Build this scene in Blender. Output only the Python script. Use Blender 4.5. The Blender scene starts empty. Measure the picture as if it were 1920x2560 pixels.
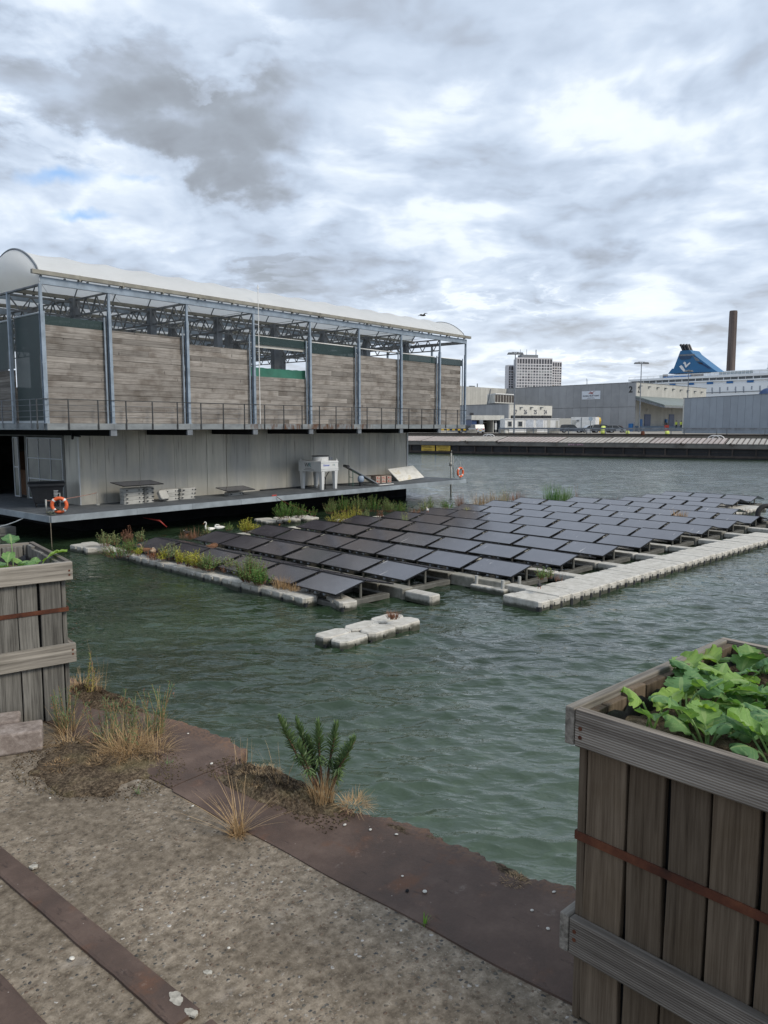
import bpy, bmesh, math, random
import numpy as np
from mathutils import Vector, Matrix
R_ = math.radians
rnd = random.Random(7)
SC = bpy.context.scene
COL = SC.collection

# ---------------------------------------------------------------- camera
H = 4.0                      # eye above the water
PITCH = math.atan(214/1922.); AZ = R_(40.8); F = 1922.
cam = bpy.data.cameras.new('camera'); camo = bpy.data.objects.new('camera', cam); COL.objects.link(camo)
camo.location = (0, 0, H); camo.rotation_euler = (math.pi/2-PITCH, 0, AZ-math.pi/2)
cam.sensor_fit = 'VERTICAL'; cam.sensor_height = 36; cam.lens = F/2560*36
cam.clip_start = .05; cam.clip_end = 6000
SC.camera = camo
SC.render.resolution_x = 768; SC.render.resolution_y = 1024
SC.view_settings.view_transform = 'Standard'; SC.view_settings.look = 'None'
SC.view_settings.exposure = 0.48; SC.view_settings.gamma = 1

cP, sP = math.cos(PITCH), math.sin(PITCH)
FW = Vector((math.cos(AZ), math.sin(AZ), 0)); RT = Vector((math.sin(AZ), -math.cos(AZ), 0))
def ray(u, v):
    x = (u-960)/F; y = (v-1280)/F
    return FW*(cP-y*sP)+RT*x+Vector((0, 0, -(sP+y*cP)))
def G(u, v, z=0.):           # the point of the level z seen at a place of the photograph
    r = ray(u, v); return Vector((0, 0, H))+r*((z-H)/r.z)
def PT(u, v, f):             # a point f metres away
    r = ray(u, v); return Vector((0, 0, H))+r*(f/r.dot(FW))
class Pl:                    # a vertical plane through p with horizontal direction d
    def __init__(s, p, q):
        s.p = Vector((p[0], p[1], 0)); s.d = (Vector((q[0], q[1], 0))-s.p); s.L = s.d.length; s.d.normalize()
        s.n = Vector((s.d.y, -s.d.x, 0))
        if s.n.dot(s.p) > 0: s.n = -s.n          # n points to the viewer's side
    def at(s, u, v):
        r = ray(u, v); t = s.p.dot(s.n)/r.dot(s.n); w = Vector((0, 0, H))+r*t
        return (w-s.p).dot(s.d), w.z
    def w(s, a, z, off=0.): q = s.p+s.d*a+s.n*off; return Vector((q.x, q.y, z))

# ---------------------------------------------------------------- node helper
class NT:
    def __init__(s, tree): s.t = tree; s.n = tree.nodes; s.l = tree.links
    def put(s, sock, val):
        if hasattr(val, 'is_linked'): s.l.new(val, sock)
        elif val is not None:
            if sock.type == 'RGBA' and len(val) == 3: val = (*val, 1)
            sock.default_value = val
    def node(s, ty, outs=0, props={}, **ins):
        n = s.n.new(ty)
        for k, v in props.items(): setattr(n, k, v)
        for k, v in ins.items():
            k = int(k[1:]) if k[0] == '_' and k[1:].isdigit() else k.replace('_', ' ')
            s.put(n.inputs[k], v)
        return n.outputs[outs] if outs is not None else n
    def noise(s, vec, sc, det=4, ro=.55, dist=0, out=0): return s.node('ShaderNodeTexNoise', out, Vector=vec, Scale=sc, Detail=det, Roughness=ro, Distortion=dist)
    def vor(s, vec, sc, feat='F1', out=0, rand=1.): return s.node('ShaderNodeTexVoronoi', out, {'feature': feat}, Vector=vec, Scale=sc, Randomness=rand)
    def ma(s, op, a, b=None, c=None, clamp=False):
        n = s.node('ShaderNodeMath', None, {'operation': op, 'use_clamp': clamp}); s.put(n.inputs[0], a)
        if b is not None: s.put(n.inputs[1], b)
        if c is not None: s.put(n.inputs[2], c)
        return n.outputs[0]
    def vm(s, op, a, b=None, out=0):
        n = s.node('ShaderNodeVectorMath', None, {'operation': op}); s.put(n.inputs[0], a)
        if b is not None: s.put(n.inputs[1], b)
        return n.outputs[out]
    def mix(s, fac, a, b, bt='MIX'):
        n = s.n.new('ShaderNodeMix'); n.data_type = 'RGBA'; n.blend_type = bt
        s.put(n.inputs[0], fac); s.put(n.inputs[6], a); s.put(n.inputs[7], b); return n.outputs[2]
    def ramp(s, fac, stops, interp='LINEAR'):
        n = s.n.new('ShaderNodeValToRGB'); e = n.color_ramp.elements; n.color_ramp.interpolation = interp
        while len(e) < len(stops): e.new(.5)
        for i, (p, c) in enumerate(stops):
            e[i].position = p
            if isinstance(c, (int, float)): c = (c, c, c)
            e[i].color = (*c, 1)
        s.put(n.inputs[0], fac); return n.outputs[0]
    def mr(s, v, a, b, c=0., d=1.): return s.node('ShaderNodeMapRange', 0, {'interpolation_type': 'SMOOTHSTEP'}, _0=v, _1=a, _2=b, _3=c, _4=d)
    def mapv(s, vec, scale=(1, 1, 1), rot=(0, 0, 0), loc=(0, 0, 0)): return s.node('ShaderNodeMapping', 0, Vector=vec, Location=loc, Rotation=rot, Scale=scale)
    def bump(s, h, st=.3, di=.01, nrm=None): return s.node('ShaderNodeBump', 0, Height=h, Strength=st, Distance=di, Normal=nrm)
    def attr(s, nm='tone'): return s.node('ShaderNodeAttribute', 2, {'attribute_name': nm})
    def obj(s): return s.n.new('ShaderNodeTexCoord').outputs['Object']
    def geo(s): return s.n.new('ShaderNodeNewGeometry').outputs['Position']

# ---------------------------------------------------------------- sky and sun
SUN_DIR = Vector((.10, -.74, .66)).normalized()
sun = bpy.data.lights.new('sun', 'SUN'); suno = bpy.data.objects.new('sun', sun); COL.objects.link(suno)
sun.energy = 2.0; sun.angle = R_(22); sun.color = (1, .90, .76)
suno.rotation_euler = SUN_DIR.to_track_quat('Z', 'Y').to_euler(); suno.location = (0, 0, 60)
wd = bpy.data.worlds.new('World'); SC.world = wd; wd.use_nodes = True
wt = NT(wd.node_tree)
for n in list(wt.n): wt.n.remove(n)
D = wt.n.new('ShaderNodeTexCoord').outputs['Generated']
rr = wt.vm('DOT_PRODUCT', D, tuple(RT), out=1); ff = wt.vm('DOT_PRODUCT', D, tuple(FW), out=1)
zz = wt.node('ShaderNodeSeparateXYZ', 2, Vector=D)
den = wt.ma('ADD', wt.ma('MAXIMUM', zz, 0.0), .17)
P0 = wt.node('ShaderNodeCombineXYZ', 0, X=wt.ma('DIVIDE', rr, den), Y=wt.ma('DIVIDE', ff, den), Z=zz)
def n2d(vec, sc, det, ro): return wt.node('ShaderNodeTexNoise', 0, {'noise_dimensions': '2D'}, Vector=vec, Scale=sc, Detail=det, Roughness=ro)
wn = wt.node('ShaderNodeTexNoise', 1, {'noise_dimensions': '2D'}, Vector=P0, Scale=1.3, Detail=3, Roughness=.5)
P1 = wt.vm('ADD', P0, wt.vm('MULTIPLY', wt.vm('SUBTRACT', wn, (.5, .5, .5)), (.22, .22, 0)))
nA = n2d(P1, .8, 3, .5)
nB = n2d(wt.vm('ADD', P1, (7, 3, 1)), 2.3, 7, .53)
nC = n2d(wt.vm('ADD', P1, (1, 9, 4)), 6.5, 6, .56)
nB2 = n2d(wt.vm('ADD', wt.vm('MULTIPLY', P1, (.965, .965, 1)), (7, 3, 1)), 2.3, 7, .53)
nC2 = n2d(wt.vm('ADD', wt.vm('MULTIPLY', P1, (.985, .985, 1)), (1, 9, 4)), 6.5, 6, .56)
dens = wt.ma('ADD', wt.ma('ADD', wt.ma('MULTIPLY', nA, .30), wt.ma('MULTIPLY', nB, .46)), wt.ma('MULTIPLY', nC, .24))
rel = wt.ma('ADD', wt.ma('MULTIPLY', wt.ma('SUBTRACT', nB2, nB), .45), wt.ma('MULTIPLY', wt.ma('SUBTRACT', nC2, nC), .14))
vn = wt.node('ShaderNodeTexNoise', 1, {'noise_dimensions': '2D'}, Vector=P1, Scale=3.2, Detail=4, Roughness=.55)
vp = wt.vm('ADD', P1, wt.vm('MULTIPLY', wt.vm('SUBTRACT', vn, (.5, .5, .5)), (.55, .55, 0)))
v1 = wt.node('ShaderNodeTexVoronoi', 0, {'feature': 'SMOOTH_F1', 'voronoi_dimensions': '2D'}, Vector=vp, Scale=1.9, Smoothness=.45)
v2 = wt.node('ShaderNodeTexVoronoi', 0, {'feature': 'SMOOTH_F1', 'voronoi_dimensions': '2D'}, Vector=wt.vm('ADD', vp, (5, 5, 5)), Scale=4.6, Smoothness=.5)
dens = wt.ma('ADD', dens, wt.ma('ADD', wt.ma('MULTIPLY', wt.ma('SUBTRACT', .47, v1), .24), wt.ma('MULTIPLY', wt.ma('SUBTRACT', .48, v2), .22)))
fs = wt.ma('MAXIMUM', ff, .05)
ca = wt.ma('ADD', wt.ma('DIVIDE', rr, fs), wt.ma('MULTIPLY', wt.ma('SUBTRACT', nB, .5), .22))
cb = wt.ma('ADD', wt.ma('DIVIDE', zz, fs), wt.ma('MULTIPLY', wt.ma('SUBTRACT', nC, .5), .16))
def blob(u, v, ru, rv, rot, amt, soft=.0):     # a cloud or a gap of its own, given by its bearing and height
    global dens
    r = ray(u, v); f = r.dot(FW); a0 = r.dot(RT)/f; b0 = r.z/f
    a = wt.ma('SUBTRACT', ca, a0); b = wt.ma('SUBTRACT', cb, b0)
    c, s = math.cos(R_(rot)), math.sin(R_(rot))
    x = wt.ma('DIVIDE', wt.ma('ADD', wt.ma('MULTIPLY', a, c), wt.ma('MULTIPLY', b, s)), ru/F)
    y = wt.ma('DIVIDE', wt.ma('SUBTRACT', wt.ma('MULTIPLY', b, c), wt.ma('MULTIPLY', a, s)), rv/F)
    d = wt.ma('SQRT', wt.ma('ADD', wt.ma('MULTIPLY', x, x), wt.ma('MULTIPLY', y, y)))
    dens = wt.ma('ADD', dens, wt.mr(d, .35+soft, 1.15, amt, 0.))
blob(200, 215, 540, 190, -10, .21)
blob(560, 330, 320, 170, -25, .12)
blob(40, 210, 300, 130, -5, .10)
blob(640, 430, 220, 80, -20, .10)
blob(60, 60, 380, 70, 0, -.06)
blob(640, 130, 240, 60, 15, -.10)
def gapmask(u, v, ru, rv, amt):
    r = ray(u, v); f = r.dot(FW); a0 = r.dot(RT)/f; b0 = r.z/f
    x = wt.ma('DIVIDE', wt.ma('SUBTRACT', ga, a0), ru/F); y = wt.ma('DIVIDE', wt.ma('SUBTRACT', gb, b0), rv/F)
    d = wt.ma('SQRT', wt.ma('ADD', wt.ma('MULTIPLY', x, x), wt.ma('MULTIPLY', y, y))); return wt.mr(d, .0, 1.15, amt, 0.)
gn = wt.noise(D, 26., 4, .55)
ga = wt.ma('ADD', wt.ma('DIVIDE', rr, fs), wt.ma('MULTIPLY', wt.ma('SUBTRACT', gn, .5), .05)); gb = wt.ma('ADD', wt.ma('DIVIDE', zz, fs), wt.ma('MULTIPLY', wt.ma('SUBTRACT', wt.noise(wt.vm('ADD', D, (3, 1, 2)), 30., 4, .55), .5), .035))
gap = wt.ma('ADD', wt.ma('ADD', gapmask(150, 438, 120, 26, 1.), gapmask(205, 537, 85, 18, .95)), gapmask(345, 445, 60, 14, .45), clamp=True)
gap = wt.ma('MULTIPLY', gap, wt.mr(ff, .05, .2))
blob(160, 470, 260, 90, 0, -.05)
blob(520, 225, 75, 22, 25, -.12)
blob(1120, 270, 150, 60, 10, -.05)
blob(1500, 120, 420, 140, 0, .07)
blob(1200, 430, 500, 70, 5, .05)
blob(230, 380, 300, 50, -10, -.08)
blob(900, 420, 130, 90, 0, -.08)
blob(680, 690, 160, 35, 0, .09)
blob(1650, 850, 240, 50, 5, .09)
blob(1210, 700, 330, 40, 5, .06)
blob(1480, 930, 300, 24, 0, -.08)
blob(1250, 760, 460, 16, 2, -.06)
dens0 = dens; dens = wt.ma('ADD', dens, rel)
sky = wt.node('ShaderNodeTexSky', 0, {'sky_type': 'NISHITA', 'sun_disc': False, 'sun_elevation': math.asin(SUN_DIR.z), 'sun_rotation': math.atan2(SUN_DIR.x, SUN_DIR.y)})
skyc = wt.mix(.6, wt.mix(1.0, sky, (.12, .12, .12), 'MULTIPLY'), (.22, .42, .76))
cloud = wt.ramp(dens, [(.27, (.70, .755, .82)), (.375, (.645, .705, .785)), (.43, (.55, .62, .715)), (.50, (.47, .545, .655)), (.58, (.405, .475, .58)), (.66, (.345, .395, .475)), (.76, (.275, .31, .36)), (.9, (.235, .26, .30))])
alpha = wt.ma('SUBTRACT', 1., wt.ma('MULTIPLY', gap, .85))
final = wt.mix(alpha, skyc, cloud)
warm = wt.mix(wt.mr(zz, 0., .22, .22, 0.), final, (.93, .93, .88))
below = wt.mix(wt.mr(zz, -.08, 0., 0., 1.), (.12, .14, .15), warm)
bg = wt.node('ShaderNodeBackground', 0, Color=below, Strength=1.0)
wt.l.new(bg, wt.node('ShaderNodeOutputWorld', None).inputs[0])

# ---------------------------------------------------------------- mesh helper
def frame(d):
    d = Vector(d).normalized(); a = Vector((0, 0, 1)) if abs(d.z) < .95 else Vector((1, 0, 0))
    x = d.cross(a).normalized(); return x, x.cross(d).normalized()
def tag(o, label=None, cat=None, group=None, kind=None):
    if label: o['label'] = label
    if cat: o['category'] = cat
    if group: o['group'] = group
    if kind: o['kind'] = kind
    return o
class MB:
    def __init__(s): s.v = []; s.f = []; s.m = []; s.t = []
    def add(s, vs, fs, m=0, t=None):
        if t is None: t = rnd.random()
        o = len(s.v); s.v += [tuple(q) for q in vs]; s.f += [tuple(i+o for i in f) for f in fs]
        s.m += [m]*len(fs); s.t += [t]*len(fs); return s
    def hexa(s, p, m=0, t=None): return s.add(p, [(0, 3, 2, 1), (4, 5, 6, 7), (0, 1, 5, 4), (1, 2, 6, 5), (2, 3, 7, 6), (3, 0, 4, 7)], m, t)
    def box(s, x0, y0, z0, x1, y1, z1, m=0, t=None):
        return s.hexa([(x0, y0, z0), (x1, y0, z0), (x1, y1, z0), (x0, y1, z0), (x0, y0, z1), (x1, y0, z1), (x1, y1, z1), (x0, y1, z1)], m, t)
    def obox(s, o, X, Y, Z, m=0, t=None):          # corner and three edge vectors
        o = Vector(o); X = Vector(X); Y = Vector(Y); Z = Vector(Z)
        return s.hexa([o, o+X, o+X+Y, o+Y, o+Z, o+X+Z, o+X+Y+Z, o+Y+Z], m, t)
    def bar(s, a, b, w, h=None, m=0, t=None):      # square bar from a to b
        a = Vector(a); b = Vector(b); x, y = frame(b-a); h = h or w
        return s.obox(a-x*w/2-y*h/2, x*w, y*h, b-a, m, t)
    def tube(s, pts, r, n=8, m=0, t=None, caps=True):
        pts = [Vector(p) for p in pts]; k = len(pts)
        rs = r if isinstance(r, (list, tuple)) else [r]*k
        if t is None: t = rnd.random()
        vs = []; x0 = None
        for i, p in enumerate(pts):
            d = (pts[min(i+1, k-1)]-pts[max(i-1, 0)])
            if d.length < 1e-9: d = Vector((0, 0, 1))
            d.normalize()
            if x0 is None: x0, y0 = frame(d)
            else:
                x0 = (x0-d*x0.dot(d)).normalized(); y0 = x0.cross(d)
            for j in range(n):
                a = 2*math.pi*j/n; vs.append(p+(x0*math.cos(a)+y0*math.sin(a))*rs[i])
        fs = [(i*n+j, i*n+(j+1) % n, (i+1)*n+(j+1) % n, (i+1)*n+j) for i in range(k-1) for j in range(n)]
        if caps: fs += [tuple(range(n))[::-1], tuple((k-1)*n+j for j in range(n))]
        return s.add(vs, fs, m, t)
    def loft(s, rings, m=0, t=None, caps=True, closed=True):
        n = len(rings[0]); vs = [p for r in rings for p in r]; k = len(rings); e = n if closed else n-1
        fs = [(i*n+j, i*n+(j+1) % n, (i+1)*n+(j+1) % n, (i+1)*n+j) for i in range(k-1) for j in range(e)]
        if caps and closed: fs += [tuple(range(n))[::-1], tuple((k-1)*n+j for j in range(n))]
        return s.add(vs, fs, m, t)
    def prism(s, poly, z0, z1, m=0, t=None, ins=0.):   # outline in xy, optional inset of the top rim
        n = len(poly); cx = sum(p[0] for p in poly)/n; cy = sum(p[1] for p in poly)/n
        r = [[(x, y, z0) for x, y in poly]]
        if ins:
            h = min(ins, abs(z1-z0)); r.append([(x, y, z1-h) for x, y in poly])
            r.append([(x+(cx-x)*ins/max(1e-6, math.hypot(x-cx, y-cy)), y+(cy-y)*ins/max(1e-6, math.hypot(x-cx, y-cy)), z1) for x, y in poly])
        else: r.append([(x, y, z1) for x, y in poly])
        return s.loft(r, m, t)
    def quad(s, a, b, c, d, m=0, t=None): return s.add([a, b, c, d], [(0, 1, 2, 3)], m, t)
    def mesh(s, name, M=None):
        me = bpy.data.meshes.new(name)
        vs = s.v if M is None else [tuple(M @ Vector(q)) for q in s.v]
        me.from_pydata(vs, [], s.f); me.update(); return me
    def build(s, name, mats, parent=None, world=False, smooth=False, bevel=0., sub=0):
        M = None
        if world and parent is not None: M = (Matrix.Translation(parent.location) @ parent.rotation_euler.to_matrix().to_4x4()).inverted()
        me = s.mesh(name, M)
        for q in (mats if isinstance(mats, (list, tuple)) else [mats]): me.materials.append(q)
        me.polygons.foreach_set('material_index', s.m)
        a = me.attributes.new('tone', 'FLOAT', 'FACE'); a.data.foreach_set('value', s.t)
        if smooth: me.polygons.foreach_set('use_smooth', [True]*len(s.f))
        o = bpy.data.objects.new(name, me); COL.objects.link(o)
        if parent is not None: o.parent = parent
        if bevel:
            b = o.modifiers.new('bevel', 'BEVEL'); b.width = bevel; b.segments = 2; b.limit_method = 'ANGLE'; b.angle_limit = R_(40)
        if sub: q = o.modifiers.new('sub', 'SUBSURF'); q.levels = sub; q.render_levels = sub
        return o
def thing(name, label, cat, loc=(0, 0, 0), rz=0., group=None):
    o = bpy.data.objects.new(name, None); COL.objects.link(o); o.location = loc; o.rotation_euler = (0, 0, rz)
    o.empty_display_size = .2
    return tag(o, label, cat, group)
def sub_of(part, o):     # make o a sub-part of part (both meshes hold the thing's own coordinates)
    o.parent = part; return o
def dup(root, loc, rz, label=None, group=None, scale=None):
    r = root.copy(); COL.objects.link(r); r.location = loc; r.rotation_euler = (0, 0, rz)
    if scale: r.scale = scale
    if label: r['label'] = label
    if group: r['group'] = group
    for ch in list(root.children):
        c = ch.copy(); COL.objects.link(c); c.parent = r
        for g in ch.children:
            d = g.copy(); COL.objects.link(d); d.parent = c
    return r
def text(s, size, o, X, Y, mt, name, parent=None, world=True, ext=.004, align='LEFT', bold=0.):
    cu = bpy.data.curves.new(name, 'FONT'); cu.body = s; cu.size = size; cu.extrude = ext; cu.align_x = align; cu.offset = bold
    to = bpy.data.objects.new(name, cu); COL.objects.link(to)
    dg = bpy.context.evaluated_depsgraph_get(); me = bpy.data.meshes.new_from_object(to.evaluated_get(dg))
    bpy.data.objects.remove(to)
    X = Vector(X).normalized(); Y = Vector(Y).normalized(); Z = X.cross(Y)
    M = Matrix((( X.x, Y.x, Z.x, o[0]), (X.y, Y.y, Z.y, o[1]), (X.z, Y.z, Z.z, o[2]), (0, 0, 0, 1)))
    if parent is not None and world: M = (Matrix.Translation(parent.location) @ parent.rotation_euler.to_matrix().to_4x4()).inverted() @ M
    me.transform(M); me.materials.clear(); me.materials.append(mt)
    ob = bpy.data.objects.new(name, me); COL.objects.link(ob)
    if parent is not None: ob.parent = parent
    return ob

# ---------------------------------------------------------------- materials
MATS = {}
def M_(name, fn):
    m = bpy.data.materials.new(name); m.use_nodes = True; t = NT(m.node_tree)
    for n in list(t.n): t.n.remove(n)
    out = t.node('ShaderNodeOutputMaterial', None)
    r = fn(t)
    t.l.new(r, out.inputs[0]); MATS[name] = m; return m
def PB(t, col, rough=.7, met=0., nrm=None, spec=.5, **k):
    n = t.node('ShaderNodeBsdfPrincipled', None)
    t.put(n.inputs['Base Color'], col); t.put(n.inputs['Roughness'], rough); t.put(n.inputs['Metallic'], met)
    if nrm is not None: t.put(n.inputs['Normal'], nrm)
    t.put(n.inputs['Specular IOR Level'], spec)
    for a, b in k.items(): t.put(n.inputs[a.replace('_', ' ')], b)
    return n.outputs[0]
def plain(name, col, rough=.6, met=0., var=.25, sc=3., bmp=.1, spec=.5, toned=.0):
    def fn(t):
        p = t.obj(); n = t.noise(p, sc, 6, .6); d = tuple(c*(1-var) for c in col); b = tuple(min(1, c*(1+var*.6)) for c in col)
        c = t.mix(t.mr(n, .3, .7), d, b)
        if toned: c = t.mix(toned, c, t.mix(t.attr(), tuple(q*.55 for q in col), tuple(min(1, q*1.35) for q in col)))
        return PB(t, c, rough, met, t.bump(t.noise(p, sc*12, 4), bmp, .004), spec)
    return M_(name, fn)
def wood(name, dark, light, axis='x', sc=1., bd=.0015, stain=None, sb=.5, groove=0., lo=.62):
    def fn(t):
        p = t.obj(); tn = t.attr(); off = t.node('ShaderNodeCombineXYZ', 0, X=t.ma('MULTIPLY', tn, 17.), Y=t.ma('MULTIPLY', tn, 31.), Z=t.ma('MULTIPLY', tn, 23.))
        p = t.vm('ADD', p, off)
        s = {'x': (1.0, 30, 30), 'y': (30, 1.0, 30), 'z': (30, 30, 1.0)}[axis]
        q = t.mapv(p, tuple(a*sc for a in s)); g1 = t.noise(q, 1., 7, .7, .35); g2 = t.noise(t.mapv(p, tuple(a*sc*3.2 for a in s)), 1., 4, .6)
        g = t.ma('ADD', t.ma('MULTIPLY', g1, .62), t.ma('MULTIPLY', g2, .38))
        big = t.noise(p, 1.6*sc, 4, .6)
        c = t.ramp(g, [(.30, tuple(q*.40 for q in dark)), (.40, dark), (.58, light), (.72, tuple(min(1, q*1.2) for q in light))])
        c = t.mix(t.mr(big, .42, .72, 0, .65), c, t.mix(1., c, tuple(stain or (.62, .56, .5)), 'MULTIPLY'))
        if groove:
            zz_ = t.node('ShaderNodeSeparateXYZ', 2, Vector=t.obj()); gv = t.ma('SINE', t.ma('MULTIPLY', zz_, 6.283/groove)); c = t.mix(t.mr(gv, -1., -.2, .38, 0.), c, tuple(q*.3 for q in dark)); g = t.ma('ADD', g, t.ma('MULTIPLY', gv, .35))
        kn = t.vor(t.mapv(p, tuple((.35 if a < 2 else .12)*8*sc*1.0 for a in s)), 1., out=0)
        c = t.mix(t.mr(kn, .035, .09, .75, 0.), c, tuple(q*.3 for q in dark))
        c = t.mix(1., c, t.ramp(tn, [(0, lo), (.5, .95), (1, 1.75-lo*.9)]), 'MULTIPLY')
        return PB(t, c, .88, 0, t.bump(g, sb, bd*4), .25)
    return M_(name, fn)
GALV = plain('galvanised_blue_steel', (.26, .32, .39), .45, .25, .25, 2.2, .05)
GALVD = plain('dull_steel', (.17, .19, .215), .5, .3, .3, 2., .1)
STEELD = plain('truss_steel', (.17, .185, .20), .55, .2, .35, 3., .1)
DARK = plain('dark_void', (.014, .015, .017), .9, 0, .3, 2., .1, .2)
BLACKP = plain('black_plastic', (.02, .022, .026), .45, 0, .3, 4., .05)
WHITE = plain('white_paint', (.66, .67, .67), .45, 0, .12, 1.5, .05)
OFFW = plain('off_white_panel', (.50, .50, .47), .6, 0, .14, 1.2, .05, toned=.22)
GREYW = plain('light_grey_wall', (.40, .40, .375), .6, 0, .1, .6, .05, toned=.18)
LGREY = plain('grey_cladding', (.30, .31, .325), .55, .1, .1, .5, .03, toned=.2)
LGREY2 = plain('blue_grey_cladding', (.265, .30, .345), .55, .1, .08, .5, .03, toned=.15)
BLUEP = plain('blue_paint', (.015, .13, .36), .4, 0, .1, 1., .03)
NAVY = plain('navy_paint', (.02, .05, .14), .4, 0, .2, 1., .03)
YELL = plain('yellow_paint', (.62, .40, .03), .5, 0, .25, 3., .05)
LIME = plain('lime_cover', (.52, .62, .14), .6, 0, .15, 3., .1)
REDP = plain('red_paint', (.35, .04, .03), .5, 0, .25, 3., .05)
ORNG = plain('orange_foam', (.62, .115, .035), .5, 0, .15, 5., .15)
TYRE = plain('rubber', (.018, .018, .019), .8, 0, .3, 8., .3)
def _glass(t): return PB(t, t.mix(t.mr(t.noise(t.obj(), .8, 3), .35, .65), (.02, .025, .03), (.05, .055, .06)), .08, 0, None, .6)
GLASS = M_('dark_window_glass', _glass)
def _mem(t):
    p = t.obj(); n = t.noise(p, .8, 5); c = t.mix(t.mr(n, .3, .7), (.80, .83, .85), (.88, .91, .93))
    c = t.mix(t.mr(t.noise(t.mapv(p, (.5, 3, 3)), 2., 6), .62, .8, 0, .35), c, (.36, .35, .28))
    d = t.node('ShaderNodeBsdfDiffuse', 0, Color=c); tr = t.node('ShaderNodeBsdfTranslucent', 0, Color=(.92, .92, .90, 1))
    g = t.node('ShaderNodeBsdfGlossy', 0, Color=(.8, .8, .8, 1), Roughness=.35)
    a = t.node('ShaderNodeMixShader', 0, _0=.50, _1=d, _2=tr); return t.node('ShaderNodeMixShader', 0, _0=.05, _1=a, _2=g)
MEMB = M_('white_roof_membrane', _mem)
def _mesh(t):
    p = t.obj(); c = t.mix(t.noise(p, 1.2, 3), (.012, .028, .032), (.03, .06, .06))
    return t.node('ShaderNodeMixShader', 0, _0=.8, _1=t.node('ShaderNodeBsdfTransparent', 0), _2=PB(t, c, .5, 0, None, .4))
NET = M_('dark_windbreak_mesh', _mesh)
TARP = plain('green_tarpaulin', (.02, .125, .085), .5, 0, .25, 2., .4)
def _sheet(t):          # galvanised cladding of the lower storey
    p = t.obj(); tn = t.attr(); n = t.noise(t.mapv(p, (3.2, 3.2, .35)), 1., 6, .6); big = t.noise(t.mapv(p, (.8, .8, .3)), 1., 4, .6)
    c = t.mix(t.mr(n, .3, .7), (.42, .41, .36), (.52, .505, .445))
    c = t.mix(t.mr(big, .40, .66, 0., .45), c, (.33, .345, .365))
    st = t.noise(t.mapv(p, (14, 14, .5)), 1., 5, .6)
    z = t.node('ShaderNodeSeparateXYZ', 2, Vector=t.geo())
    c = t.mix(t.ma('MULTIPLY', t.mr(st, .56, .70), t.mr(z, 1.6, 3.7, .05, .75)), c, (.055, .048, .038))
    c = t.mix(1., c, t.ramp(tn, [(0, .93), (1, 1.05)]), 'MULTIPLY')
    return PB(t, c, t.mr(big, .3, .7, .35, .6), .15, t.bump(t.noise(t.mapv(p, (1.5, 1.5, .4)), 1., 2), .35, .03), .5)
SHEET = M_('galvanised_wall_sheet', _sheet)
def _conc(t):
    p = t.obj(); n = t.noise(p, 1.5, 8, .65)
    return PB(t, t.ramp(n, [(.3, (.10, .10, .095)), (.5, (.20, .20, .185)), (.7, (.30, .29, .27))]), .9, 0, t.bump(n, .3, .02))
CONC = M_('plain_concrete', _conc)
BOARD = wood('weathered_cladding', (.195, .180, .167), (.325, .308, .288), 'x', .9, .002, (.34, .29, .25), .35, 0., .68)
WOODZ = wood('crate_plank_upright', (.088, .066, .046), (.150, .118, .086), 'z', 1.7, .0014, (.72, .66, .55))
WOODZI = wood('crate_plank_grey', (.085, .082, .075), (.21, .205, .188), 'z', 1.6, .0014, (.6, .6, .6))
WOODR = wood('crate_rail_grey', (.115, .10, .086), (.285, .258, .226), 'y', 1.0, .0016, (.55, .53, .50), .5, .0072)
WOODRX = wood('crate_rail_grey_cross', (.12, .11, .096), (.29, .27, .24), 'x', 1.0, .0016, (.6, .6, .56), .5)
def _rust(t):
    p = t.obj(); n = t.noise(p, 9., 8, .65); c = t.ramp(n, [(.3, (.030, .013, .009)), (.5, (.085, .030, .017)), (.7, (.145, .055, .028))])
    return PB(t, c, .85, .1, t.bump(n, .6, .004), .3)
RUST = M_('rusty_steel_band', _rust)
def leafm(name, a, b, c=None, tr=.3, rough=.5, spec=.35):
    def fn(t):
        tn = t.attr(); n = t.noise(t.obj(), 22., 3)
        col = t.mix(tn, a, b); col = t.mix(t.mr(n, .35, .7, 0, .4), col, c or tuple(q*.6 for q in a))
        return t.node('ShaderNodeMixShader', 0, _0=tr, _1=PB(t, col, rough, 0, None, spec), _2=t.node('ShaderNodeBsdfTranslucent', 0, Color=col))
    return M_(name, fn)
LG = leafm('bush_green', (.10, .19, .055), (.22, .34, .11))
LD = leafm('feathery_green', (.05, .15, .03), (.14, .30, .06))
LY = leafm('yellow_green', (.28, .34, .05), (.62, .58, .08))
LO = leafm('olive_grey_green', (.14, .20, .08), (.32, .40, .17))
LT = leafm('dry_stalks', (.27, .16, .08), (.52, .37, .20), tr=.15)
LR = leafm('red_brown_stalks', (.15, .07, .045), (.34, .17, .10), tr=.15)
LS = leafm('straw_grass', (.36, .235, .12), (.60, .44, .25), tr=.2)
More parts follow.
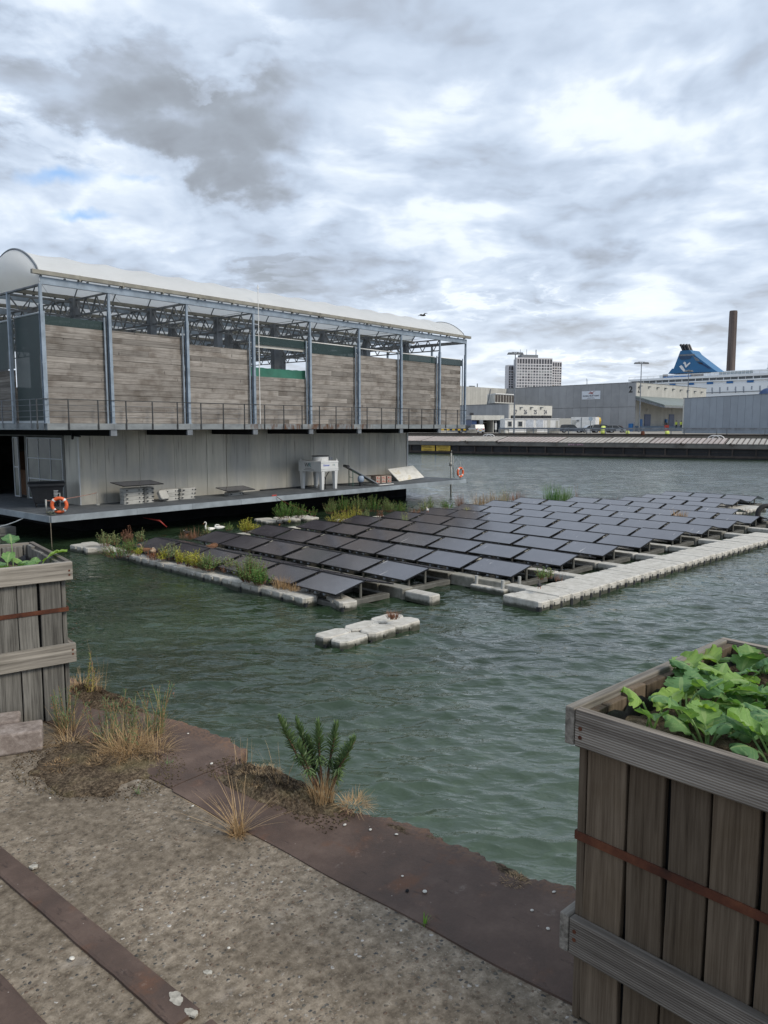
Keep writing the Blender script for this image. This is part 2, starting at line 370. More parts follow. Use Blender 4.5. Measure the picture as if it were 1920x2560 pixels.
# ================================================================ WATER
def water():
    fs = [1.6]
    while fs[-1] < 130: fs.append(fs[-1]*1.0068+.003)
    while fs[-1] < 2600: fs.append(fs[-1]*1.25)
    fs = np.array(fs)
    an = np.concatenate([np.radians(np.linspace(-75, -33, 12)[:-1]), np.radians(np.linspace(-33, 33, 400)), np.radians(np.linspace(33, 75, 12)[1:])])
    Fg, Ag = np.meshgrid(fs, np.tan(an), indexing='ij'); Rg = Fg*Ag
    c, s = math.cos(AZ), math.sin(AZ)
    X = Fg*c+Rg*s; Y = Fg*s-Rg*c; Z = np.zeros_like(X); DX = np.zeros_like(X); DY = np.zeros_like(X)
    sp = np.maximum(np.gradient(fs)[:, None]*np.ones_like(X), Fg*math.radians(66/400)/np.cos(np.arctan(Ag))**2)
    rs = np.random.RandomState(5)
    wdir = R_(34)
    for i in range(120):
        lam = .13*(2.6/.13)**(rs.rand()**1.15); th = wdir+rs.randn()*.50+(math.pi if rs.rand() < .12 else 0)
        k = 2*math.pi/lam; kx, ky = k*math.cos(th), k*math.sin(th); ph = rs.rand()*6.28
        a = .0072*lam*(1 if lam < .6 else (.6 if lam < 1. else .28))
        w = np.clip((lam/sp-2.)/1.8, 0, 1)
        t = kx*X+ky*Y+ph+.5*np.sin(X*.31+i)+.5*np.sin(Y*.27+i*2.1)
        Z += a*w*np.cos(t); DX -= a*1.15*w*math.cos(th)*np.sin(t); DY -= a*1.15*w*math.sin(th)*np.sin(t)
    # patches of rougher and calmer water (cat's paws)
    g = .8+.35*np.sin(X*.42+1.3*np.sin(Y*.3))*np.sin(Y*.37+1.1*np.sin(X*.21))
    Z *= g
    n0, n1 = X.shape
    co = np.stack([X+DX, Y+DY, Z], -1).reshape(-1, 3)
    idx = np.arange(n0*n1).reshape(n0, n1)
    q = np.stack([idx[:-1, :-1], idx[:-1, 1:], idx[1:, 1:], idx[1:, :-1]], -1).reshape(-1, 4)
    me = bpy.data.meshes.new('water'); me.vertices.add(len(co)+4); me.loops.add(len(q)*4+4); me.polygons.add(len(q)+1)
    ex = np.array([[-3000, -3000, -.35], [3000, -3000, -.35], [3000, 3000, -.35], [-3000, 3000, -.35]])
    me.vertices.foreach_set('co', np.concatenate([co, ex]).ravel())
    b = len(co); q = q[:, ::-1]
    me.loops.foreach_set('vertex_index', np.concatenate([q.ravel(), [b, b+1, b+2, b+3]]).astype(np.int32))
    me.polygons.foreach_set('loop_start', np.arange(0, len(q)*4+4, 4)); me.polygons.foreach_set('loop_total', np.full(len(q)+1, 4))
    me.polygons.foreach_set('use_smooth', np.ones(len(q)+1, bool)); me.update(calc_edges=True); me.validate()
    def fn(t):
        p = t.geo(); d = t.vm('LENGTH', p, out=1)
        w = t.mapv(p, (1, 1, 1), (0, 0, R_(-34)))
        b1 = t.noise(t.mapv(w, (1, .5, 1)), 3.6, 2, .5, .25); b2 = t.noise(t.mapv(w, (1, .6, 1)), 16., 2, .5, .2); b3 = t.noise(t.mapv(w, (1, .45, 1)), 1.4, 3, .55, .4); b1 = t.ma('SUBTRACT', .5, t.ma('ABSOLUTE', t.ma('SUBTRACT', b1, .5)))
        h = t.ma('ADD', t.ma('ADD', t.ma('MULTIPLY', b1, t.mr(d, 5, 40, .050, .11)), t.ma('MULTIPLY', b2, t.mr(d, 5, 30, .006, .007))), t.ma('MULTIPLY', b3, t.mr(d, 20, 70, .03, .06)))
        big = t.noise(p, .35, 4, .6); sm = t.noise(p, 2.3, 5, .6)
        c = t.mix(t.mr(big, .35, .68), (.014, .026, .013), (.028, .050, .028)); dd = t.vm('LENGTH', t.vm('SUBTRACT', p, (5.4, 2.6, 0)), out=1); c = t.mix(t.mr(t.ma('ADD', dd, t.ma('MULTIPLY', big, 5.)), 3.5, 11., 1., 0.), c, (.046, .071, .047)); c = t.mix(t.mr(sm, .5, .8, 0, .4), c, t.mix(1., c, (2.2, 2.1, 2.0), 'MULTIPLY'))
        nn = t.node('ShaderNodeBump', 0, Height=h, Strength=1., Distance=1.)
        return PB(t, c, t.mr(d, 15, 90, .03, .13), 0, nn, .5, IOR=1.40)
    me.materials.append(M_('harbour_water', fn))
    o = bpy.data.objects.new('water', me); COL.objects.link(o); tag(o, kind='structure')
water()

# ================================================================ NEAR QUAY
QZ = 2.3
def edge_x(y):     # ragged outer edge of the quay
    pts = [(-9, 2.47), (.8, 2.47), (1.2, 2.49), (1.41, 2.43), (1.6, 2.45), (1.75, 2.44), (1.96, 2.46), (2.12, 2.40), (2.3, 2.36), (2.75, 2.35), (3.0, 2.36), (3.1, 2.47), (3.3, 2.50), (3.6, 2.49), (4.0, 2.42), (4.4, 2.43), (5.0, 2.45), (30, 2.45)]
    for (a, p), (b, q) in zip(pts, pts[1:]):
        if a <= y <= b: return p+(q-p)*(y-a)/(b-a)+.008*math.sin(y*31)+.007*math.sin(y*67+1)+.005*math.sin(y*143+2)+.004*math.sin(y*211)
    return 2.45
def _quay(t):
    p = t.geo(); w = t.vm('ADD', p, t.vm('MULTIPLY', t.node('ShaderNodeTexNoise', 1, Vector=p, Scale=55., Detail=2), (.016, .016, .016)))
    big = t.noise(p, 1.7, 6, .6); n = t.noise(p, 26., 8, .7); fine = t.noise(p, 190., 4, .6)
    mort = t.ramp(n, [(.32, (.095, .076, .056)), (.48, (.19, .158, .120)), (.62, (.29, .245, .19)), (.75, (.40, .355, .29))])
    v = t.n.new('ShaderNodeTexVoronoi'); v.feature = 'F1'; t.put(v.inputs['Vector'], w); v.inputs['Scale'].default_value = 64.; v.inputs['Randomness'].default_value = 1
    vc = t.node('ShaderNodeSeparateXYZ', 0, Vector=v.outputs['Color']); vg = t.node('ShaderNodeSeparateXYZ', 1, Vector=v.outputs['Color'])
    peb = t.ramp(vc, [(.0, (.07, .07, .07)), (.22, (.13, .12, .10)), (.4, (.20, .165, .125)), (.6, (.16, .115, .085)), (.78, (.25, .21, .16)), (.95, (.32, .29, .25)), (1, (.5, .48, .45))])
    has = t.ma('MULTIPLY', t.mr(v.outputs['Distance'], .34, .46, 1., 0.), t.mr(t.ma('ADD', vg, t.ma('MULTIPLY', t.ma('SUBTRACT', big, .5), 2.6)), .52, .66))
    c = t.mix(has, mort, peb)
    v2 = t.n.new('ShaderNodeTexVoronoi'); v2.feature = 'F1'; t.put(v2.inputs['Vector'], w); v2.inputs['Scale'].default_value = 150.
    s2 = t.node('ShaderNodeSeparateXYZ', 0, Vector=v2.outputs['Color'])
    c = t.mix(t.ma('MULTIPLY', t.mr(v2.outputs['Distance'], .3, .42, .6, 0.), t.mr(s2, .55, .6)), c, t.ramp(s2, [(.55, (.09, .08, .065)), (.8, (.22, .18, .14)), (1, (.36, .32, .27))]))
    c = t.mix(t.mr(big, .40, .60, .60, 0.), c, t.mix(1., c, (.55, .54, .53), 'MULTIPLY'))
    c = t.mix(t.mr(t.noise(p, 7., 6, .7), .57, .72, 0, .5), c, (.29, .26, .225))
    wh = t.vor(p, 14., out=0); c = t.mix(t.mr(wh, .010, .018, .5, 0.), c, (.45, .43, .39))
    st = t.noise(p, 3.1, 5, .6); c = t.mix(t.mr(st, .66, .72, 0, .4), c, (.045, .043, .042))
    h = t.ma('ADD', t.ma('ADD', t.ma('MULTIPLY', has, t.mr(v.outputs['Distance'], 0., .5, .9, 0.)), t.ma('MULTIPLY', n, .9)), t.ma('MULTIPLY', fine, .35))
    return PB(t, c, .93, 0, t.bump(h, .9, .006), .2)
QUAYM = M_('exposed_aggregate_concrete', _quay)
def _plate(t):
    p = t.geo(); n = t.noise(p, 3., 8, .65); f = t.noise(p, 60., 6, .7); o = t.noise(p, 5.5, 6, .6)
    c = t.ramp(n, [(.3, (.052, .036, .028)), (.5, (.088, .060, .048)), (.7, (.150, .108, .088))])
    c = t.mix(t.mr(o, .55, .72, 0, .7), c, (.14, .065, .035)); c = t.mix(t.mr(f, .6, .75, 0, .35), c, (.15, .12, .11))
    c = t.mix(t.mr(t.noise(p, 11., 8, .75), .60, .68, 0, .5), c, (.20, .165, .145)); c = t.mix(t.mr(t.noise(t.mapv(p, (6, 1.5, 1)), 6., 6, .7), .60, .68, 0, .6), c, (.035, .024, .02)); c = t.mix(t.mr(t.vor(p, 17.), .02, .05, .8, 0.), c, (.42, .38, .34)); x_ = t.node('ShaderNodeSeparateXYZ', 0, Vector=p); c = t.mix(t.ma('MULTIPLY', t.mr(x_, 2.33, 2.44, 0, .75), t.mr(f, .42, .56)), c, (.16, .095, .06))
    return PB(t, c, t.mr(n, .3, .7, .6, .85), .05, t.bump(t.ma('ADD', f, n), .6, .006), .3)
PLATEM = M_('rusted_quay_plate', _plate)
mb = MB(); ys = [-9+i*.6 for i in range(16)]+[.6+i*.02 for i in range(270)]+[6+i*1. for i in range(25)]
rA = [[(-14, y, QZ-2.9), (-14, y, QZ), (edge_x(y)-.012, y, QZ), (edge_x(y)-.03, y, QZ-.3), (2.42, y, QZ-.9), (2.42, y, QZ-2.9)] for y in ys]
mb.loft(rA, t=.5); tag(mb.build('quay', QUAYM), kind='structure')
# steel coping plates lying on the edge, joints between them
PLT = thing('coping_plate', 'brown rusted steel coping plates along the quay edge above the water', 'steel edging', (2.2, 2.2, QZ))
mb = MB(); cuts = [-6, -1.5, 3.02, 4.6, 9, 18]
for a, b in zip(cuts, cuts[1:]):
    k = max(3, int((b-a)/.014)); r = []
    for i in range(k+1):
        y = a+.004+(b-a-.008)*i/k; xi = 1.945+.004*math.sin(y*9)+(.012 if y > 3 else 0); xo = edge_x(y)
        z = QZ+.007+.002*math.sin(y*2)
        r.append([(xi, y, QZ-.02), (xi, y, z), (xi+.06, y, z+.004), ((xi+xo)/2, y, z+.004), (xo-.05, y, z+.004), (xo-.012, y, z-.001), (xo+.004, y, z-.014), (xo+.002, y, z-.07), (xo-.02, y, QZ-.09)])
    mb.loft(r, t=.5)
mb.build('plate', PLATEM, PLT, world=True, smooth=False)
rl = thing('rail_strip', 'long rusted steel rail strip set flush in the concrete quay', 'rail', (1.17, 2.3, QZ))
mb = MB()
for a, b in ((-3, 1.70), (1.76, 14)):
    k = int((b-a)/.08); r = []
    for i in range(k+1):
        y = a+(b-a)*i/k; w = .0012*math.sin(y*13)+.001*math.sin(y*37); x0 = 1.125+w; x1 = 1.215-w*.7
        r.append([(x0, y, QZ-.03), (x0, y, QZ+.010), (x0+.008, y, QZ+.014), (x1-.008, y, QZ+.014), (x1, y, QZ+.010), (x1, y, QZ-.03)])
    mb.loft(r, t=.5)
mb.build('rail_head', PLATEM, rl, world=True)
r2 = thing('rail_strip', 'rusted steel strip crossing the bottom left corner of the quay', 'rail', (.8, 2.2, QZ))
mb = MB(); r = []
for i in range(120):
    y = -2+i*.1; x1 = .90+.0015*math.sin(y*17)
    r.append([(.70, y, QZ-.03), (.70, y, QZ+.012), (x1-.008, y, QZ+.012), (x1, y, QZ+.007), (x1, y, QZ-.03)])
mb.loft(r, t=.5); mb.build('rail_head', PLATEM, r2, world=True)

# soil and moss patches
def _soil(t):
    p = t.geo(); n = t.noise(p, 16., 9, .72); m = t.noise(p, 5., 5, .6)
    n = t.ma('ADD', t.ma('MULTIPLY', t.noise(p, 70., 6, .7), .6), t.ma('MULTIPLY', n, .4)); c = t.ramp(n, [(.36, (.025, .019, .014)), (.47, (.08, .06, .042)), (.55, (.17, .13, .09)), (.68, (.33, .27, .19))])
    c = t.mix(t.mr(m, .50, .68, 0, .65), c, t.ramp(n, [(.3, (.08, .065, .03)), (.7, (.33, .28, .17))]))
    return PB(t, c, .95, 0, t.bump(n, 1., .03), .1)
SOIL = M_('dry_soil_and_moss', _soil)
def patch(label, cx, cy, rx, ry, h, seed, rot=0., z=QZ):
    rs = random.Random(seed); ph = [rs.random()*6.28 for _ in range(6)]; mbp = MB(); rings = []; n = 150
    for j in range(31):
        q = 1-j/30.; ring = []
        for i in range(n):
            a = 2*math.pi*i/n; e = 1+.13*math.sin(2*a+ph[0])+.09*math.sin(3*a+ph[1])+.07*math.sin(5*a+ph[2])+.05*math.sin(9*a+ph[3])+.04*math.sin(14*a+ph[4])
            x = rx*e*q*math.cos(a); y = ry*e*q*math.sin(a)
            X = cx+x*math.cos(rot)-y*math.sin(rot); Y = cy+x*math.sin(rot)+y*math.cos(rot)
            hh = h*(1-q**3)*(.65+.35*math.sin(X*33+ph[5])*math.sin(Y*29))+h*.5*rs.random()*(1-q**4)*q**.3
            ring.append((X, Y, z+(-.004 if j == 0 else .006+hh)))
        rings.append(ring)
    mbp.loft(rings, t=.5)
    return tag(mbp.build('soil_patch', SOIL, smooth=True), label, 'soil')
patch('large dark soil and moss patch with weeds at the foot of the left crate', 1.87, 3.52, .26, .38, .022, 3, .25)
patch('long mossy soil patch under the tall spiky plant at the quay edge', 2.27, 2.63, .115, .42, .05, 8, .03)
patch('small sandy soil patch on the steel coping below the spiky plant', 2.38, 1.93, .035, .14, .005, 11, .1)
patch('oval soil patch with pale centre on the coping close to the right crate', 2.375, 1.42, .06, .14, .006, 15, .05)
patch('narrow soil strip with dry grass beside the left crate', 2.36, 4.35, .10, .45, .04, 21)

# shells and paint marks
SHELL = plain('white_shell', (.62, .60, .54), .5, 0, .3, 60., .3)
WHP = plain('white_paint_splash', (.38, .36, .31), .8, 0, .4, 40., .5)
def shell(u, v, s, lab, dark=False):
    c = G(u, v, QZ+.014); s *= .75; m = MB(); rings = []
    rot = rnd.random()*6
    for q, z in ((1, 0), (.95, .25), (.7, .45), (.35, .55), (.05, .58)):
        rings.append([(s*q*math.cos(a)*1.25*(1+.06*math.sin(7*a)), s*q*math.sin(a), s*z) for a in [2*math.pi*i/14 for i in range(14)]])
    m.loft(rings); o = m.build('shell', DARK if dark else SHELL, smooth=True); o.location = c; o.rotation_euler = (.1, .1, rot)
    tag(o, lab, 'shell', 'shells and pale bits on the quay')
for i, (u, v, s, l) in enumerate([(991, 2086, .009, 'white shell just below the sandy patch on the coping'), (926, 2074, .008, 'white shell right of the dry edge on the coping'), (862, 2062, .009, 'white shell nearest the spiky plant on the coping'), (1062, 2229, .011, 'large pale shell beside a dark hole in mid coping'), (1330, 2276, .008, 'ring shaped shell on the coping right of centre'), (1370, 2322, .009, 'white shell on the coping closest to the right crate'), (1385, 2230, .008, 'white shell at the water edge left of the right crate'), (470, 1834, .008, 'white shell on the coping near the top of the soil strip'), (529, 1909, .010, 'white shell at the rim of the mossy soil patch'), (482, 2015, .008, 'white pebble where concrete meets coping above the dry tuft'), (1006, 2190, .006, 'small chip on the coping left of the pale shell'), (180, 2396, .010, 'white pebble on the lower concrete strip at left'), (572, 2370, .007, 'white chip in the middle of the concrete'), (680, 2310, .006, 'tiny pale chip on the concrete under the green sprout'), (125, 1995, .007, 'pale pebble below the big soil patch')]):
    shell(u, v, s, l)
shell(1018, 2227, .009, 'dark oval hole shaped shell in mid coping', True)
for (u, v, s, sd, l) in [(440, 2495, .020, 2, 'white paint splash across the end of the long rail strip'), (478, 2530, .014, 5, 'round white lichen blot on the long rail strip'), (84, 2165, .012, 7, 'small white paint flake above the long rail strip'), (520, 2430, .010, 9, 'pale mortar crust right of the rail strip end')]:
    c = G(u, v, QZ+(.0145 if 'strip' in l and 'crust' not in l else .0015)); q = random.Random(sd); ph = [q.random()*6 for _ in range(4)]
    m = MB(); pts = [(s*(1+.22*math.sin(2*a+ph[0])+.10*math.sin(5*a+ph[1])+.05*math.sin(9*a+ph[2]))*math.cos(a), s*1.4*(1+.22*math.sin(2*a+ph[0])+.10*math.sin(5*a+ph[1])+.05*math.sin(9*a+ph[2]))*math.sin(a)) for a in [2*math.pi*i/40 for i in range(40)]]
    m.prism(pts, -.006, .0006); o = m.build('paint_splash', WHP); o.location = c; tag(o, l, 'paint splash')

# kerb stone at the left
ks = thing('kerb_stone', 'stepped brown grey concrete kerb stone lying beside the left crate', 'kerb stone', (1.9, 4.2, QZ))
A = G(108, 1877, QZ); B = G(0, 1893, QZ); d = (B-A).normalized(); nb = Vector((-d.y, d.x, 0)); nb = nb if nb.dot(FW) > 0 else -nb
m = MB(); m.obox(A, d*.75, nb*.17, Vector((0, 0, .115)), t=.5); m.obox(A+d*.115+nb*.172, d*.6, nb*.16, Vector((0, 0, .125)), t=.6)
def _kerb(t):
    p = t.geo(); n = t.noise(p, 20., 8, .7); z = t.node('ShaderNodeSeparateXYZ', 2, Vector=p)
    c = t.ramp(n, [(.3, (.13, .105, .095)), (.5, (.23, .195, .175)), (.7, (.36, .32, .30))])
    return PB(t, c, .92, 0, t.bump(n, .8, .006), .2)
m.build('stone', M_('kerb_stone_surface', _kerb), ks, world=True, bevel=.012)

# ================================================================ PLANT BUILDERS
def blade(m, o, d, L, w, bend, t, n=5, mi=0):      # a tapering blade that leans over
    o = Vector(o); d = Vector(d).normalized(); side = d.cross(Vector((0, 0, 1)))
    if side.length < 1e-3: side = Vector((1, 0, 0))
    side.normalize(); vs = []; p = o.copy()
    for i in range(n+1):
        q = i/n; ww = w*(1-q**1.5)*.5+.0002; vs += [p-side*ww, p+side*ww]
        dd = (d+Vector((bend.x*q, bend.y*q, bend.z*q))).normalized(); p = p+dd*(L/n)
    m.add(vs, [(2*i, 2*i+1, 2*i+3, 2*i+2) for i in range(n)], mi, t)
    return p
def grass(m, c, n, L, spread, w, rs, lean=.8, up=1., droop=.5, mi=0):
    for _ in range(n):
        a = rs.random()*6.283; r = spread*math.sqrt(rs.random()); o = Vector(c)+Vector((r*math.cos(a), r*math.sin(a), 0))
        a2 = a+rs.uniform(-.7, .7); l = lean*rs.random(); d = Vector((math.cos(a2)*l, math.sin(a2)*l, up))
        k_ = droop*rs.uniform(-.1, 1.7); a3 = a2+rs.uniform(-1.2, 1.2); blade(m, o, d, L*rs.uniform(.3, 1.), w*rs.uniform(.6, 1.2), Vector((math.cos(a3)*k_, math.sin(a3)*k_, -abs(k_)*.9)), rs.random(), 6, mi)
def leaf(m, p, d, up, L, W, t, mi=0):     # small pointed leaf
    d = Vector(d).normalized(); s = d.cross(Vector(up)); s = s.normalized() if s.length > 1e-3 else Vector((1, 0, 0))
    p = Vector(p); k = p+d*L*.5
    m.add([p, k-s*W*.5, p+d*L, k+s*W*.5], [(0, 1, 2, 3)], mi, t)
def bush(name, label, c, w, h, mat, rs, n=26, ll=.045, lw=.012, group=None, stemm=None, cat='plant', open_=.55, flower=None):
    root = thing(name, label, cat, c, 0, group)
    st = MB(); lf = MB()
    for i in range(n):
        a = rs.random()*6.283; r = w*.5*math.sqrt(rs.random()); bx, by = r*math.cos(a), r*math.sin(a)
        top = h*(1-.45*(r/(w*.5))**2)*rs.uniform(.6, 1.08)
        b = Vector((bx*.55, by*.55, 0)); tip = Vector((bx*1.1+rs.uniform(-.1, .1)*h, by*1.1+rs.uniform(-.1, .1)*h, top))
        st.tube([b, (b+tip)/2+Vector((rs.uniform(-.02, .02), rs.uniform(-.02, .02), 0)), tip], [.006, .0045, .002], 4)
        k = int(26*max(.5, top/.4)); tb = rs.random()
        for j in range(k):
            q = open_*.35+(1-open_*.35)*(j+rs.random())/k; p = b.lerp(tip, min(1, q)); az = rs.random()*6.283; el = rs.uniform(.1, 1.0)
            d = Vector((math.cos(az), math.sin(az), el)); s_ = 1.3-.6*q
            leaf(lf, p, d, (rs.uniform(-1, 1), rs.uniform(-1, 1), 1), ll*s_*rs.uniform(.7, 1.3), lw*s_*rs.uniform(.8, 1.3), min(1, max(0, tb*.5+rs.random()*.3+q*.25)))
    st.build('stem', stemm or LR, root); lf.build('foliage', mat, root)
    return root
# ================================================================ FLOATING BARN
BX0, BX1, BY = 12.03, 36.02, 25.08
PX = [12.03, 14.43, 17.62, 20.85, 24.05, 27.24, 30.39, 33.63, 36.02]
CY = [25.08, 27.43, 30.8, 34.2, 37.6, 41.0, 44.4, 47.9]
VW = 3.93; NV = 6; YE = BY+VW*NV
ZF, ZE, ZG = 4.12, 8.58, 8.86
BARN = thing('floating_barn', 'two storey floating barn with weathered timber sides, blue steel posts and white arched fabric roof', 'barn', (24, 30, 0))
def bp(m, name, mat, **k): return m.build(name, mat, BARN, world=True, **k)
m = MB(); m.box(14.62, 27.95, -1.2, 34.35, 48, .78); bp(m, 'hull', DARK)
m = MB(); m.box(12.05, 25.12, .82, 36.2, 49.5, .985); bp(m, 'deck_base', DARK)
def _deck(t):
    p = t.geo(); n = t.noise(p, 2.5, 7, .65); x = t.node('ShaderNodeSeparateXYZ', 0, Vector=p)
    g = t.ma('SINE', t.ma('MULTIPLY', x, 90.)); c = t.ramp(n, [(.3, (.060, .070, .078)), (.55, (.10, .112, .125)), (.75, (.16, .17, .175))])
    return PB(t, t.mix(t.mr(g, -.9, -.5, .35, 0), c, (.03, .035, .04)), .7, .1, t.bump(g, .3, .004), .3)
DECK = M_('grey_deck_grating', _deck)
m = MB(); y = 25.10
for j in range(24): m.box(12.06, 25.14+j*1.01, .985, 36.18, 25.14+j*1.01+1.0, 1.0)
bp(m, 'deck', DECK)
m = MB(); x = 12.03
while x < 36.1:
    e = min(36.2, x+rnd.choice((1.9, 2.4, 3.2))); m.box(x+.004, 25.05, .80, e-.004, 25.12, 1.012); x = e
x = 25.12
while x < 49: m.box(12.0, x+.004, .80, 12.05, min(49.5, x+3.2)-.004, 1.012); m.box(36.2, x+.004, .80, 36.26, min(49.5, x+3.2)-.004, 1.012); x += 3.2
bp(m, 'deck_fascia', GALVD if False else plain('fascia_grey_blue', (.26, .30, .335), .6, .1, .3, 1.5, .1, toned=.2))
# lower storey walls: one upright sheet after another
m = MB(); x = 14.62; i = 0
while x < 34.30:
    w = rnd.choice((.55, .6, .9, 1.0, 1.05)); e = min(34.35, x+w); d = rnd.uniform(0, .018) if not 20.6 < x < 22.3 else .045
    m.box(x+.004, 27.93-d, 1.0, e-.005, 28.0, 3.86); x = e; i += 1
m.box(14.62, 28.0, .8, 34.35, 28.06, 3.86, t=0); bp(m, 'lower_wall', SHEET)
m = MB(); m.box(34.35, 27.93, 1.0, 34.41, 48, 3.86); bp(m, 'end_wall', SHEET)
m = MB(); m.box(14.58, 27.93, 1.0, 14.62, 29.0, 3.86); bp(m, 'end_wall', SHEET)
TRIM = plain('bright_trim', (.5, .52, .53), .4, .2, .1, 2, .03)
m = MB(); m.box(14.55, 27.885, 1.0, 14.60, 27.93, 3.86); bp(m, 'corner_trim', TRIM)
m = MB(); m.box(34.33, 27.88, 1.0, 34.43, 27.925, 3.86); bp(m, 'corner_trim', TRIM)
# the left end: glazed gate, door way and dark inside
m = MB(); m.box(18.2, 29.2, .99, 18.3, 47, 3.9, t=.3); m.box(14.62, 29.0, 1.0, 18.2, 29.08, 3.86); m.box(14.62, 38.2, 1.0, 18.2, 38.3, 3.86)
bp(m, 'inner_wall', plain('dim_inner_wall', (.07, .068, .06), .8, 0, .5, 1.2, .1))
def window(y0, y1, z0, z1, nc, nr, x=14.58, tilt=0.):
    fr = MB()
    fr.box(x-.03, y0, z0, x+.03, y0+.05, z1); fr.box(x-.03, y1-.05, z0, x+.03, y1, z1); fr.box(x-.029, y0+.05, z1-.05, x+.029, y1-.05, z1); fr.box(x-.029, y0+.05, z0, x+.029, y1-.05, z0+.05)
    for i in range(1, nc): q = y0+(y1-y0)*i/nc; fr.box(x-.022, q-.018, z0+.05, x+.022, q+.018, z1-.05)
    for i in range(1, nr): q = z0+(z1-z0)*i/nr; fr.box(x-.025, y0+.05, q-.02, x+.025, y1-.05, q+.02)
    f = bp(fr, 'window_frame', WFR); g = MB(); g.box(x-.006, y0+.04, z0+.04, x+.006, y1-.04, z1-.04); o = g.build('pane', PANE, BARN, world=True); sub_of(f, o)
WFR = plain('pale_window_frame', (.36, .40, .43), .4, .1, .1, 3, .03)
def _pane(t): return PB(t, t.mix(t.mr(t.noise(t.geo(), .9, 4), .35, .65), (.05, .058, .052), (.11, .12, .10)), .25, 0, None, .5)
PANE = M_('dusty_glass', _pane)
window(29.15, 32.2, 1.02, 3.56, 3, 3)
window(33.0, 33.5, 1.02, 3.56, 1, 2); window(35.2, 36.6, 1.02, 3.56, 2, 2); window(36.7, 38.1, 1.02, 3.56, 2, 2)
m = MB(); m.box(14.5, 29.0, 3.60, 14.66, 49, 3.86, t=.2); m.box(14.56, 29.0, 1.0, 14.62, 29.14, 3.6); m.box(14.56, 32.22, 1., 14.63, 32.4, 3.6); m.box(14.56, 38.2, 1, 14.62, 49, 3.6); bp(m, 'door_frame', plain('dim_frame', (.13, .135, .13), .6, .1, .3, 2, .1))
m = MB(); m.box(15.2, 33.6, 1.0, 15.7, 34.4, 2.1, t=.6); m.box(15.9, 32.6, 1.0, 16.5, 33.4, 1.9, t=.2); m.box(15.25, 34.5, 1.0, 15.9, 35.1, 2.9, t=.8); bp(m, 'store_cupboard', wood('brown_cupboard', (.06, .03, .018), (.13, .07, .04), 'z'), bevel=.01)
# upper floor, cross beams, edge beam
m = MB(); m.box(12.10, 25.2, 3.90, 35.95, YE-.05, 4.10); bp(m, 'upper_floor', CONC)
for x in PX[1:-1]:
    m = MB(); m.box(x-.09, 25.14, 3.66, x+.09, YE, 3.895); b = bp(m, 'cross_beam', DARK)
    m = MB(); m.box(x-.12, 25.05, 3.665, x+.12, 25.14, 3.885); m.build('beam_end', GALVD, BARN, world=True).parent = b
def _eb(t):
    p = t.geo(); n = t.noise(t.mapv(p, (1.2, 1.2, 3)), 1., 7, .65); x = t.node('ShaderNodeSeparateXYZ', 0, Vector=p); r = t.noise(t.mapv(p, (2.6, 2.6, .8)), 1., 7, .7)
    c = t.ramp(n, [(.3, (.13, .145, .16)), (.6, (.235, .26, .275)), (.75, (.30, .30, .27))])
    zone = t.ma('MULTIPLY', t.mr(x, 19, 22, 0, 1), t.mr(x, 27, 29, 1, 0))
    c = t.mix(t.ma('MULTIPLY', t.mr(r, .44, .60), zone), c, (.10, .052, .03)); return PB(t, c, .6, .2, t.bump(r, .3, .01), .4)
EBM = M_('stained_edge_beam', _eb)
m = MB(); q = [12.03]+PX[1:-1]+[36.02]
for a, b in zip(q, q[1:]): m.box(a+.003, 25.02, 3.885, b-.003, 25.19, 4.10)
m.box(12.0, 25.19, 3.885, 12.14, YE, 4.10); m.box(35.95, 25.19, 3.885, 36.05, YE, 4.10); m.box(12.05, YE-.05, 3.885, 36, YE+.1, 4.1); bp(m, 'edge_beam', EBM)
# posts
for j, yy in enumerate([BY, YE]):
    for i, x in enumerate(PX):
        m = MB(); y = yy
        ends = i in (0, 8); w = .055 if not ends else .045
        m.box(x-w, y-.05, 4.10, x+w, y-.035, 7.95 if not ends else ZE, t=.7); m.box(x-w, y+.05, 4.10, x+w, y+.065, 7.95, t=.5); m.box(x-.010, y-.035, 4.10, x+.010, y+.05, 7.95, t=.4)
        m.box(x-.035, y-.03, 7.95, x+.045, y+.045, ZE, t=.5)
        m.box(x-.16 if not ends or i == 8 else x+.10, y+.08, 4.10, x-.105 if not ends or i == 8 else x+.155, y+.12, 7.75, t=.3)
        if i < 8: m.box(x+.06, y+.08, 4.10, x+.09, y+.13, 7.6, t=.1)
        m.box(x-.062, y-.058, 6.05, x+.062, y-.03, 6.10, t=0); m.box(x-.09, y-.06, 4.10, x+.09, y+.09, 4.115)
        bp(m, 'post', GALV)
for k, y in enumerate(CY[1:-1]):
    for x in (12.03, 36.02):
        m = MB(); m.box(x-.05, y-.045, 4.10, x+.05, y+.045, ZE); bp(m, 'post', GALV)
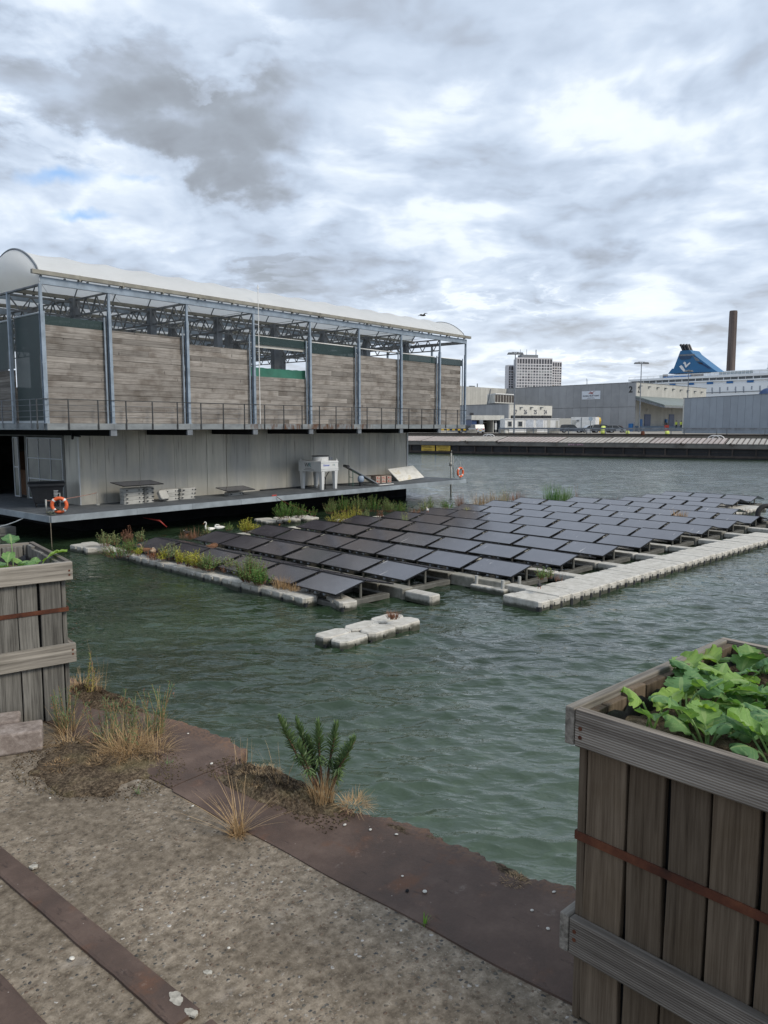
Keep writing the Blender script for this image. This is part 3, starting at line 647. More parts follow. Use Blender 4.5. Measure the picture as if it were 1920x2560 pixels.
# eave beams and gutters at each valley
GUT = plain('weathered_gutter', (.24, .235, .205), .7, .1, .3, 3., .1, toned=.2)
for k in range(NV+1):
    y = BY+k*VW; m = MB()
    m.box(12.03, y-.05, ZE, 36.05, y-.035, ZE+.23, t=.5); m.box(12.03, y-.035, ZE, 36.05, y+.05, ZE+.012, t=.4); m.box(12.03, y-.035, ZE+.218, 36.05, y+.05, ZE+.23, t=.4); m.box(36.05, y-.05, ZE+.02, 36.07, y+.1, ZE+.22)
    bp(m, 'eave_beam', GALV)
    m = MB(); gy = y-.12 if k == 0 else y-.02; x = 11.72
    while x < 36.2:
        e = min(36.3, x+1.6); m.box(x+.004, gy-.07, ZG, e-.004, gy+.06, ZG+.13); m.box(e-.03, gy-.076, ZG-.05, e+.03, gy+.066, ZG+.133, t=0.) if e < 36.2 else None
        x = e
    bp(m, 'gutter', GUT)
    m = MB()
    x = 12.05
    while x < 36: m.box(x, y-.03, ZE+.232, x+.06, y+.03, ZG-.003); x += .8
    bp(m, 'gutter_bracket', STEELD)
# roof vaults
RIBX = [12.03+(36.02-12.03)*i/15 for i in range(16)]
def vz(q, rise=1.0): return ZG+.06+rise*(max(0, math.sin(math.pi*q)))**.72
for k in range(NV):
    y0 = BY+k*VW+.02; m = MB(); rings = []; ns = 26
    for i in range(15*8+1):
        x = 12.03+(36.02-12.03)*i/120; fr = (i % 8)/8; sag = .075*math.sin(math.pi*fr)**1.
        ring = []
        for j in range(ns+1):
            q = j/ns; z = vz(q)-sag*math.sin(math.pi*q); ring.append((x, y0+(VW-.04)*q, z))
        rings.append(ring)
    m.loft(rings, t=.5, caps=False, closed=False); o = bp(m, 'roof_membrane', MEMB, smooth=True)
    if k > 1 and False: pass
    m = MB()
    for x in RIBX: m.tube([(x, y0+(VW-.04)*j/16, vz(j/16)-.035) for j in range(17)], .024, 6)
    bp(m, 'roof_rib', GALVD, smooth=True)
    # fabric end caps, bulging outward
    for xx, sgn in ((12.03, -1),):
        m = MB(); rings = []
        for a in range(11):
            q = a/10; ring = []
            for j in range(33):
                s_ = j/32; zt = vz(s_); z = (ZE-.02)+(zt-(ZE-.02))*q; bul = .34*math.sin(math.pi*min(1, q*1.0))**.8*math.sin(math.pi*s_)**.6
                ring.append((xx+sgn*bul, y0+(VW-.04)*s_, z))
            rings.append(ring)
        m.loft(rings, t=.5, caps=False, closed=False); bp(m, 'end_fabric', MEMB, smooth=True)
        m = MB(); m.tube([(xx, y0+(VW-.04)*j/24, vz(j/24)+.01) for j in range(25)], .035, 6); m.tube([(xx, y0, ZE-.03), (xx, y0+VW-.04, ZE-.03)], .045, 6); bp(m, 'end_rib', GALVD, smooth=True)
    m = MB(); m.box(35.95, y0, ZE-.01, 36.05, y0+VW-.04, ZE+.15); m.tube([(36.02, y0+(VW-.04)*j/24, vz(j/24)+.01) for j in range(25)], .022, 6); bp(m, 'end_rib', STEELD)
    m = MB()
    for i in range(8):
        x = (PX[i]+PX[i+1])/2; m.tube([(PX[i], y0, ZE+.1), (PX[i+1], y0+VW, ZE+.12)], .006, 4); m.tube([(RIBX[2*i], y0, ZG), (RIBX[2*i], y0+VW, ZG)], .008, 4)
    bp(m, 'tie_cable', BLACKP)
# trusses across and along
def truss(m, a, b, z0, z1, pitch, c=.055, dgl=.038):
    a = Vector(a); b = Vector(b); L = (b-a).length; d = (b-a)/L; n = max(1, round(L/pitch))
    m.bar(a+Vector((0, 0, z1)), b+Vector((0, 0, z1)), c, c*1.1); m.bar(a+Vector((0, 0, z0)), b+Vector((0, 0, z0)), c, c)
    for i in range(n):
        p = a+d*(L*i/n); q = a+d*(L*(i+1)/n); mid = (p+q)/2
        m.bar(p+Vector((0, 0, z1)), mid+Vector((0, 0, z0)), dgl); m.bar(mid+Vector((0, 0, z0)), q+Vector((0, 0, z1)), dgl)
for x in PX[1:-1]:
    m = MB()
    for a, b in zip(CY, CY[1:]): truss(m, (x, a+.05, 0), (x, b-.05, 0), 8.03, 8.63 if a > 26 else 8.60, .78)
    bp(m, 'roof_truss', STEELD)
for y in (CY[1], CY[3], CY[5]):
    m = MB()
    for a, b in zip(PX[1:-1], PX[2:-1]): truss(m, (a+.15, y, 0), (b-.15, y, 0), 8.0, 8.5, .8)
    truss(m, (12.03, y, 0), (PX[1], y, 0), 8.0, 8.5, .8); bp(m, 'long_truss', STEELD)
for y in CY[1:-1]:
    for x in PX[1:-1]: m = MB(); m.box(x-.14, y-.13, 4.10, x+.14, y+.13, 8.66); bp(m, 'column', GALVD)
# timber infill, bay by bay
def boards(m, x0, x1, y, z0, z1, seed):
    rs = random.Random(seed); z = z0
    while z < z1-.02:
        h = min(rs.choice((.19, .2, .21)), z1-z); cuts = sorted([x0, x1]+([rs.uniform(x0+.5, x1-.5)] if rs.random() < .35 and x1-x0 > 1.5 else []))
        out = rs.choice((0, 0, .004, .008, .016, .022)); sl = rs.uniform(-.006, .006)
        for a, b in zip(cuts, cuts[1:]):
            tt = rs.random(); o = out+rs.uniform(0, .004)
            m.hexa([(a+.004, y-o, z+.007), (b-.002, y-o, z+.004+sl), (b-.002, y+.03, z+.004+sl), (a+.002, y+.03, z+.004), (a+.002, y-o-.006, z+h-.003), (b-.002, y-o-.006, z+h-.003+sl), (b-.002, y+.03, z+h-.003+sl), (a+.002, y+.03, z+h-.003)], 0, tt)
        z += h
    m.box(x0, y+.035, z0, x1, y+.045, z1-.04, t=0.)
tops = [7.36, 7.36, 7.13, 6.08, 7.28, 7.38, 7.38, 7.38]
for i in range(8):
    x0, x1 = PX[i]+.04+(.12 if i == 0 else 0), PX[i+1]-.01
    if i == 7: x1 = 35.86
    m = MB(); boards(m, x0, x1, 25.30, 4.102, tops[i], i+1); bp(m, 'timber_panel', BOARD)
    m = MB(); boards(m, x0, x1, YE-.3, 4.16, 6.4, i+21); bp(m, 'timber_panel', BOARD)
m = MB()
for i in (3, 4, 5, 6, 7): m.tube([(PX[i]+.1, 25.33, 7.74 if i < 5 else 7.70), (PX[i+1]-.15, 25.33, 7.74 if i < 5 else 7.70)], .028, 6)
bp(m, 'blind_roller', WHITE, smooth=True)
for i, z0, z1 in ((0, 7.33, 7.62), (3, 7.40, 7.74), (4, 7.25, 7.70), (6, 7.35, 7.68), (7, 7.35, 7.68)):
    m = MB(); m.box(PX[i]+.09, 25.27, z0, PX[i+1]-.02, 25.276, z1); bp(m, 'mesh_screen', NET)
m = MB(); m.box(PX[3]+.1, 25.34, 7.28, PX[4]-.15, 25.35, 7.42); bp(m, 'blind_hem', OFFW)
m = MB(); r = []
for i in range(25):
    q = i/24; x = PX[3]+.1+(PX[4]-.10-PX[3])*q; r.append([(x, 25.36+.01*math.sin(q*31), 5.95), (x, 25.40+.012*math.sin(q*23+1), 6.25), (x, 25.405+.01*math.sin(q*17), 6.47-.02*math.sin(q*3.1)+.01*math.sin(q*40))])
m.loft(r, t=.5, caps=False, closed=False); bp(m, 'tarpaulin', TARP, smooth=True)
# left end: screens and timber between its posts
for j, (a, b) in enumerate(zip(CY, CY[1:])):
    m = MB()
    if j == 0:
        m.box(12.18, a+.10, 4.13, 12.19, b-.02, 7.72); bp(m, 'mesh_screen', NET)
    else:
        m.box(12.18, a+.06, 6.0, 12.19, b-.06, 7.66); bp(m, 'mesh_screen', NET)
        m = MB(); z = 4.2; 
        while z < 5.95: m.box(12.14+rnd.uniform(0, .01), a+.06, z, 12.19, b-.06, z+.19); z += .195
        bp(m, 'timber_panel', wood('weathered_cladding_end', (.12, .11, .10), (.24, .225, .21), 'y', .55))
    m = MB(); m.tube([(12.18, a+.1, 7.72 if j == 0 else 7.67), (12.18, b-.08, 7.72 if j == 0 else 7.67)], .035, 6); m.box(12.15, a+.1, 4.11, 12.2, b-.08, 4.19, t=1); bp(m, 'blind_roller', WFR)
# railing outside
rlg = MB(); x = 12.77-1.07
DRL = plain('dark_rail', (.045, .05, .055), .5, .3, .3, 4, .05)
rlg.tube([(11.9, 25.0, 4.90), (36.1, 25.0, 4.90)], .014, 5); RAIL = bp(rlg, 'railing', DRL)
while x < 36:
    rlg = MB(); rlg.box(x-.017, 24.985, 3.93, x+.017, 25.015, 4.89); rlg.box(x-.03, 24.995, 3.90, x+.03, 25.02, 4.08); sub_of(RAIL, rlg.build('rail_post', DRL, BARN, world=True)); x += 1.068
m = MB()
for z in (4.32, 4.52, 4.71): m = MB(); m.tube([(11.9, 25.0, z), (36.1, 25.0, z)], .005, 4); sub_of(RAIL, m.build('rail_wire', GALVD, BARN, world=True))
m = MB(); y = 26.
while y < YE: m.box(11.94, y-.017, 3.93, 11.97, y+.017, 4.90); m.box(36.1, y-.017, 3.93, 36.13, y+.017, 4.90); y += 1.1
for z in (4.32, 4.52, 4.71, 4.9): m.tube([(11.95, 24.98, z), (11.95, YE, z)], .008, 4); m.tube([(36.11, 24.98, z), (36.11, YE, z)], .008, 4)
o = m.build('rail_wire', GALVD, BARN, world=True); sub_of(RAIL, o)
m = MB(); m.tube([(20.98, 24.9, 4.1), (20.98, 24.9, 9.50)], .018, 6); m.tube([(20.98, 24.9, 9.5), (20.98, 24.9, 9.75)], .008, 5); m.tube([(20.9, 24.9, 9.62), (21.06, 24.9, 9.62)], .01, 4); m.tube([(20.98, 24.9, 9.55), (20.98, 24.9, 9.72)], [.03, .02], 6); bp(m, 'weather_mast', WHITE)
m = MB(); m.tube([(14.2, 27.6, 3.55), (14.35, 27.85, 3.72)], .05, 8); m.tube([(14.62, 27.8, 3.62), (14.3, 27.7, 3.66)], .03, 6); bp(m, 'flood_light', BLACKP)

# ================================================================ THINGS ON THE DECK
FLT = plain('float_plastic', (.36, .365, .35), .6, 0, .18, 4., .15, toned=.25)
def fblock(m, x0, y0, z0, lx, ly, h, t=None, ch=.09):     # a pontoon block with cut corners and lugs
    c = ch; x1, y1 = x0+lx, y0+ly
    po = [(x0+c, y0), (x1-c, y0), (x1, y0+c), (x1, y1-c), (x1-c, y1), (x0+c, y1), (x0, y1-c), (x0, y0+c)]
    m.prism(po, z0, z0+h, 0, t, ins=.022)
def stackblk(x, y, z, lab, L=.86, W=.43, grp='pontoon blocks stacked on the barn deck', rot=0., tilt=0.):
    r = thing('pontoon_block', lab, 'pontoon block', (x, y, z), R_(rot), grp); r.rotation_euler = (R_(tilt), 0, R_(rot))
    m = MB(); fblock(m, 0, 0, 0, L, W, .145, ch=.07); m.build('body', FLT, r)
    m = MB()
    for xx, yy in ((.06, -.03), (L-.1, -.03)): m.box(xx, yy, .05, xx+.06, yy+.06, .09)
    m.tube([(L*.72, -.012, .075), (L*.72, .02, .075)], .028, 8, 0, 0.); m.build('lug', BLACKP, r)
for k in range(4): stackblk(15.78+.01*math.sin(k*2), 26.78, 1.002+k*.155, ['lowest', 'second lowest', 'third', 'topmost'][k]+' grey pontoon block in the tall stack under the left solar panel')
for k in range(4): stackblk(16.72, 26.86, 1.002+k*.155, ['lowest', 'second lowest', 'third', 'topmost'][k]+' grey block in the narrow stack right of the tall stack', .42)
stackblk(17.28, 26.75, 1.05, 'grey block leaning against the right side of the narrow stack', .42, .4, rot=8, tilt=62)
for k in range(3): stackblk(17.62, 26.86, 1.002+k*.155, ['lowest', 'middle', 'topmost'][k]+' block of the first low stack beside the leaning block', .70, rot=3)
for k in range(3): stackblk(18.42+.04*k, 26.98, 1.002+k*.152, ['lowest', 'middle', 'topmost'][k]+' block of the second low stack by the wall', .74, rot=-2+2*k)
stackblk(20.75, 26.75, 1.002, 'single pontoon block under the small lying solar panel', .8)
def _pv(t):
    p = t.obj(); oi = t.n.new('ShaderNodeObjectInfo').outputs['Random']; tn = t.ma('MULTIPLY', oi, 40.)
    pp = t.vm('ADD', p, t.node('ShaderNodeCombineXYZ', 0, X=tn, Y=tn, Z=0.))
    br = t.node('ShaderNodeTexBrick', 0, {'offset': 0.}, Vector=t.mapv(p, (1, 1, 0)), Color1=(1, 1, 1, 1), Color2=(1, 1, 1, 1), Mortar=(0, 0, 0, 1), Scale=7.2, Mortar_Size=.012, Brick_Width=1., Row_Height=1.)
    n = t.noise(pp, 2.2, 5, .6); c = t.mix(t.mr(n, .3, .7), (.045, .041, .048), (.064, .059, .069))
    c = t.mix(t.mr(br, .0, 1., .25, 0.), c, (.05, .05, .055))
    dst = t.noise(pp, 9., 7, .7); c = t.mix(t.mr(dst, .55, .8, 0, .07), c, (.12, .11, .105))
    s1 = t.noise(t.mapv(pp, (1.3, 15, 1)), 1., 4, .6); c = t.mix(t.ma('MULTIPLY', t.mr(s1, .67, .71, 0, .9), t.mr(t.noise(pp, 1.3, 2), .45, .6)), c, (.52, .50, .47))
    sp = t.vor(pp, 8., out=0); c = t.mix(t.ma('MULTIPLY', t.mr(sp, .05, .08, .8, 0.), t.mr(t.noise(pp, 2.7, 2), .56, .6)), c, (.5, .48, .45))
    sp2 = t.vor(t.vm('ADD', pp, (3, 4, 5)), 13., out=0); c = t.mix(t.ma('MULTIPLY', t.mr(sp2, .06, .10, .6, 0.), t.mr(t.noise(pp, 1.7, 2), .57, .6)), c, (.05, .03, .02))
    return PB(t, c, .17, 0, None, .6, IOR=2.2)
PV = M_('solar_cell_glass', _pv)
PVF = plain('black_panel_frame', (.012, .012, .015), .4, .3, .3, 4, .03)
def pvpanel(m, fr, o, X, Y, w, l, th=.03):      # glass in m, frame in fr; o corner, X slope direction, Y along
    X = Vector(X).normalized(); Y = Vector(Y).normalized(); Z = X.cross(Y).normalized(); o = Vector(o); e = .016
    fr.obox(o, X*e, Y*l, Z*th); fr.obox(o+X*(w-e), X*e, Y*l, Z*th); fr.obox(o+X*e, X*(w-2*e), Y*e, Z*th); fr.obox(o+X*e+Y*(l-e), X*(w-2*e), Y*e, Z*th)
    m.obox(o+X*e+Y*e+Z*.004, X*(w-2*e), Y*(l-2*e), Z*(th-.008))
def lying(name, lab, loc, rz, w, l, ty, tx):
    r = thing('spare_solar_module', lab, 'solar panel', loc, R_(rz)); r.rotation_euler = (R_(tx), R_(ty), R_(rz)); a = MB(); b = MB(); pvpanel(a, b, (0, 0, 0), (1, 0, 0), (0, 1, 0), w, l); b.build('frame', PVF, r); a.build('glass', PV, r)
lying('solar_panel', 'dark solar panel lying on top of the tall pontoon block stack on the deck', (15.5, 26.38, 1.73), 0, 1.75, .95, 0, 6)
lying('solar_panel', 'dark solar panel lying on one pontoon block near the barn wall', (20.40, 26.42, 1.22), 0, 1.5, .85, 0, 8)
# wheelie bin
r = thing('wheelie_bin', 'black four wheeled rubbish bin with closed lid in front of the glazed gate', 'bin', (13.55, 28.5, 1.0), R_(-22))
m = MB(); rg = []
for z, w, d in ((.14, .44, .30), (.25, .47, .33), (.72, .56, .40), (.80, .60, .43), (.84, .60, .43)): rg.append([(-w, -d, z), (w, -d, z), (w, d, z), (-w, d, z)])
m.loft(rg); m.build('body', BLACKP, r, bevel=.02)
m = MB(); rg = []
for y, z in ((-.46, .83), (-.44, .88), (-.2, .93), (.1, .95), (.4, .93), (.47, .85)): rg.append([(-.63, y, z), (.63, y, z), (.63, y, z-.04), (-.63, y, z-.04)])
m.loft(rg); m.build('lid', BLACKP, r, bevel=.01)
for sx in (-1, 1):
    for sy in (-1, 1): m = MB(); m.tube([(sx*.38-.02, sy*.25, .07), (sx*.38+.02, sy*.25, .07)], .07, 12); m.build('wheel', TYRE, r)
for q, w in ((.60, .16), (.55, .13), (.50, .17), (.45, .14), (.40, .12)): m = MB(); m.box(.22, -.42-.035*(q/.8), q, .22+w, -.375, q+.022); m.build('label_line', WHITE, r)
# life rings on their posts
def ring(label, loc, rz, Rr=.235, rr=.062, tiltx=0.):
    r = thing('life_ring', label, 'life ring', loc, R_(rz)); r.rotation_euler = (R_(tiltx), 0, R_(rz)); n, k = 40, 12
    for part, m_, a0, a1 in [('foam_ring', ORNG, 0, 360)]+[('band', WHITE, q-7, q+7) for q in (45, 135, 225, 315)]:
        m = MB(); rings = []; e = .004 if part == 'band' else 0; st = n if part == 'foam_ring' else 4
        for i in range(st+(0 if part == 'foam_ring' else 1)):
            a = R_(a0+(a1-a0)*i/st); c = Vector((math.cos(a)*Rr, 0, math.sin(a)*Rr)); rings.append([c+Vector((math.cos(a)*math.cos(b), 0, math.sin(a)*math.cos(b)))*(rr+e)+Vector((0, math.sin(b)*(rr+e), 0)) for b in [2*math.pi*j/k for j in range(k)]])
        if part == 'foam_ring': rings.append(rings[0])
        m.loft(rings, caps=False); m.build(part, m_, r, smooth=True)
    return r
ring('orange life ring with white bands at the near left corner of the barn deck', (12.62, 25.65, 1.31), -35)
ring('orange life ring hanging at the far right corner of the barn deck', (35.75, 25.15, 1.42), 0, .25, .06)
POLE = plain('pale_post', (.30, .31, .30), .6, .2, .3, 5, .1)
def post(label, pts, r, cat='post', name='deck_post', mt=None):
    m = MB(); m.tube(pts, r, 8); return tag(m.build(name, mt or POLE, smooth=True), label, cat)
post('thin post behind the left life ring with a brass top', [(12.72, 25.78, 1.0), (12.72, 25.78, 1.72)], .016)
post('short pale square post left of the left life ring', [(12.35, 26.05, 1.0), (12.35, 26.05, 1.5)], .032)
post('short pipe post with rope tied near the barn corner', [(14.95, 27.35, 1.0), (14.95, 27.35, 1.06), (14.95, 27.35, 1.061), (14.95, 27.35, 1.5)], [.1, .1, .025, .025])
post('thin pole with a hook holding the right life ring', [(35.85, 25.22, 1.0), (35.85, 25.22, 2.02)], .014)
m = MB(); P_ = G(1127, 1237, 0.); m.tube([(P_.x, P_.y, -.6), (P_.x, P_.y, 2.45)], .05, 8); m.tube([(P_.x+.16, P_.y-.1, 1.0), (P_.x+.1, P_.y-.06, 2.3)], .025, 6); m.tube([(P_.x+.03, P_.y, 2.45), (P_.x+.03, P_.y, 2.62)], .02, 6); m.tube([(P_.x-.1, P_.y-.05, 1.7), (P_.x-.1, P_.y-.05, 1.92)], .09, 8, t=0); tag(m.build('mooring_pole', POLE, smooth=True), 'grey mooring pole with clamps standing in the water beside the deck end', 'mooring pole')
ROPE = plain('rope', (.20, .17, .13), .9, 0, .4, 30, .5)
def rope(label, pts, r=.012, mt=None, sag=0., name='rope'):
    P = [Vector(p) for p in pts]; out = []
    for a, b in zip(P, P[1:]):
        for i in range(9): q = i/9; p = a.lerp(b, q); p.z -= sag*4*q*(1-q); out.append(p)
    out.append(P[-1]); m = MB(); m.tube(out, r, 6); return tag(m.build(name, mt or ROPE, smooth=True), label, 'rope')
rope('red and white rope from the left life ring post to the wall post', [(12.36, 26.05, 1.46), (12.9, 26.3, 1.43), (14.95, 27.35, 1.49)], .011, plain('red_rope', (.38, .19, .15), .9, 0, .5, 9, .3), .02)
m = MB(); rs = random.Random(4)
for k in range(9):
    c = Vector((12.40+rs.uniform(-.22, .28), 25.62+rs.uniform(-.15, .3), 1.02+.02*k)); R2 = rs.uniform(.07, .17); m.tube([c+Vector((math.cos(a)*R2*(1+.2*math.sin(3*a+k)), math.sin(a)*R2, .015*math.sin(2*a+k))) for a in [2*math.pi*i/18 for i in range(19)]], .012, 5)
tag(m.build('rope_coil', plain('green_brown_rope', (.09, .10, .075), .9, 0, .5, 12, .4), smooth=True), 'tangled pile of dark green rope at the foot of the left life ring', 'rope')
rope('light mooring line hanging in a curve under the left edge of the deck', [(12.05, 27.2, .78), (11.3, 31.0, .35), (10.5, 36, .5)], .02, WHITE, .25)
rope('thin line hanging from the near corner of the deck into the water', [(12.02, 25.1, .8), (12.04, 25.12, -.3)], .012)
rope('rusty orange chain from the deck edge down to the plant raft', [(21.9, 25.0, 1.0), (22.6, 24.6, .55), (23.2, 24.0, .3)], .014, RUST, .05)
m = MB(); m.prism([(0, 0), (.16, .05), (.30, .02), (.18, -.06)], 0, .06); o = m.build('cleat', REDP, bevel=.01); o.location = (21.75, 25.14, 1.012); tag(o, 'small red mooring cleat on the deck edge above the chain', 'cleat')
m = MB(); m.tube([(16.0, 25.9, .55), (16.45, 25.5, .42), (16.62, 25.3, .18)], [.012, .035, .01], 8); tag(m.build('hanging_float', REDP, smooth=True), 'red plastic float hanging under the deck edge', 'float')
m = MB(); m.box(8.5, 28.6, .12, 12.4, 29.6, .34); m.box(8.5, 28.6, .02, 12.4, 33., .12, t=.2); tag(m.build('work_pontoon', CONC, bevel=.02), 'low grey work pontoon under the left edge of the barn deck', 'pontoon')

# cooling unit on legs
cu = thing('cooling_unit', 'white cooling unit with round fan on four tapered legs and WR lettering', 'cooling unit', (25.55, 25.95, 1.0), R_(4))
CW = plain('white_sheet_metal', (.60, .62, .63), .4, .1, .08, 2, .03)
m = MB(); m.box(-.03, 0, .86, 1.22, 1.45, 1.36); m.build('casing', CW, cu, bevel=.008)
m = MB()
for z in (.90, .98, 1.28): m.box(-.045, -.018, z, 1.235, -.002, z+.035)
m.build('casing_rib', CW, cu)
for sx, sy in ((0, 0), (1, 0), (0, 1), (1, 1)):
    m = MB(); x = .12 if sx == 0 else 1.08; y = .1 if sy == 0 else 1.32
    m.loft([[(x-.07, y-.07, 0), (x+.07, y-.07, 0), (x+.07, y+.07, 0), (x-.07, y+.07, 0)], [(x-.115, y-.10, .858), (x+.115, y-.10, .858), (x+.115, y+.10, .858), (x-.115, y+.10, .858)]]); m.build('leg', CW, cu, bevel=.01)
m = MB(); m.tube([(.62, .62, 1.362), (.62, .62, 1.56)], .40, 28); m.build('fan_shroud', CW, cu, smooth=False)
m = MB(); m.tube([(.62, .62, 1.562), (.62, .62, 1.60)], .42, 28); m.build('fan_guard', BLACKP, cu)
m = MB(); m.box(.95, .9, 1.362, 1.25, 1.2, 1.58); m.box(1.15, .5, 1.362, 1.4, .8, 1.50); m.build('motor_box', GALVD, cu, bevel=.01)
m = MB()
for x, y in ((.0, 1.35), (.02, .05), (1.15, .05)): m.tube([(x+.02, y, 1.36), (x+.02, y, 1.45)], .025, 8)
m.build('lifting_eye', CW, cu)
m = MB(); m.tube([(.35, .3, .86), (.6, .3, .52), (.62, .3, .3), (.62, .3, 0)], .02, 6); m.tube([(.9, .3, .86), (.66, .3, .6), (.62, .3, .45)], .02, 6); m.tube([(.35, .8, .86), (.35, .8, .1), (1.3, .8, .1)], .014, 6); m.build('pipe', BLACKP, cu, smooth=True)
TEAL = plain('teal_print', (.04, .22, .26), .5); PRN = plain('black_print', (.02, .02, .02), .5); BPR = plain('blue_print', (.03, .08, .45), .5)
text('W', .27, (-.033, 1.05, 1.08), (0, -1, 0), (0, 0, 1), PRN, 'lettering', cu, False, .002); text('R', .27, (-.033, .80, 1.08), (0, -1, 0), (0, 0, 1), TEAL, 'lettering', cu, False, .002)
text('Güntner', .135, (.12, -.003, 1.12), (1, 0, 0), (0, 0, 1), BPR, 'lettering', cu, False, .002, bold=.002)
text('V', .12, (.80, -.003, 1.12), (1, 0, 0), (0, 0, 1), PRN, 'lettering', cu, False, .002); text('R', .12, (.90, -.003, 1.12), (1, 0, 0), (0, 0, 1), TEAL, 'lettering', cu, False, .002)
m = MB(); m.box(-.033, .62, 1.0, -.03, 1.02, 1.015); m.box(-.033, .45, .93, -.03, 1.1, .945); m.build('lettering', PRN, cu)
# conveyor belt
cv = thing('conveyor', 'sloping grey conveyor belt on a thin green stand beside the cooling unit', 'conveyor', (28.2, 26.3, 1.0))
m = MB(); a = Vector((-.15, .42, .98)); b = Vector((1.40, -.18, .06)); x, y = frame(b-a); w = Vector((.17, .30, 0)); up = Vector((.3, 0, .12)).normalized()*.06
m.loft([[a-w, a+w, a+w+Vector((0, 0, .07)), a-w+Vector((0, 0, .07))], [b-w, b+w, b+w+Vector((0, 0, .07)), b-w+Vector((0, 0, .07))]]); m.build('belt', GALVD, cv, bevel=.01)
m = MB(); m.tube([a-w+Vector((-.02, -.02, .03)), a+w+Vector((.02, .02, .03))], .075, 12); m.tube([a+w*1.05, (a+b)/2+w*1.05+Vector((0, 0, .02))], .03, 6); m.build('roller', BLACKP, cv)
GRN = plain('green_steel', (.04, .11, .09), .5, .1, .2, 4, .05)
for dx, dy in ((-.2, -.02), (.12, .55)):
    m = MB(); m.tube([(dx+.12, dy+.05, 0), (dx+.12, dy+.05, .80)], .02, 6); m.build('leg', GRN, cv)
m = MB(); m.tube([(-.08, .03, .45), (.24, .6, .45)], .014, 6); m.tube([(-.08, .03, .78), (1.3, -.2, .02)], .012, 6); m.tube([(.24, .6, .1), (1.2, .1, .05)], .012, 6); m.build('brace', GRN, cv)
tk = thing('blue_tank', 'small pale blue round tank on a black base under the conveyor', 'tank', (28.62, 26.25, 1.0))
m = MB(); rg = []
for z, q in ((.2, .10), (.24, .15), (.36, .17), (.48, .15), (.53, .09)): rg.append([(q*math.cos(a), q*math.sin(a), z) for a in [2*math.pi*i/14 for i in range(14)]])
m.loft(rg); m.build('tank_body', plain('pale_blue_plastic', (.30, .38, .50), .5), tk, smooth=True); m = MB(); m.tube([(0, 0, 0), (0, 0, .2)], .09, 10); m.tube([(0, 0, .53), (0, 0, .60)], .05, 8); m.build('base', BLACKP, tk)
rope('black pipe lying along the foot of the barn wall behind the cooling unit', [(23.3, 27.75, 1.04), (27.5, 27.7, 1.06), (28.6, 27.5, 1.05), (30.2, 27.3, 1.05)], .03, BLACKP, 0., 'drain_pipe')
rope('dark hose looping from the blue tank to the conveyor foot', [(28.7, 26.2, 1.1), (29.0, 25.95, 1.02), (29.5, 25.85, 1.02)], .018, BLACKP, .0, 'hose')
BRK = plain('brown_white_carton', (.36, .29, .25), .8, 0, .35, 6, .1, toned=.4)
cols = [30.52, 30.86, 31.20]
for i, x in enumerate(cols):
    for k in range(2):
        r = thing('carton', ['left', 'middle', 'right'][i]+' brown and white carton, '+['lower', 'upper'][k]+' of its pair, between conveyor and white board', 'carton', (x, 26.9-.1*i, 1.0+k*.185), R_(-4), 'cartons stacked by the barn wall')
        m = MB(); m.box(0, 0, 0, .32, .4, .18); m.build('box', BRK, r, bevel=.006); m = MB(); m.box(.06, -.003, .06, .14, .0, .13); m.box(.18, -.003, .05, .28, .0, .08); m.build('print', REDP, r)
m = MB(); m.box(30.3, 27.0, 1.375, 31.4, 27.45, 1.40, t=.2); tag(m.build('dark_plank', wood('dark_plank_wood', (.05, .035, .025), (.12, .09, .07), 'x')), 'dark plank lying on the cartons', 'plank')
m = MB(); m.box(29.62, 25.86, 1.002, 30.75, 25.98, 1.03); tag(m.build('pale_batten', WHITE), 'pale batten lying on the deck in front of the conveyor', 'batten')
wb = thing('white_board', 'large white stained board leaning against the end of the barn wall', 'board', (32.5, 27.05, 1.0))
m = MB(); m.obox((0, -.12, .0), (2.35, .10, .10), (-.02, .03, -.005), (-.52, .40, .68)); 
def _wb(t): p = t.obj(); n = t.noise(t.mapv(p, (1.5, 6, .8)), 1., 6, .65); return PB(t, t.ramp(n, [(.35, (.50, .50, .46)), (.55, (.66, .66, .63)), (.68, (.52, .47, .33))]), .5)
m.build('sheet', M_('stained_white_board', _wb), wb)
# ================================================================ SOLAR FIELD
A5 = -5.0; E1 = Vector((math.cos(R_(A5)), math.sin(R_(A5)), 0)); E2 = Vector((.0760, .9971, 0))
fx = lambda r: Vector((11.797+2.1445*r, 11.685-.1916*r, 0))
ROW = {0: (-.02, -.14), 1: (.02, -.10)}
def org(r, c):
    o = fx(r)+Vector((.12215, 1.6021, 0))*c; d = ROW.get(r, (0, 0)); return o+Vector((d[0], d[1], 0))
ORD = ['first', 'second', 'third', 'fourth', 'fifth', 'sixth', 'seventh', 'eighth', 'ninth', 'tenth', 'eleventh', 'twelfth', 'thirteenth', 'fourteenth']
PL, PW, ZL, ZH = 1.50, .86, .33, .52
base = thing('solar_panel_unit', 'dark tilted solar panel pair', 'solar panel', (0, 0, 0), R_(A5), 'solar panels floating in rows beside the barn')
sl = Vector((PW, 0, ZH-ZL))
a = MB(); b = MB(); pvpanel(a, b, (0, 0, ZL), sl, (0, 1, 0), sl.length, PL); fo = b.build('front_frame', PVF, base); a.build('front_panel', PV, base)
a = MB(); b = MB(); pvpanel(a, b, (PW+.06, 0, ZH), Vector((PW, 0, ZL-ZH)), (0, 1, 0), sl.length, PL); b.build('rear_frame', PVF, base); a.build('rear_panel', PV, base)
FL2 = plain('float_base_plastic', (.11, .11, .10), .7, 0, .35, 5, .2)
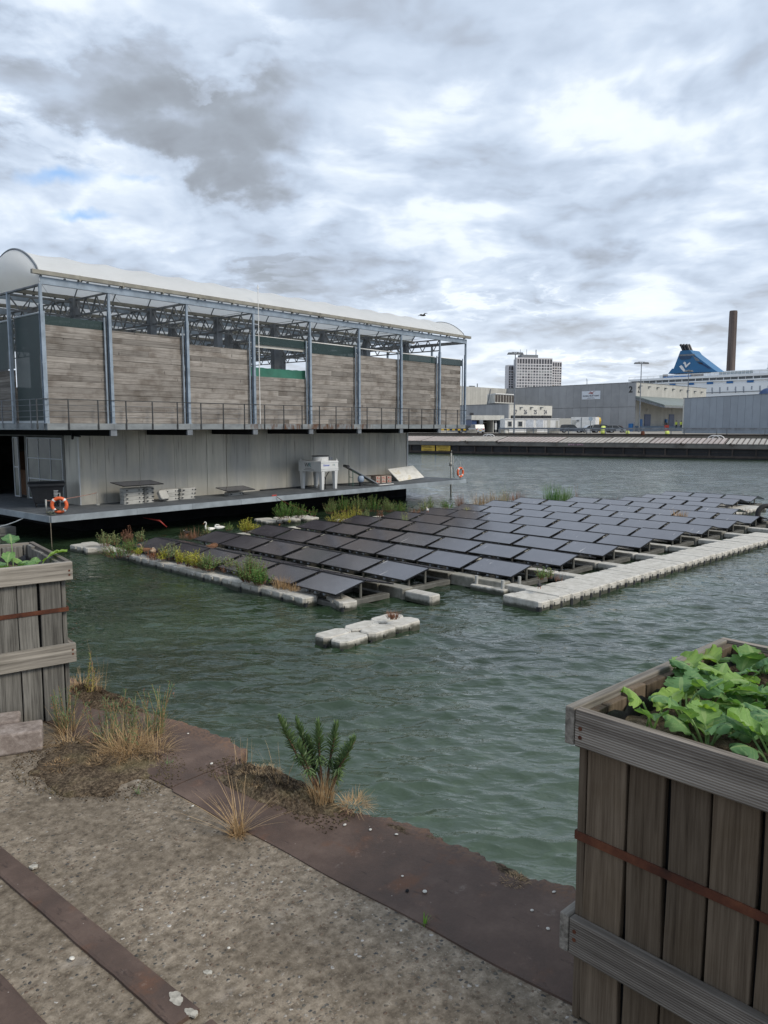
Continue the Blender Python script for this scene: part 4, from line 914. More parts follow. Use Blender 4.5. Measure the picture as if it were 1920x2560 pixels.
m = MB(); m.box(.08, .06, .0, 1.72, .24, .13); m.box(.08, 1.16, .0, 1.72, 1.34, .13); m.box(.08, .24, .01, .26, 1.16, .125); m.box(1.54, .24, .01, 1.72, 1.16, .125); m.build('float_base', FL2, base, bevel=.02)
for y in (.15, 1.25):
    for x in (.28, .86): m = MB(); m.tube([(x, y, .13), (x, y, ZL+.18*(x/PW)-.0)], .033, 10); m.build('leg', FL2, base)
for y in (.4, .7, 1.0):
    m = MB(); m.box(.0, y, ZL-.05, .05, y+.05, ZL-.004); m.build('clamp', GALVD, base)
rowc = {0: range(0, 6), 1: range(0, 6), 10: range(0, 5), 11: range(1, 4), 12: range(1, 4), 13: range(1, 4)}
for r in range(2, 10): rowc[r] = range(-1, 6)
first = True; rj = random.Random(3)
for r in range(14):
    cs = list(rowc[r])
    for c in cs:
        o = org(r, c); lab = 'dark tilted solar panel, %s from the right end of the %s row from the left' % (ORD[c-cs[0]], ORD[r])
        loc = (o.x, o.y, rj.uniform(-.012, .012)); rz = R_(A5+.3+rj.uniform(-.5, .5))
        if first: base.location = loc; base.rotation_euler = (0, 0, rz); base['label'] = lab; first = False; ob = base
        else: ob = dup(base, loc, rz, lab)
        ob.rotation_euler = (R_(rj.uniform(-.35, .35)), R_(rj.uniform(-.8, .8)), rz)
# plank walkways between the rows
def _strip(t):
    p = t.geo(); n = t.noise(p, 5., 6, .65); return PB(t, t.mix(1., t.ramp(n, [(.3, (.15, .145, .12)), (.55, (.26, .25, .215)), (.7, (.36, .35, .31))]), t.ramp(t.attr(), [(0, .75), (1, 1.1)]), 'MULTIPLY'), .85, 0, t.bump(n, .3, .01))
STRIP = M_('dirty_walkway_float', _strip)
def _flt(t):
    p = t.geo(); z = t.node('ShaderNodeSeparateXYZ', 2, Vector=p); n = t.noise(p, 6., 7, .65); f = t.noise(p, 30., 5, .7)
    c = t.ramp(n, [(.3, (.33, .32, .28)), (.5, (.45, .435, .395)), (.7, (.54, .53, .49))])
    sp = t.vor(p, 15., out=0); c = t.mix(t.ma('MULTIPLY', t.mr(sp, .10, .19, .95, 0.), t.mr(t.noise(p, 3.1, 3), .46, .58)), c, (.07, .045, .03))
    c = t.mix(t.mr(f, .58, .72, 0, .55), c, (.17, .14, .10))
    g = t.ma('SINE', t.ma('MULTIPLY', t.node('ShaderNodeSeparateXYZ', 0, Vector=p), 140.))
    c = t.mix(t.mr(t.ma('ADD', z, t.ma('MULTIPLY', n, .12)), .10, .19, .92, 0.), c, (.025, .03, .018))
    return PB(t, t.mix(1., c, t.ramp(t.attr(), [(0, .86), (1, 1.06)]), 'MULTIPLY'), .7, 0, t.bump(t.ma('ADD', f, t.ma('MULTIPLY', g, .3)), .35, .006), .35)
FLW = M_('white_float_plastic', _flt)
for r in range(0, 10):
    lo = org(r, 0)+E1*1.80; a0 = -1.15 if r == 0 else (-2.45 if r > 0 else 0); a1 = 9.35
    if r == 0: a1 = 9.2
    if r >= 1:
        yin = 8.95-.087*(lo.x-14.8)*1.0; a0 = yin-lo.y+.0
    lab = 'narrow grey float walkway between the %s and %s rows of solar panels' % (ORD[r], ORD[r+1])
    rt_ = thing('float_walkway', lab, 'walkway', (lo.x, lo.y, 0), R_(A5+.5), 'float walkways between the panel rows')
    m = MB(); w = MB(); y = a0
    while y < a1:
        t_ = w if y < (-1.6 if r > 0 else -.35) else m
        fblock(t_, 0, y+.006, .0, .345, .83, .215 if t_ is w else .255, ch=.04); y += .845
    m.build('walking_plank', STRIP, rt_)
    if w.v: w.build('end_float', FLW, rt_)
# cross pontoon with uprights under the open corner
m0 = MB(); fblock(m0, 0, 0, -.12, .415, .83, .40); me_base = m0
def fl(name, lab, loc, rz, mb_, grp, mat=None):
    r = thing(name, lab, 'float block', loc, rz, grp)
    return r
LM = MB(); fblock(LM, 0, 0, -.14, .43, .825, .33, ch=.06); LM.box(-.035, .36, .10, 0.0, .46, .17); LM.box(.10, -.03, .06, .2, .0, .12)
proto = None
def place(proto, loc, rz, lab, grp, parts, tilt=(0, 0)):
    if proto is None:
        proto = thing('float_block', lab, 'float block', loc, rz, grp)
        for nm, mb_, mt in parts: mb_.build(nm, mt, proto)
        ob = proto
    else: ob = dup(proto, loc, rz, lab, grp)
    ob.rotation_euler = (tilt[0], tilt[1], rz); return proto
LUG = MB(); LUG.tube([(.045, -.005, -.06), (.045, -.005, .08)], .04, 8)
dL = Vector((.0766, .997, 0)); p0 = Vector((11.53, 12.30, 0)); a4 = -math.atan2(.0766, .997)
for i in range(14):
    o = p0+dL*(.835*i)+Vector((rj.uniform(-.012, .012), 0, 0))
    proto = place(proto, (o.x, o.y, rj.uniform(-.01, .01)), a4+rj.uniform(-.012, .012), 'white float block, %s from the near end of the left planted edge row' % ORD[i], 'float blocks along the left edge of the solar field', [('block_body', LM, FLW), ('connector', LUG, BLACKP)], (rj.uniform(-.015, .015), rj.uniform(-.01, .01)))
place(proto, (11.78, 11.42, 0), a4-.30, 'loose white float block lying askew at the near left corner of the solar field', 'float blocks at the near corner', None)
place(proto, (12.0, 23.0, .0), a4+.1, 'white float block at the far left tip of the solar field', None, None)
for i in range(3): place(proto, (12.62+.1*i, 22.2+.85*i*.3, .02), a4+1.2+.1*i, 'white float block behind the far left plants, %s one' % ORD[i], 'float blocks at the far left tip', None)
for i in range(9): q = p0+dL*(.86*i+.4)+Vector((.445, 0, 0)); place(proto, (q.x, q.y, -.01), a4, 'float block half under the first panel row, %s from the near end' % ORD[i], 'second line of float blocks under the left panel row', None)
# right walkway
RM = MB(); fblock(RM, 0, 0, -.14, .412, 1.04, .35, ch=.055); RM.box(.10, -.03, .08, .3, .0, .15)
RL = MB(); RL.tube([(.0, .035, -.06), (.0, .035, .10)], .062, 8)
pr = None; pR = Vector((14.56, 8.10, 0)); dR = Vector((.9963, -.0860, 0)); aR = math.atan2(-.086, .9963)
NUM = ORD+['fifteenth', 'sixteenth', 'seventeenth', 'eighteenth', 'nineteenth', 'twentieth']+['twenty-'+q for q in ORD[:9]]+['thirtieth']+['thirty-'+q for q in ORD[:9]]
for i in range(36):
    o = pR+dR*(.417*i)+Vector((0, rj.uniform(-.012, .012), 0)); lab = 'white float block, %s from the near corner of the right hand walkway' % NUM[i]
    pr = place(pr, (o.x, o.y, rj.uniform(-.008, .008)), aR+rj.uniform(-.01, .01), lab, 'float blocks forming the right hand walkway', [('block_body', RM, FLW), ('connector', RL, BLACKP)], (rj.uniform(-.01, .01), rj.uniform(-.02, .02)))
# platform at the far right
q0 = G(1838, 1283, .25)
for i in range(11):
    o = q0+dR*(.417*i)+Vector((-.2, .25, 0)); place(pr, (o.x, o.y, 0), aR+.02, 'white float block of the far right platform, %s from its left end' % ORD[i], 'float blocks of the far right platform', None)
    if i < 9: o = q0+dR*(.417*i+.6)+Vector((-.2, 1.4, 0)); place(pr, (o.x, o.y, 0), aR+.02, 'back row float block of the far right platform, %s from its left end' % ORD[i], 'float blocks of the far right platform', None)
# pontoon under the open corner between the rows
pc = thing('support_pontoon', 'low white pontoon frame with three uprights below the near corner of the third panel row', 'pontoon', (15.9, 9.95, 0), R_(A5))
m = MB(); m.box(-.42, -.42, -.05, -.20, .62, .13); m.box(.25, -.42, -.05, .47, .62, .13); m.box(-.2, -.42, -.05, .25, -.22, .128); m.box(-.2, .42, -.05, .25, .62, .128); m.build('frame_float', FLW, pc, bevel=.03)
for x, y in ((-.31, -.3), (-.31, .5), (.36, -.3)): m = MB(); m.tube([(x, y, .13), (x, y, .34)], .042, 10); m.build('upright', FLT, pc)
# loose raft of six blocks
RB = MB(); fblock(RB, 0, 0, -.16, .745, .41, .31, ch=.10); RB.box(.3, -.03, .03, .42, 0, .08)
RC = MB(); RC.tube([(.0, .045, -.06), (.0, .045, .02)], .035, 10)
pq = None; o0 = G(595, 600, 0); ctr = Vector((10.42, 9.38, 0)); ra = R_(-1); ex = Vector((math.cos(ra), math.sin(ra), 0)); ey = Vector((-ex.y, ex.x, 0))
names = [['near left', 'middle left', 'far left'], ['near right', 'middle right', 'far right']]
L0 = G(869, 1610, .1)      # nearest corner
for j in range(2):
    for i in range(3):
        o = L0+ex*(.76*i-.10)+ey*(.425*j); o.z = -.01+.012*((i+j) % 2)
        pq = place(pq, tuple(o), ra+R_([1, -1, .5][i]), '%s speckled white float block of the loose six block raft' % names[1-j][i], 'float blocks of the loose raft in open water', [('block_body', RB, FLW), ('connector', RC, BLACKP)], (R_(rj.uniform(-1, 1)), R_(rj.uniform(-1.2, 1.2))))
# plant raft below the barn
q1 = G(667, 1301, .2)
for j in range(3):
    for i in range(3):
        o = q1+Vector((math.cos(R_(-14)), math.sin(R_(-14)), 0))*(.88*i)+Vector((.242, .970, 0))*(.43*j)
        place(pq, (o.x, o.y, 0), R_(-14), 'float block of the planted raft below the barn, %s from left in the %s line' % (ORD[i], ORD[j]), 'float blocks of the planted raft', None)
for i in range(7):
    o = Vector((22.6+.88*i, 22.0-.25*i, 0)); place(pq, (o.x, o.y, 0), R_(-15), 'float block under the long green planting, %s from the left' % ORD[i], 'float blocks under the back planting', None)
for i, (u, v) in enumerate([(585, 1334), (640, 1322), (715, 1318), (1000, 1292), (1075, 1285), (1190, 1266), (1260, 1260)]):
    o = G(u, v, .2); place(pq, (o.x, o.y, -.01), R_(-8), 'float block at the back edge of the solar field, %s from the left' % ORD[i], 'float blocks along the back edge', None)
ty = G(1914, 1312, .1)
m = MB(); m.tube([ty+Vector((.0, .0, .42))+(RT*math.cos(a)+Vector((0, 0, 1))*math.sin(a))*.34 for a in [2*math.pi*i/20 for i in range(21)]], .10, 10); tag(m.build('rubber_tyre', TYRE, smooth=True), 'black rubber tyre standing upright on the floats at the right edge', 'tyre')

# ---------------------------------------------------------------- plants on the floats
rs = random.Random(11)
def pb(u, v, w, h, mat, lab, z=.25, n=26, ll=.065, lw=.022, name='shrub', stm=None, grp=None):
    p = G(u, v, z); f = p.dot(FW); k = f/F
    return bush(name, lab, (p.x, p.y, z), w*k, h*k*1.02, mat, rs, n, ll, lw, grp, stm)
def tf(u, v, w, h, mat, lab, z=.25, n=120, name='grass_tuft', bw=.012, lean=.5, leafy=None):
    p = G(u, v, z); k = p.dot(FW)/F; r = thing(name, lab, 'plant', (p.x, p.y, z)); m = MB()
    grass(m, (0, 0, 0), n, h*k*1.15, w*k*.42, bw, rs, lean, 1., .35); m.build('stalks', mat, r)
    if leafy:
        m = MB()
        for _ in range(n*3): a = rs.random()*6.28; q = rs.random()**.5*w*k*.45; leaf(m, (q*math.cos(a), q*math.sin(a), rs.random()*h*k*.8), (rs.uniform(-1, 1), rs.uniform(-1, 1), rs.random()), (0, 0, 1), .05, .014, rs.random())
        m.build('foliage', leafy, r)
    return r
pb(262, 1366, 40, 46, LO, 'upright olive bush, leftmost plant on the float tip', n=22)
pb(290, 1362, 26, 36, LO, 'small olive bush second from the float tip', n=14)
pb(322, 1356, 36, 44, LR, 'reddish brown and green bush behind the float tip', n=16); pb(352, 1354, 26, 34, LO, 'small bush with brown head left of the geese', n=12)
pb(300, 1392, 100, 34, LD, 'low feathery green plant spilling over the float edge into the water', .12, 60, .07, .012)
pb(335, 1382, 70, 42, LD, 'feathery green plant behind the spilling one', .2, 40, .07, .012)
pb(346, 1390, 30, 26, LY, 'small yellow green bush just left of the two geese', n=16)
pb(425, 1398, 60, 46, LO, 'grey green bush right of the geese', n=34); pb(405, 1400, 34, 34, LY, 'yellow leaf bush mixed with dry stalks right of the geese', n=16)
tf(388, 1398, 44, 30, LR, 'reddish dry stalks around the two geese', n=90)
pb(448, 1410, 30, 40, LY, 'bright yellow bush left of middle of the planted row', n=20); pb(470, 1416, 34, 40, LY, 'yellow green bush in the middle of the planted row', n=20)
pb(492, 1420, 36, 52, LY, 'tall yellow bush in the middle of the planted row', n=24); pb(522, 1426, 54, 48, LG, 'dense green bush right of the yellow bushes', n=40)
pb(560, 1422, 40, 38, LO, 'grey green bush behind the dense green one', n=24); pb(582, 1428, 40, 36, LO, 'open sprawling bush between two big green ones', n=20)
tf(562, 1430, 22, 18, LR, 'small red brown stalks at the foot of the sprawling bush', n=40)
pb(628, 1452, 84, 66, LG, 'largest green bush near the right end of the planted row', n=90, ll=.055); pb(652, 1462, 66, 46, LD, 'low fresh green growth at the foot of the largest bush', n=50)
tf(706, 1470, 56, 32, LT, 'dry orange brown stalks at the near end of the planted row', n=140); tf(735, 1476, 40, 22, LT, 'short dry stalks beside the askew float block', n=80)
tf(478, 1346, 70, 28, LR, 'brown twiggy nest plants around the black coot', z=.2, n=140); pb(520, 1338, 26, 28, LO, 'small olive bush below the upright swan', n=14)
pb(571, 1326, 26, 20, LG, 'small round green bush right of the swans', n=14); pb(617, 1331, 46, 38, LY, 'yellow green bush at the back left of the field', n=34); pb(642, 1332, 26, 26, LY, 'low yellow bush touching the first back panel', n=16)
pb(712, 1296, 62, 46, LD, 'leafy green bush on the left of the planted raft', .28, 50, .07, .03); pb(748, 1294, 46, 40, LD, 'green bush in the middle of the planted raft', .28, 34, .07, .02); pb(782, 1292, 26, 26, LD, 'small green tuft at the right of the planted raft', .28, 14, .06, .02)
pb(722, 1308, 10, 14, LY, 'tiny sprout by the back panels', n=5)
pb(838, 1308, 50, 34, LY, 'yellow green flowering bush left of the long planting', n=36, ll=.04, lw=.02); pb(868, 1304, 44, 38, LY, 'yellow green flowering bush beside the first', n=34, ll=.04, lw=.02); pb(890, 1300, 34, 42, LY, 'yellow flowering bush at the right of the pair', n=24, ll=.04, lw=.02)
for i, (u, v, w, h) in enumerate([(826, 1284, 40, 38), (858, 1280, 48, 42), (896, 1279, 50, 44), (934, 1279, 50, 42), (970, 1280, 48, 38), (1000, 1283, 36, 30)]): pb(u, v, w, h, LD if i % 2 else LG, 'tall green bush of the long back planting, %s from the left' % ORD[i], .25, 44, .07, .016, grp='green bushes of the long back planting')
pb(915, 1296, 30, 28, LO, 'round olive bush in front of the long planting', n=16); pb(952, 1296, 22, 22, LR, 'reddish low bush in front of the long planting', n=12)
tf(1012, 1302, 22, 26, LO, 'small yellow green weed growing up between back panels', .35, 24, leafy=LY)
pb(1062, 1280, 26, 36, LO, 'pale upright plant behind the grey back panel', n=16); pb(1076, 1278, 26, 42, LG, 'taller pale green plant behind the grey back panel', n=12); tf(1040, 1284, 50, 18, LR, 'low reddish plants behind the back panels', n=80); pb(1118, 1272, 44, 24, LD, 'low dark green plant behind the dark back panel', n=26); tf(1112, 1272, 12, 40, LG, 'single tall stalk behind the dark back panel', n=8, leafy=LG)
tf(1150, 1266, 30, 42, LR, 'reddish feathery grass left in the dry planting', n=100); tf(1200, 1262, 60, 36, LT, 'orange brown dry grass in the dry back planting', n=150); tf(1245, 1258, 60, 38, LT, 'brown dry grass with green tips in the back planting', n=150, leafy=LO); tf(1290, 1252, 60, 30, LR, 'reddish dry grass at the right of the back planting', n=150); tf(1264, 1252, 20, 54, LO, 'tall pale green spray above the dry grass', n=24, leafy=LO)
tf(1168, 1284, 12, 20, LY, 'yellow weed sprouting between two back panels', .4, 16, leafy=LY)
tf(1380, 1252, 52, 50, LD, 'tall green reeds behind the back panels', n=150, bw=.018, lean=.4, leafy=LG); tf(1410, 1252, 46, 44, LG, 'green reeds right of the tallest ones', n=120, bw=.018, leafy=LG); tf(1443, 1244, 14, 36, LR, 'thin brown seed stalks right of the reeds', n=14, lean=.2)
tf(1538, 1250, 16, 16, LR, 'thin brown twigs behind the far panels', n=10); tf(1700, 1292, 44, 22, LT, 'dry brown grass growing up through the far panels', .4, 110, lean=.8); tf(1862, 1280, 24, 20, LT, 'small dry twig bundle on the far right platform', .3, 30, lean=1.4); tf(1863, 1244, 24, 12, LR, 'thin red stalks behind the last panel row', .4, 14)
pb(1352, 1448, 36, 34, LG, 'green weed on the near corner of the right walkway', .31, 18); pb(1374, 1446, 24, 30, LO, 'pale weed beside the green one on the walkway corner', .31, 10); tf(1395, 1452, 34, 22, LR, 'thin red stalks on the walkway corner', .31, 16)
tf(983, 1546, 36, 24, LR, 'red brown succulent tuft on the far block of the loose raft', .26, 130, lean=1.1)

# ---------------------------------------------------------------- birds
def loftpath(m, pts, rad, n=12, mi=0, t=.5):        # rings along a path, radii (side, up)
    P = [Vector(p) for p in pts]; rings = []
    for i, p in enumerate(P):
        d = (P[min(i+1, len(P)-1)]-P[max(i-1, 0)]).normalized(); s_ = Vector((0, 1, 0)); u = s_.cross(d).normalized() if abs(d.y) < .9 else Vector((0, 0, 1)); a, b = rad[i]
        rings.append([p+s_*math.cos(x)*a+u*math.sin(x)*b for x in [2*math.pi*j/n for j in range(n)]])
    m.loft(rings, mi, t)
def bird(name, lab, cat, loc, rz, s, body, neck, mats, beakm, legs=True, wing=None, legm=None, beakl=.04):
    # body: list of (x,z,rside,rup) from tail to breast, neck continues to the head
    r = thing(name, lab, cat, loc, R_(rz)); pts = [(x*s, 0, z*s) for x, z, a, b in body+neck]; rad = [(a*s, b*s) for x, z, a, b in body+neck]
    m = MB(); loftpath(m, pts, rad); m.build('body', mats[0], r, smooth=True, sub=1)
    hx, hz = neck[-2][0]*s, neck[-2][1]*s; d = Vector((neck[-1][0]-neck[-3][0], 0, neck[-1][1]-neck[-3][1])); d = d.normalized() if d.length > 0 else Vector((1, 0, 0))
    m = MB(); p = Vector((neck[-1][0]*s, 0, neck[-1][1]*s)); m.tube([p-d*.01*s, p+d*beakl*s*.5, p+d*beakl*s], [.016*s, .012*s, .003*s], 6); m.build('beak', beakm, r)
    for q in (-1, 1):
        m = MB(); x0 = body[1][0]; rings = []
        for i in range(7):
            k = i/6; x = (body[0][0]-.02)+(body[-2][0]-body[0][0])*k; h = math.sin(math.pi*min(1, k*.9+.08)); bz = np.interp(x, [b[0] for b in body], [b[1] for b in body]); br = np.interp(x, [b[0] for b in body], [b[2] for b in body]); bu = np.interp(x, [b[0] for b in body], [b[3] for b in body])
            rings.append([((x)*s, q*(br*math.cos(a)+.008)*s, (bz+(bu+.008)*math.sin(a))*s) for a in (R_(-20), R_(5), R_(30), R_(55), R_(72))])
        m.loft(rings, caps=False, closed=False, t=.5); m.build('wing', mats[1], r, smooth=True)
    if legs:
        for q in (-1, 1):
            m = MB(); m.tube([(body[2][0]*s, q*.04*s, body[2][1]*s), (body[2][0]*s+.01, q*.04*s, .01)], .007*s+.002, 5); m.tube([(body[2][0]*s, q*.04*s, .006), (body[2][0]*s+.05*s, q*.04*s, .004)], .009*s, 5); m.build('leg', legm or DARK, r)
    return r
SW = plain('white_feathers', (.74, .73, .69), .8, 0, .12, 14, .3); GB = plain('brown_feathers', (.14, .065, .03), .8, 0, .4, 16, .3); GG = plain('buff_feathers', (.30, .23, .16), .8, 0, .35, 14, .3); BK = plain('black_feathers', (.012, .012, .014), .6, 0, .4, 14, .3); ORB = plain('orange_beak', (.5, .15, .03), .5); GRF = plain('dark_grey_feathers', (.06, .055, .05), .8, 0, .4, 14, .3)
bodyS = [(-.42, .20, .01, .01), (-.34, .19, .08, .06), (-.2, .16, .15, .12), (0, .14, .18, .14), (.16, .15, .16, .13), (.26, .20, .10, .10)]
p = G(524, 1328, .2); bird('swan', 'white swan with raised curved neck resting at the back of the floats', 'swan', (p.x, p.y, .20), 150, .5, bodyS, [(.29, .30, .055, .06), (.28, .42, .042, .045), (.23, .52, .036, .038), (.22, .62, .034, .036), (.27, .70, .034, .038), (.33, .68, .036, .042), (.38, .63, .028, .028), (.40, .60, .012, .012)], (SW, SW), ORB, False, beakl=.09)
p = G(548, 1326, .2); bird('swan', 'white swan lying with its head tucked into its back', 'swan', (p.x, p.y, .22), 120, .55, bodyS, [(.28, .27, .06, .06), (.22, .34, .045, .045), (.12, .345, .042, .04), (.04, .33, .038, .04), (-.02, .32, .03, .03), (-.05, .31, .012, .012)], (SW, SW), ORB, False, beakl=.05)
bodyG = [(-.28, .27, .01, .01), (-.2, .26, .05, .045), (-.08, .24, .10, .09), (.06, .23, .115, .105), (.16, .25, .09, .09), (.2, .31, .05, .055)]
nkG = [(.21, .38, .032, .034), (.22, .45, .028, .03), (.25, .50, .034, .038), (.29, .50, .026, .026), (.31, .49, .012, .012)]
tuck = [(.17, .33, .045, .05), (.10, .36, .036, .036), (.02, .355, .036, .04), (-.03, .34, .02, .02), (-.05, .335, .01, .01)]
for (u, v, rz, nk, mt, l) in [(366, 1388, 150, nkG, (GG, GB), 'brown goose standing left among the red stalks on the planted row'), (382, 1391, 40, tuck, (GG, GG), 'buff brown goose resting with lowered head beside the standing goose')]:
    p = G(u, v, .25); bird('goose', l, 'goose', (p.x, p.y, .25), rz, .66, bodyG, nk, mt, ORB, True, legm=ORB)
p = G(532, 1377, .30); bird('goose', 'chestnut brown goose with pale belly standing on the first row walkway', 'goose', (p.x, p.y, .28), -30, .66, bodyG, tuck, (GB, GB), ORB, True, legm=ORB)
bodyC = [(-.17, .12, .01, .01), (-.12, .13, .04, .04), (-.03, .12, .075, .07), (.06, .12, .07, .065), (.11, .15, .04, .045)]
nkC = [(.12, .19, .026, .028), (.125, .23, .024, .026), (.15, .245, .026, .028), (.17, .24, .012, .012)]
for (u, v, z, rz, mt, l, s) in [(467, 1338, .28, 190, (BK, BK), 'black coot sitting on the brown nest at the back left', .75), (698, 1313, .2, 150, (BK, BK), 'black coot standing near the back edge beside the planted raft', .8), (1348, 1472, .31, 35, (GRF, BK), 'dark moorhen with reddish tail standing on the walkway corner', .68)]:
    p = G(u, v, z); bird('waterbird', l, 'bird', (p.x, p.y, z), rz, s, bodyC, nkC, mt, OFFW, True, legm=ORB)
p = G(1069, 1279, .5); bird('gull', 'small white gull standing on the grey back panel', 'gull', (p.x, p.y, .48), 200, .8, bodyC, nkC, (SW, GALVD), ORB, True, legm=ORB)
p = PT(1057, 789, 60); r = thing('gull', 'gull in flight above the right end of the barn roof', 'gull', tuple(p), R_(-20)); m = MB(); loftpath(m, [(-.3, 0, 0), (-.15, 0, 0), (.05, 0, .02), (.2, 0, .03), (.27, 0, .02)], [(.01, .01), (.05, .05), (.08, .07), (.05, .05), (.01, .01)]); m.build('body', GRF, r, smooth=True)
for q in (-1, 1):
    m = MB(); m.loft([[(.08, q*.05, .03), (-.08, q*.05, .03), (-.08, q*.05, .02), (.08, q*.05, .02)], [(.12, q*.3, .16), (-.02, q*.3, .15), (-.02, q*.3, .14), (.12, q*.3, .15)], [(.02, q*.66, .06), (-.04, q*.66, .05), (-.04, q*.66, .045), (.02, q*.66, .05)]]); m.build('wing', GRF, r)
# ================================================================ CRATES ON THE QUAY
def crate(lab, loc, rz, x0, x1, y0, y1, st, b2, wz, seed, soil):
    rs = random.Random(seed); R0 = thing('wooden_crate', lab, 'planter crate', loc, rz)
    HH = .93; tb = .03; px0, px1, py0, py1 = x0+tb, x1-tb, y0+tb, y1-tb; pt = .024
    for side in range(4):
        a, b = (px0, px1) if side < 2 else (py0+pt+.001, py1-pt-.001); q = a; k = 0
        while q < b-.03:
            w = min(rs.uniform(.108, .132), b-q); g = rs.uniform(.004, .013); m = MB(); zt = HH-rs.uniform(.004, .02); e = q+w-g
            if b-e < .03: e = b
            zb = rs.uniform(.0, .02)
            sk = rs.uniform(-.003, .003)
            if side == 0: p = [(q, py0), (e, py0), (e, py0+pt), (q, py0+pt)]
            elif side == 1: p = [(q, py1-pt), (e, py1-pt), (e, py1), (q, py1)]
            elif side == 2: p = [(px0, q), (px0+pt, q), (px0+pt, e), (px0, e)]
            else: p = [(px1-pt, q), (px1, q), (px1, e), (px1-pt, e)]
            r = []
            for i in range(7):
                z = zb+(zt-zb)*i/6; d = sk*math.sin(i*1.1); r.append([(x+(d if side < 2 else 0), y+(d if side > 1 else 0), z) for x, y in p])
            m.loft(r); m.build('plank', wz, R0, bevel=.003); q = e+g if e < b else b
    for (za, zb_) in ((HH-.105, HH), (b2, b2+.108)):
        for side in range(4):
            m = MB(); o = rs.uniform(.0, .006)
            # the cross boards run past the ends of the long ones
            if side == 0: m.box(x0+tb+.002, y0, za, x1, y0+tb-.001, zb_+o)
            elif side == 1: m.box(x0, y1-tb+.001, za, x1-tb-.002, y1, zb_+o)
            elif side == 2: m.box(x0, y0 if FRONT2 else y0+.0, za, x0+tb-.001, y1-tb-.002, zb_+o*.5)
            else: m.box(x1-tb+.001, y0+tb+.002, za, x1, y1, zb_+o*.5)
            m.build('rail_board', WOODRX if side < 2 else WOODR, R0, bevel=.004)
    for side in range(4):
        m = MB(); z0, z1 = st, st+.024
        def B(a, b, c, d, e, f): m.box(a, b, c, d, e, f)
        if side == 0: B(px0-.004, py0-.005, z0, px1+.004, py0-.0005, z1)
        elif side == 1: B(px0-.004, py1+.0005, z0, px1+.004, py1+.005, z1)
        elif side == 2: B(px0-.0055, py0-.004, z0, px0-.0006, py1+.004, z1)
        else: B(px1+.0006, py0-.004, z0, px1+.0055, py1+.004, z1)
        m.build('steel_band', RUST, R0)
    m = MB()
    for za in (HH-.05, HH-.075, b2+.075, b2+.05):
        for e in (0, 1):
            x = (x0+.05, x1-.02)[e]; m.tube([(x, y0-.002, za), (x, y0+.004, za)], .006, 7); y = (y0+.02, y1-.05)[e]; m.tube([(x0-.002, y, za), (x0+.004, y, za)], .006, 7); m.tube([(x1-.004, y, za), (x1+.002, y, za)], .006, 7)
    m.build('nail', RUST, R0)
    m = MB(); m.box(px0+pt+.004, py0+pt+.004, .02, px1-pt-.004, py1-pt-.004, soil-.03, t=.5); m.build('inner_lining', DARK, R0)
    m = MB(); r = []; n = 16; me = MB()
    vs = []; 
    for i in range(n+1):
        for j in range(n+1): vs.append((px0+pt+(px1-px0-2*pt)*i/n, py0+pt+(py1-py0-2*pt)*j/n, soil+rs.uniform(-.015, .018)))
    me.add(vs, [(i*(n+1)+j, (i+1)*(n+1)+j, (i+1)*(n+1)+j+1, i*(n+1)+j+1) for i in range(n) for j in range(n)], 0, .5); me.build('soil', SOIL, R0, smooth=True)
    m = MB(); r = []
    po = [(px0+pt+.002, py0+pt+.002), (px1-pt-.002, py0+pt+.002), (px1-pt-.002, py1-pt-.002), (px0+pt+.002, py1-pt-.002)]
    k = 26; path = []
    for (ax, ay), (bx, by) in zip(po, po[1:]+po[:1]):
        for i in range(k): path.append((ax+(bx-ax)*i/k, ay+(by-ay)*i/k))
    cx, cy = (px0+px1)/2, (py0+py1)/2
    for z, ins in ((soil-.05, .03), (soil+.01, .02), (soil+.045, .004)):
        ring = []
        for i, (x, y) in enumerate(path): w = .012*math.sin(i*1.7+z*90)+.008*math.sin(i*.9); s_ = 1-(ins+abs(w)*1.2); ring.append((cx+(x-cx)*s_, cy+(y-cy)*s_, z+w*.9))
        r.append(ring)
    m.loft(r, caps=False, t=.5); m.build('plastic_liner', LINER, R0, smooth=True)
    return R0
LINER = plain('black_plastic_liner', (.012, .013, .017), .3, 0, .3, 9, .4)
FRONT2 = True
CL = crate('weathered grey wooden planter crate at the left edge with a few bright seedlings', (2.125, 4.194, QZ), R_(-12.5), -1.15, 0, 0, .95, .64, .34, WOODZI, 4, .80)
CR = crate('dark brown wooden planter crate at the right edge full of leafy radish plants', (1.881, .934, QZ), R_(-6.0), 0, 1.02, -1.25, .03, .545, .212, WOODZ, 9, .85)
def _leafmat(t):
    tn = t.attr(); p = t.obj(); n = t.noise(p, 30., 4, .6); oi = t.n.new('ShaderNodeObjectInfo').outputs['Random']
    c = t.ramp(oi, [(0, (.10, .215, .095)), (.35, (.14, .275, .105)), (.7, (.20, .345, .10)), (1, (.30, .45, .10))])
    c = t.mix(t.mr(n, .3, .7, 0, .4), c, t.mix(1., c, (.55, .62, .6), 'MULTIPLY')); c = t.mix(t.mr(t.noise(p, 11., 4, .6), .60, .74, 0, .65), c, (.36, .36, .08)); c = t.mix(t.mr(t.vor(t.vm('ADD', p, (4, 2, 7)), 60.), .07, .13, .7, 0.), c, (.10, .07, .03))
    c = t.mix(t.mr(tn, .5, 1., 0, .5), c, (.34, .46, .20))
    nr = t.bump(t.noise(p, 90., 3), .25, .002)
    return t.node('ShaderNodeMixShader', 0, _0=.34, _1=PB(t, c, .7, 0, nr, .35), _2=t.node('ShaderNodeBsdfTranslucent', 0, Color=t.mix(1., c, (1.25, 1.35, .5), 'MULTIPLY')))
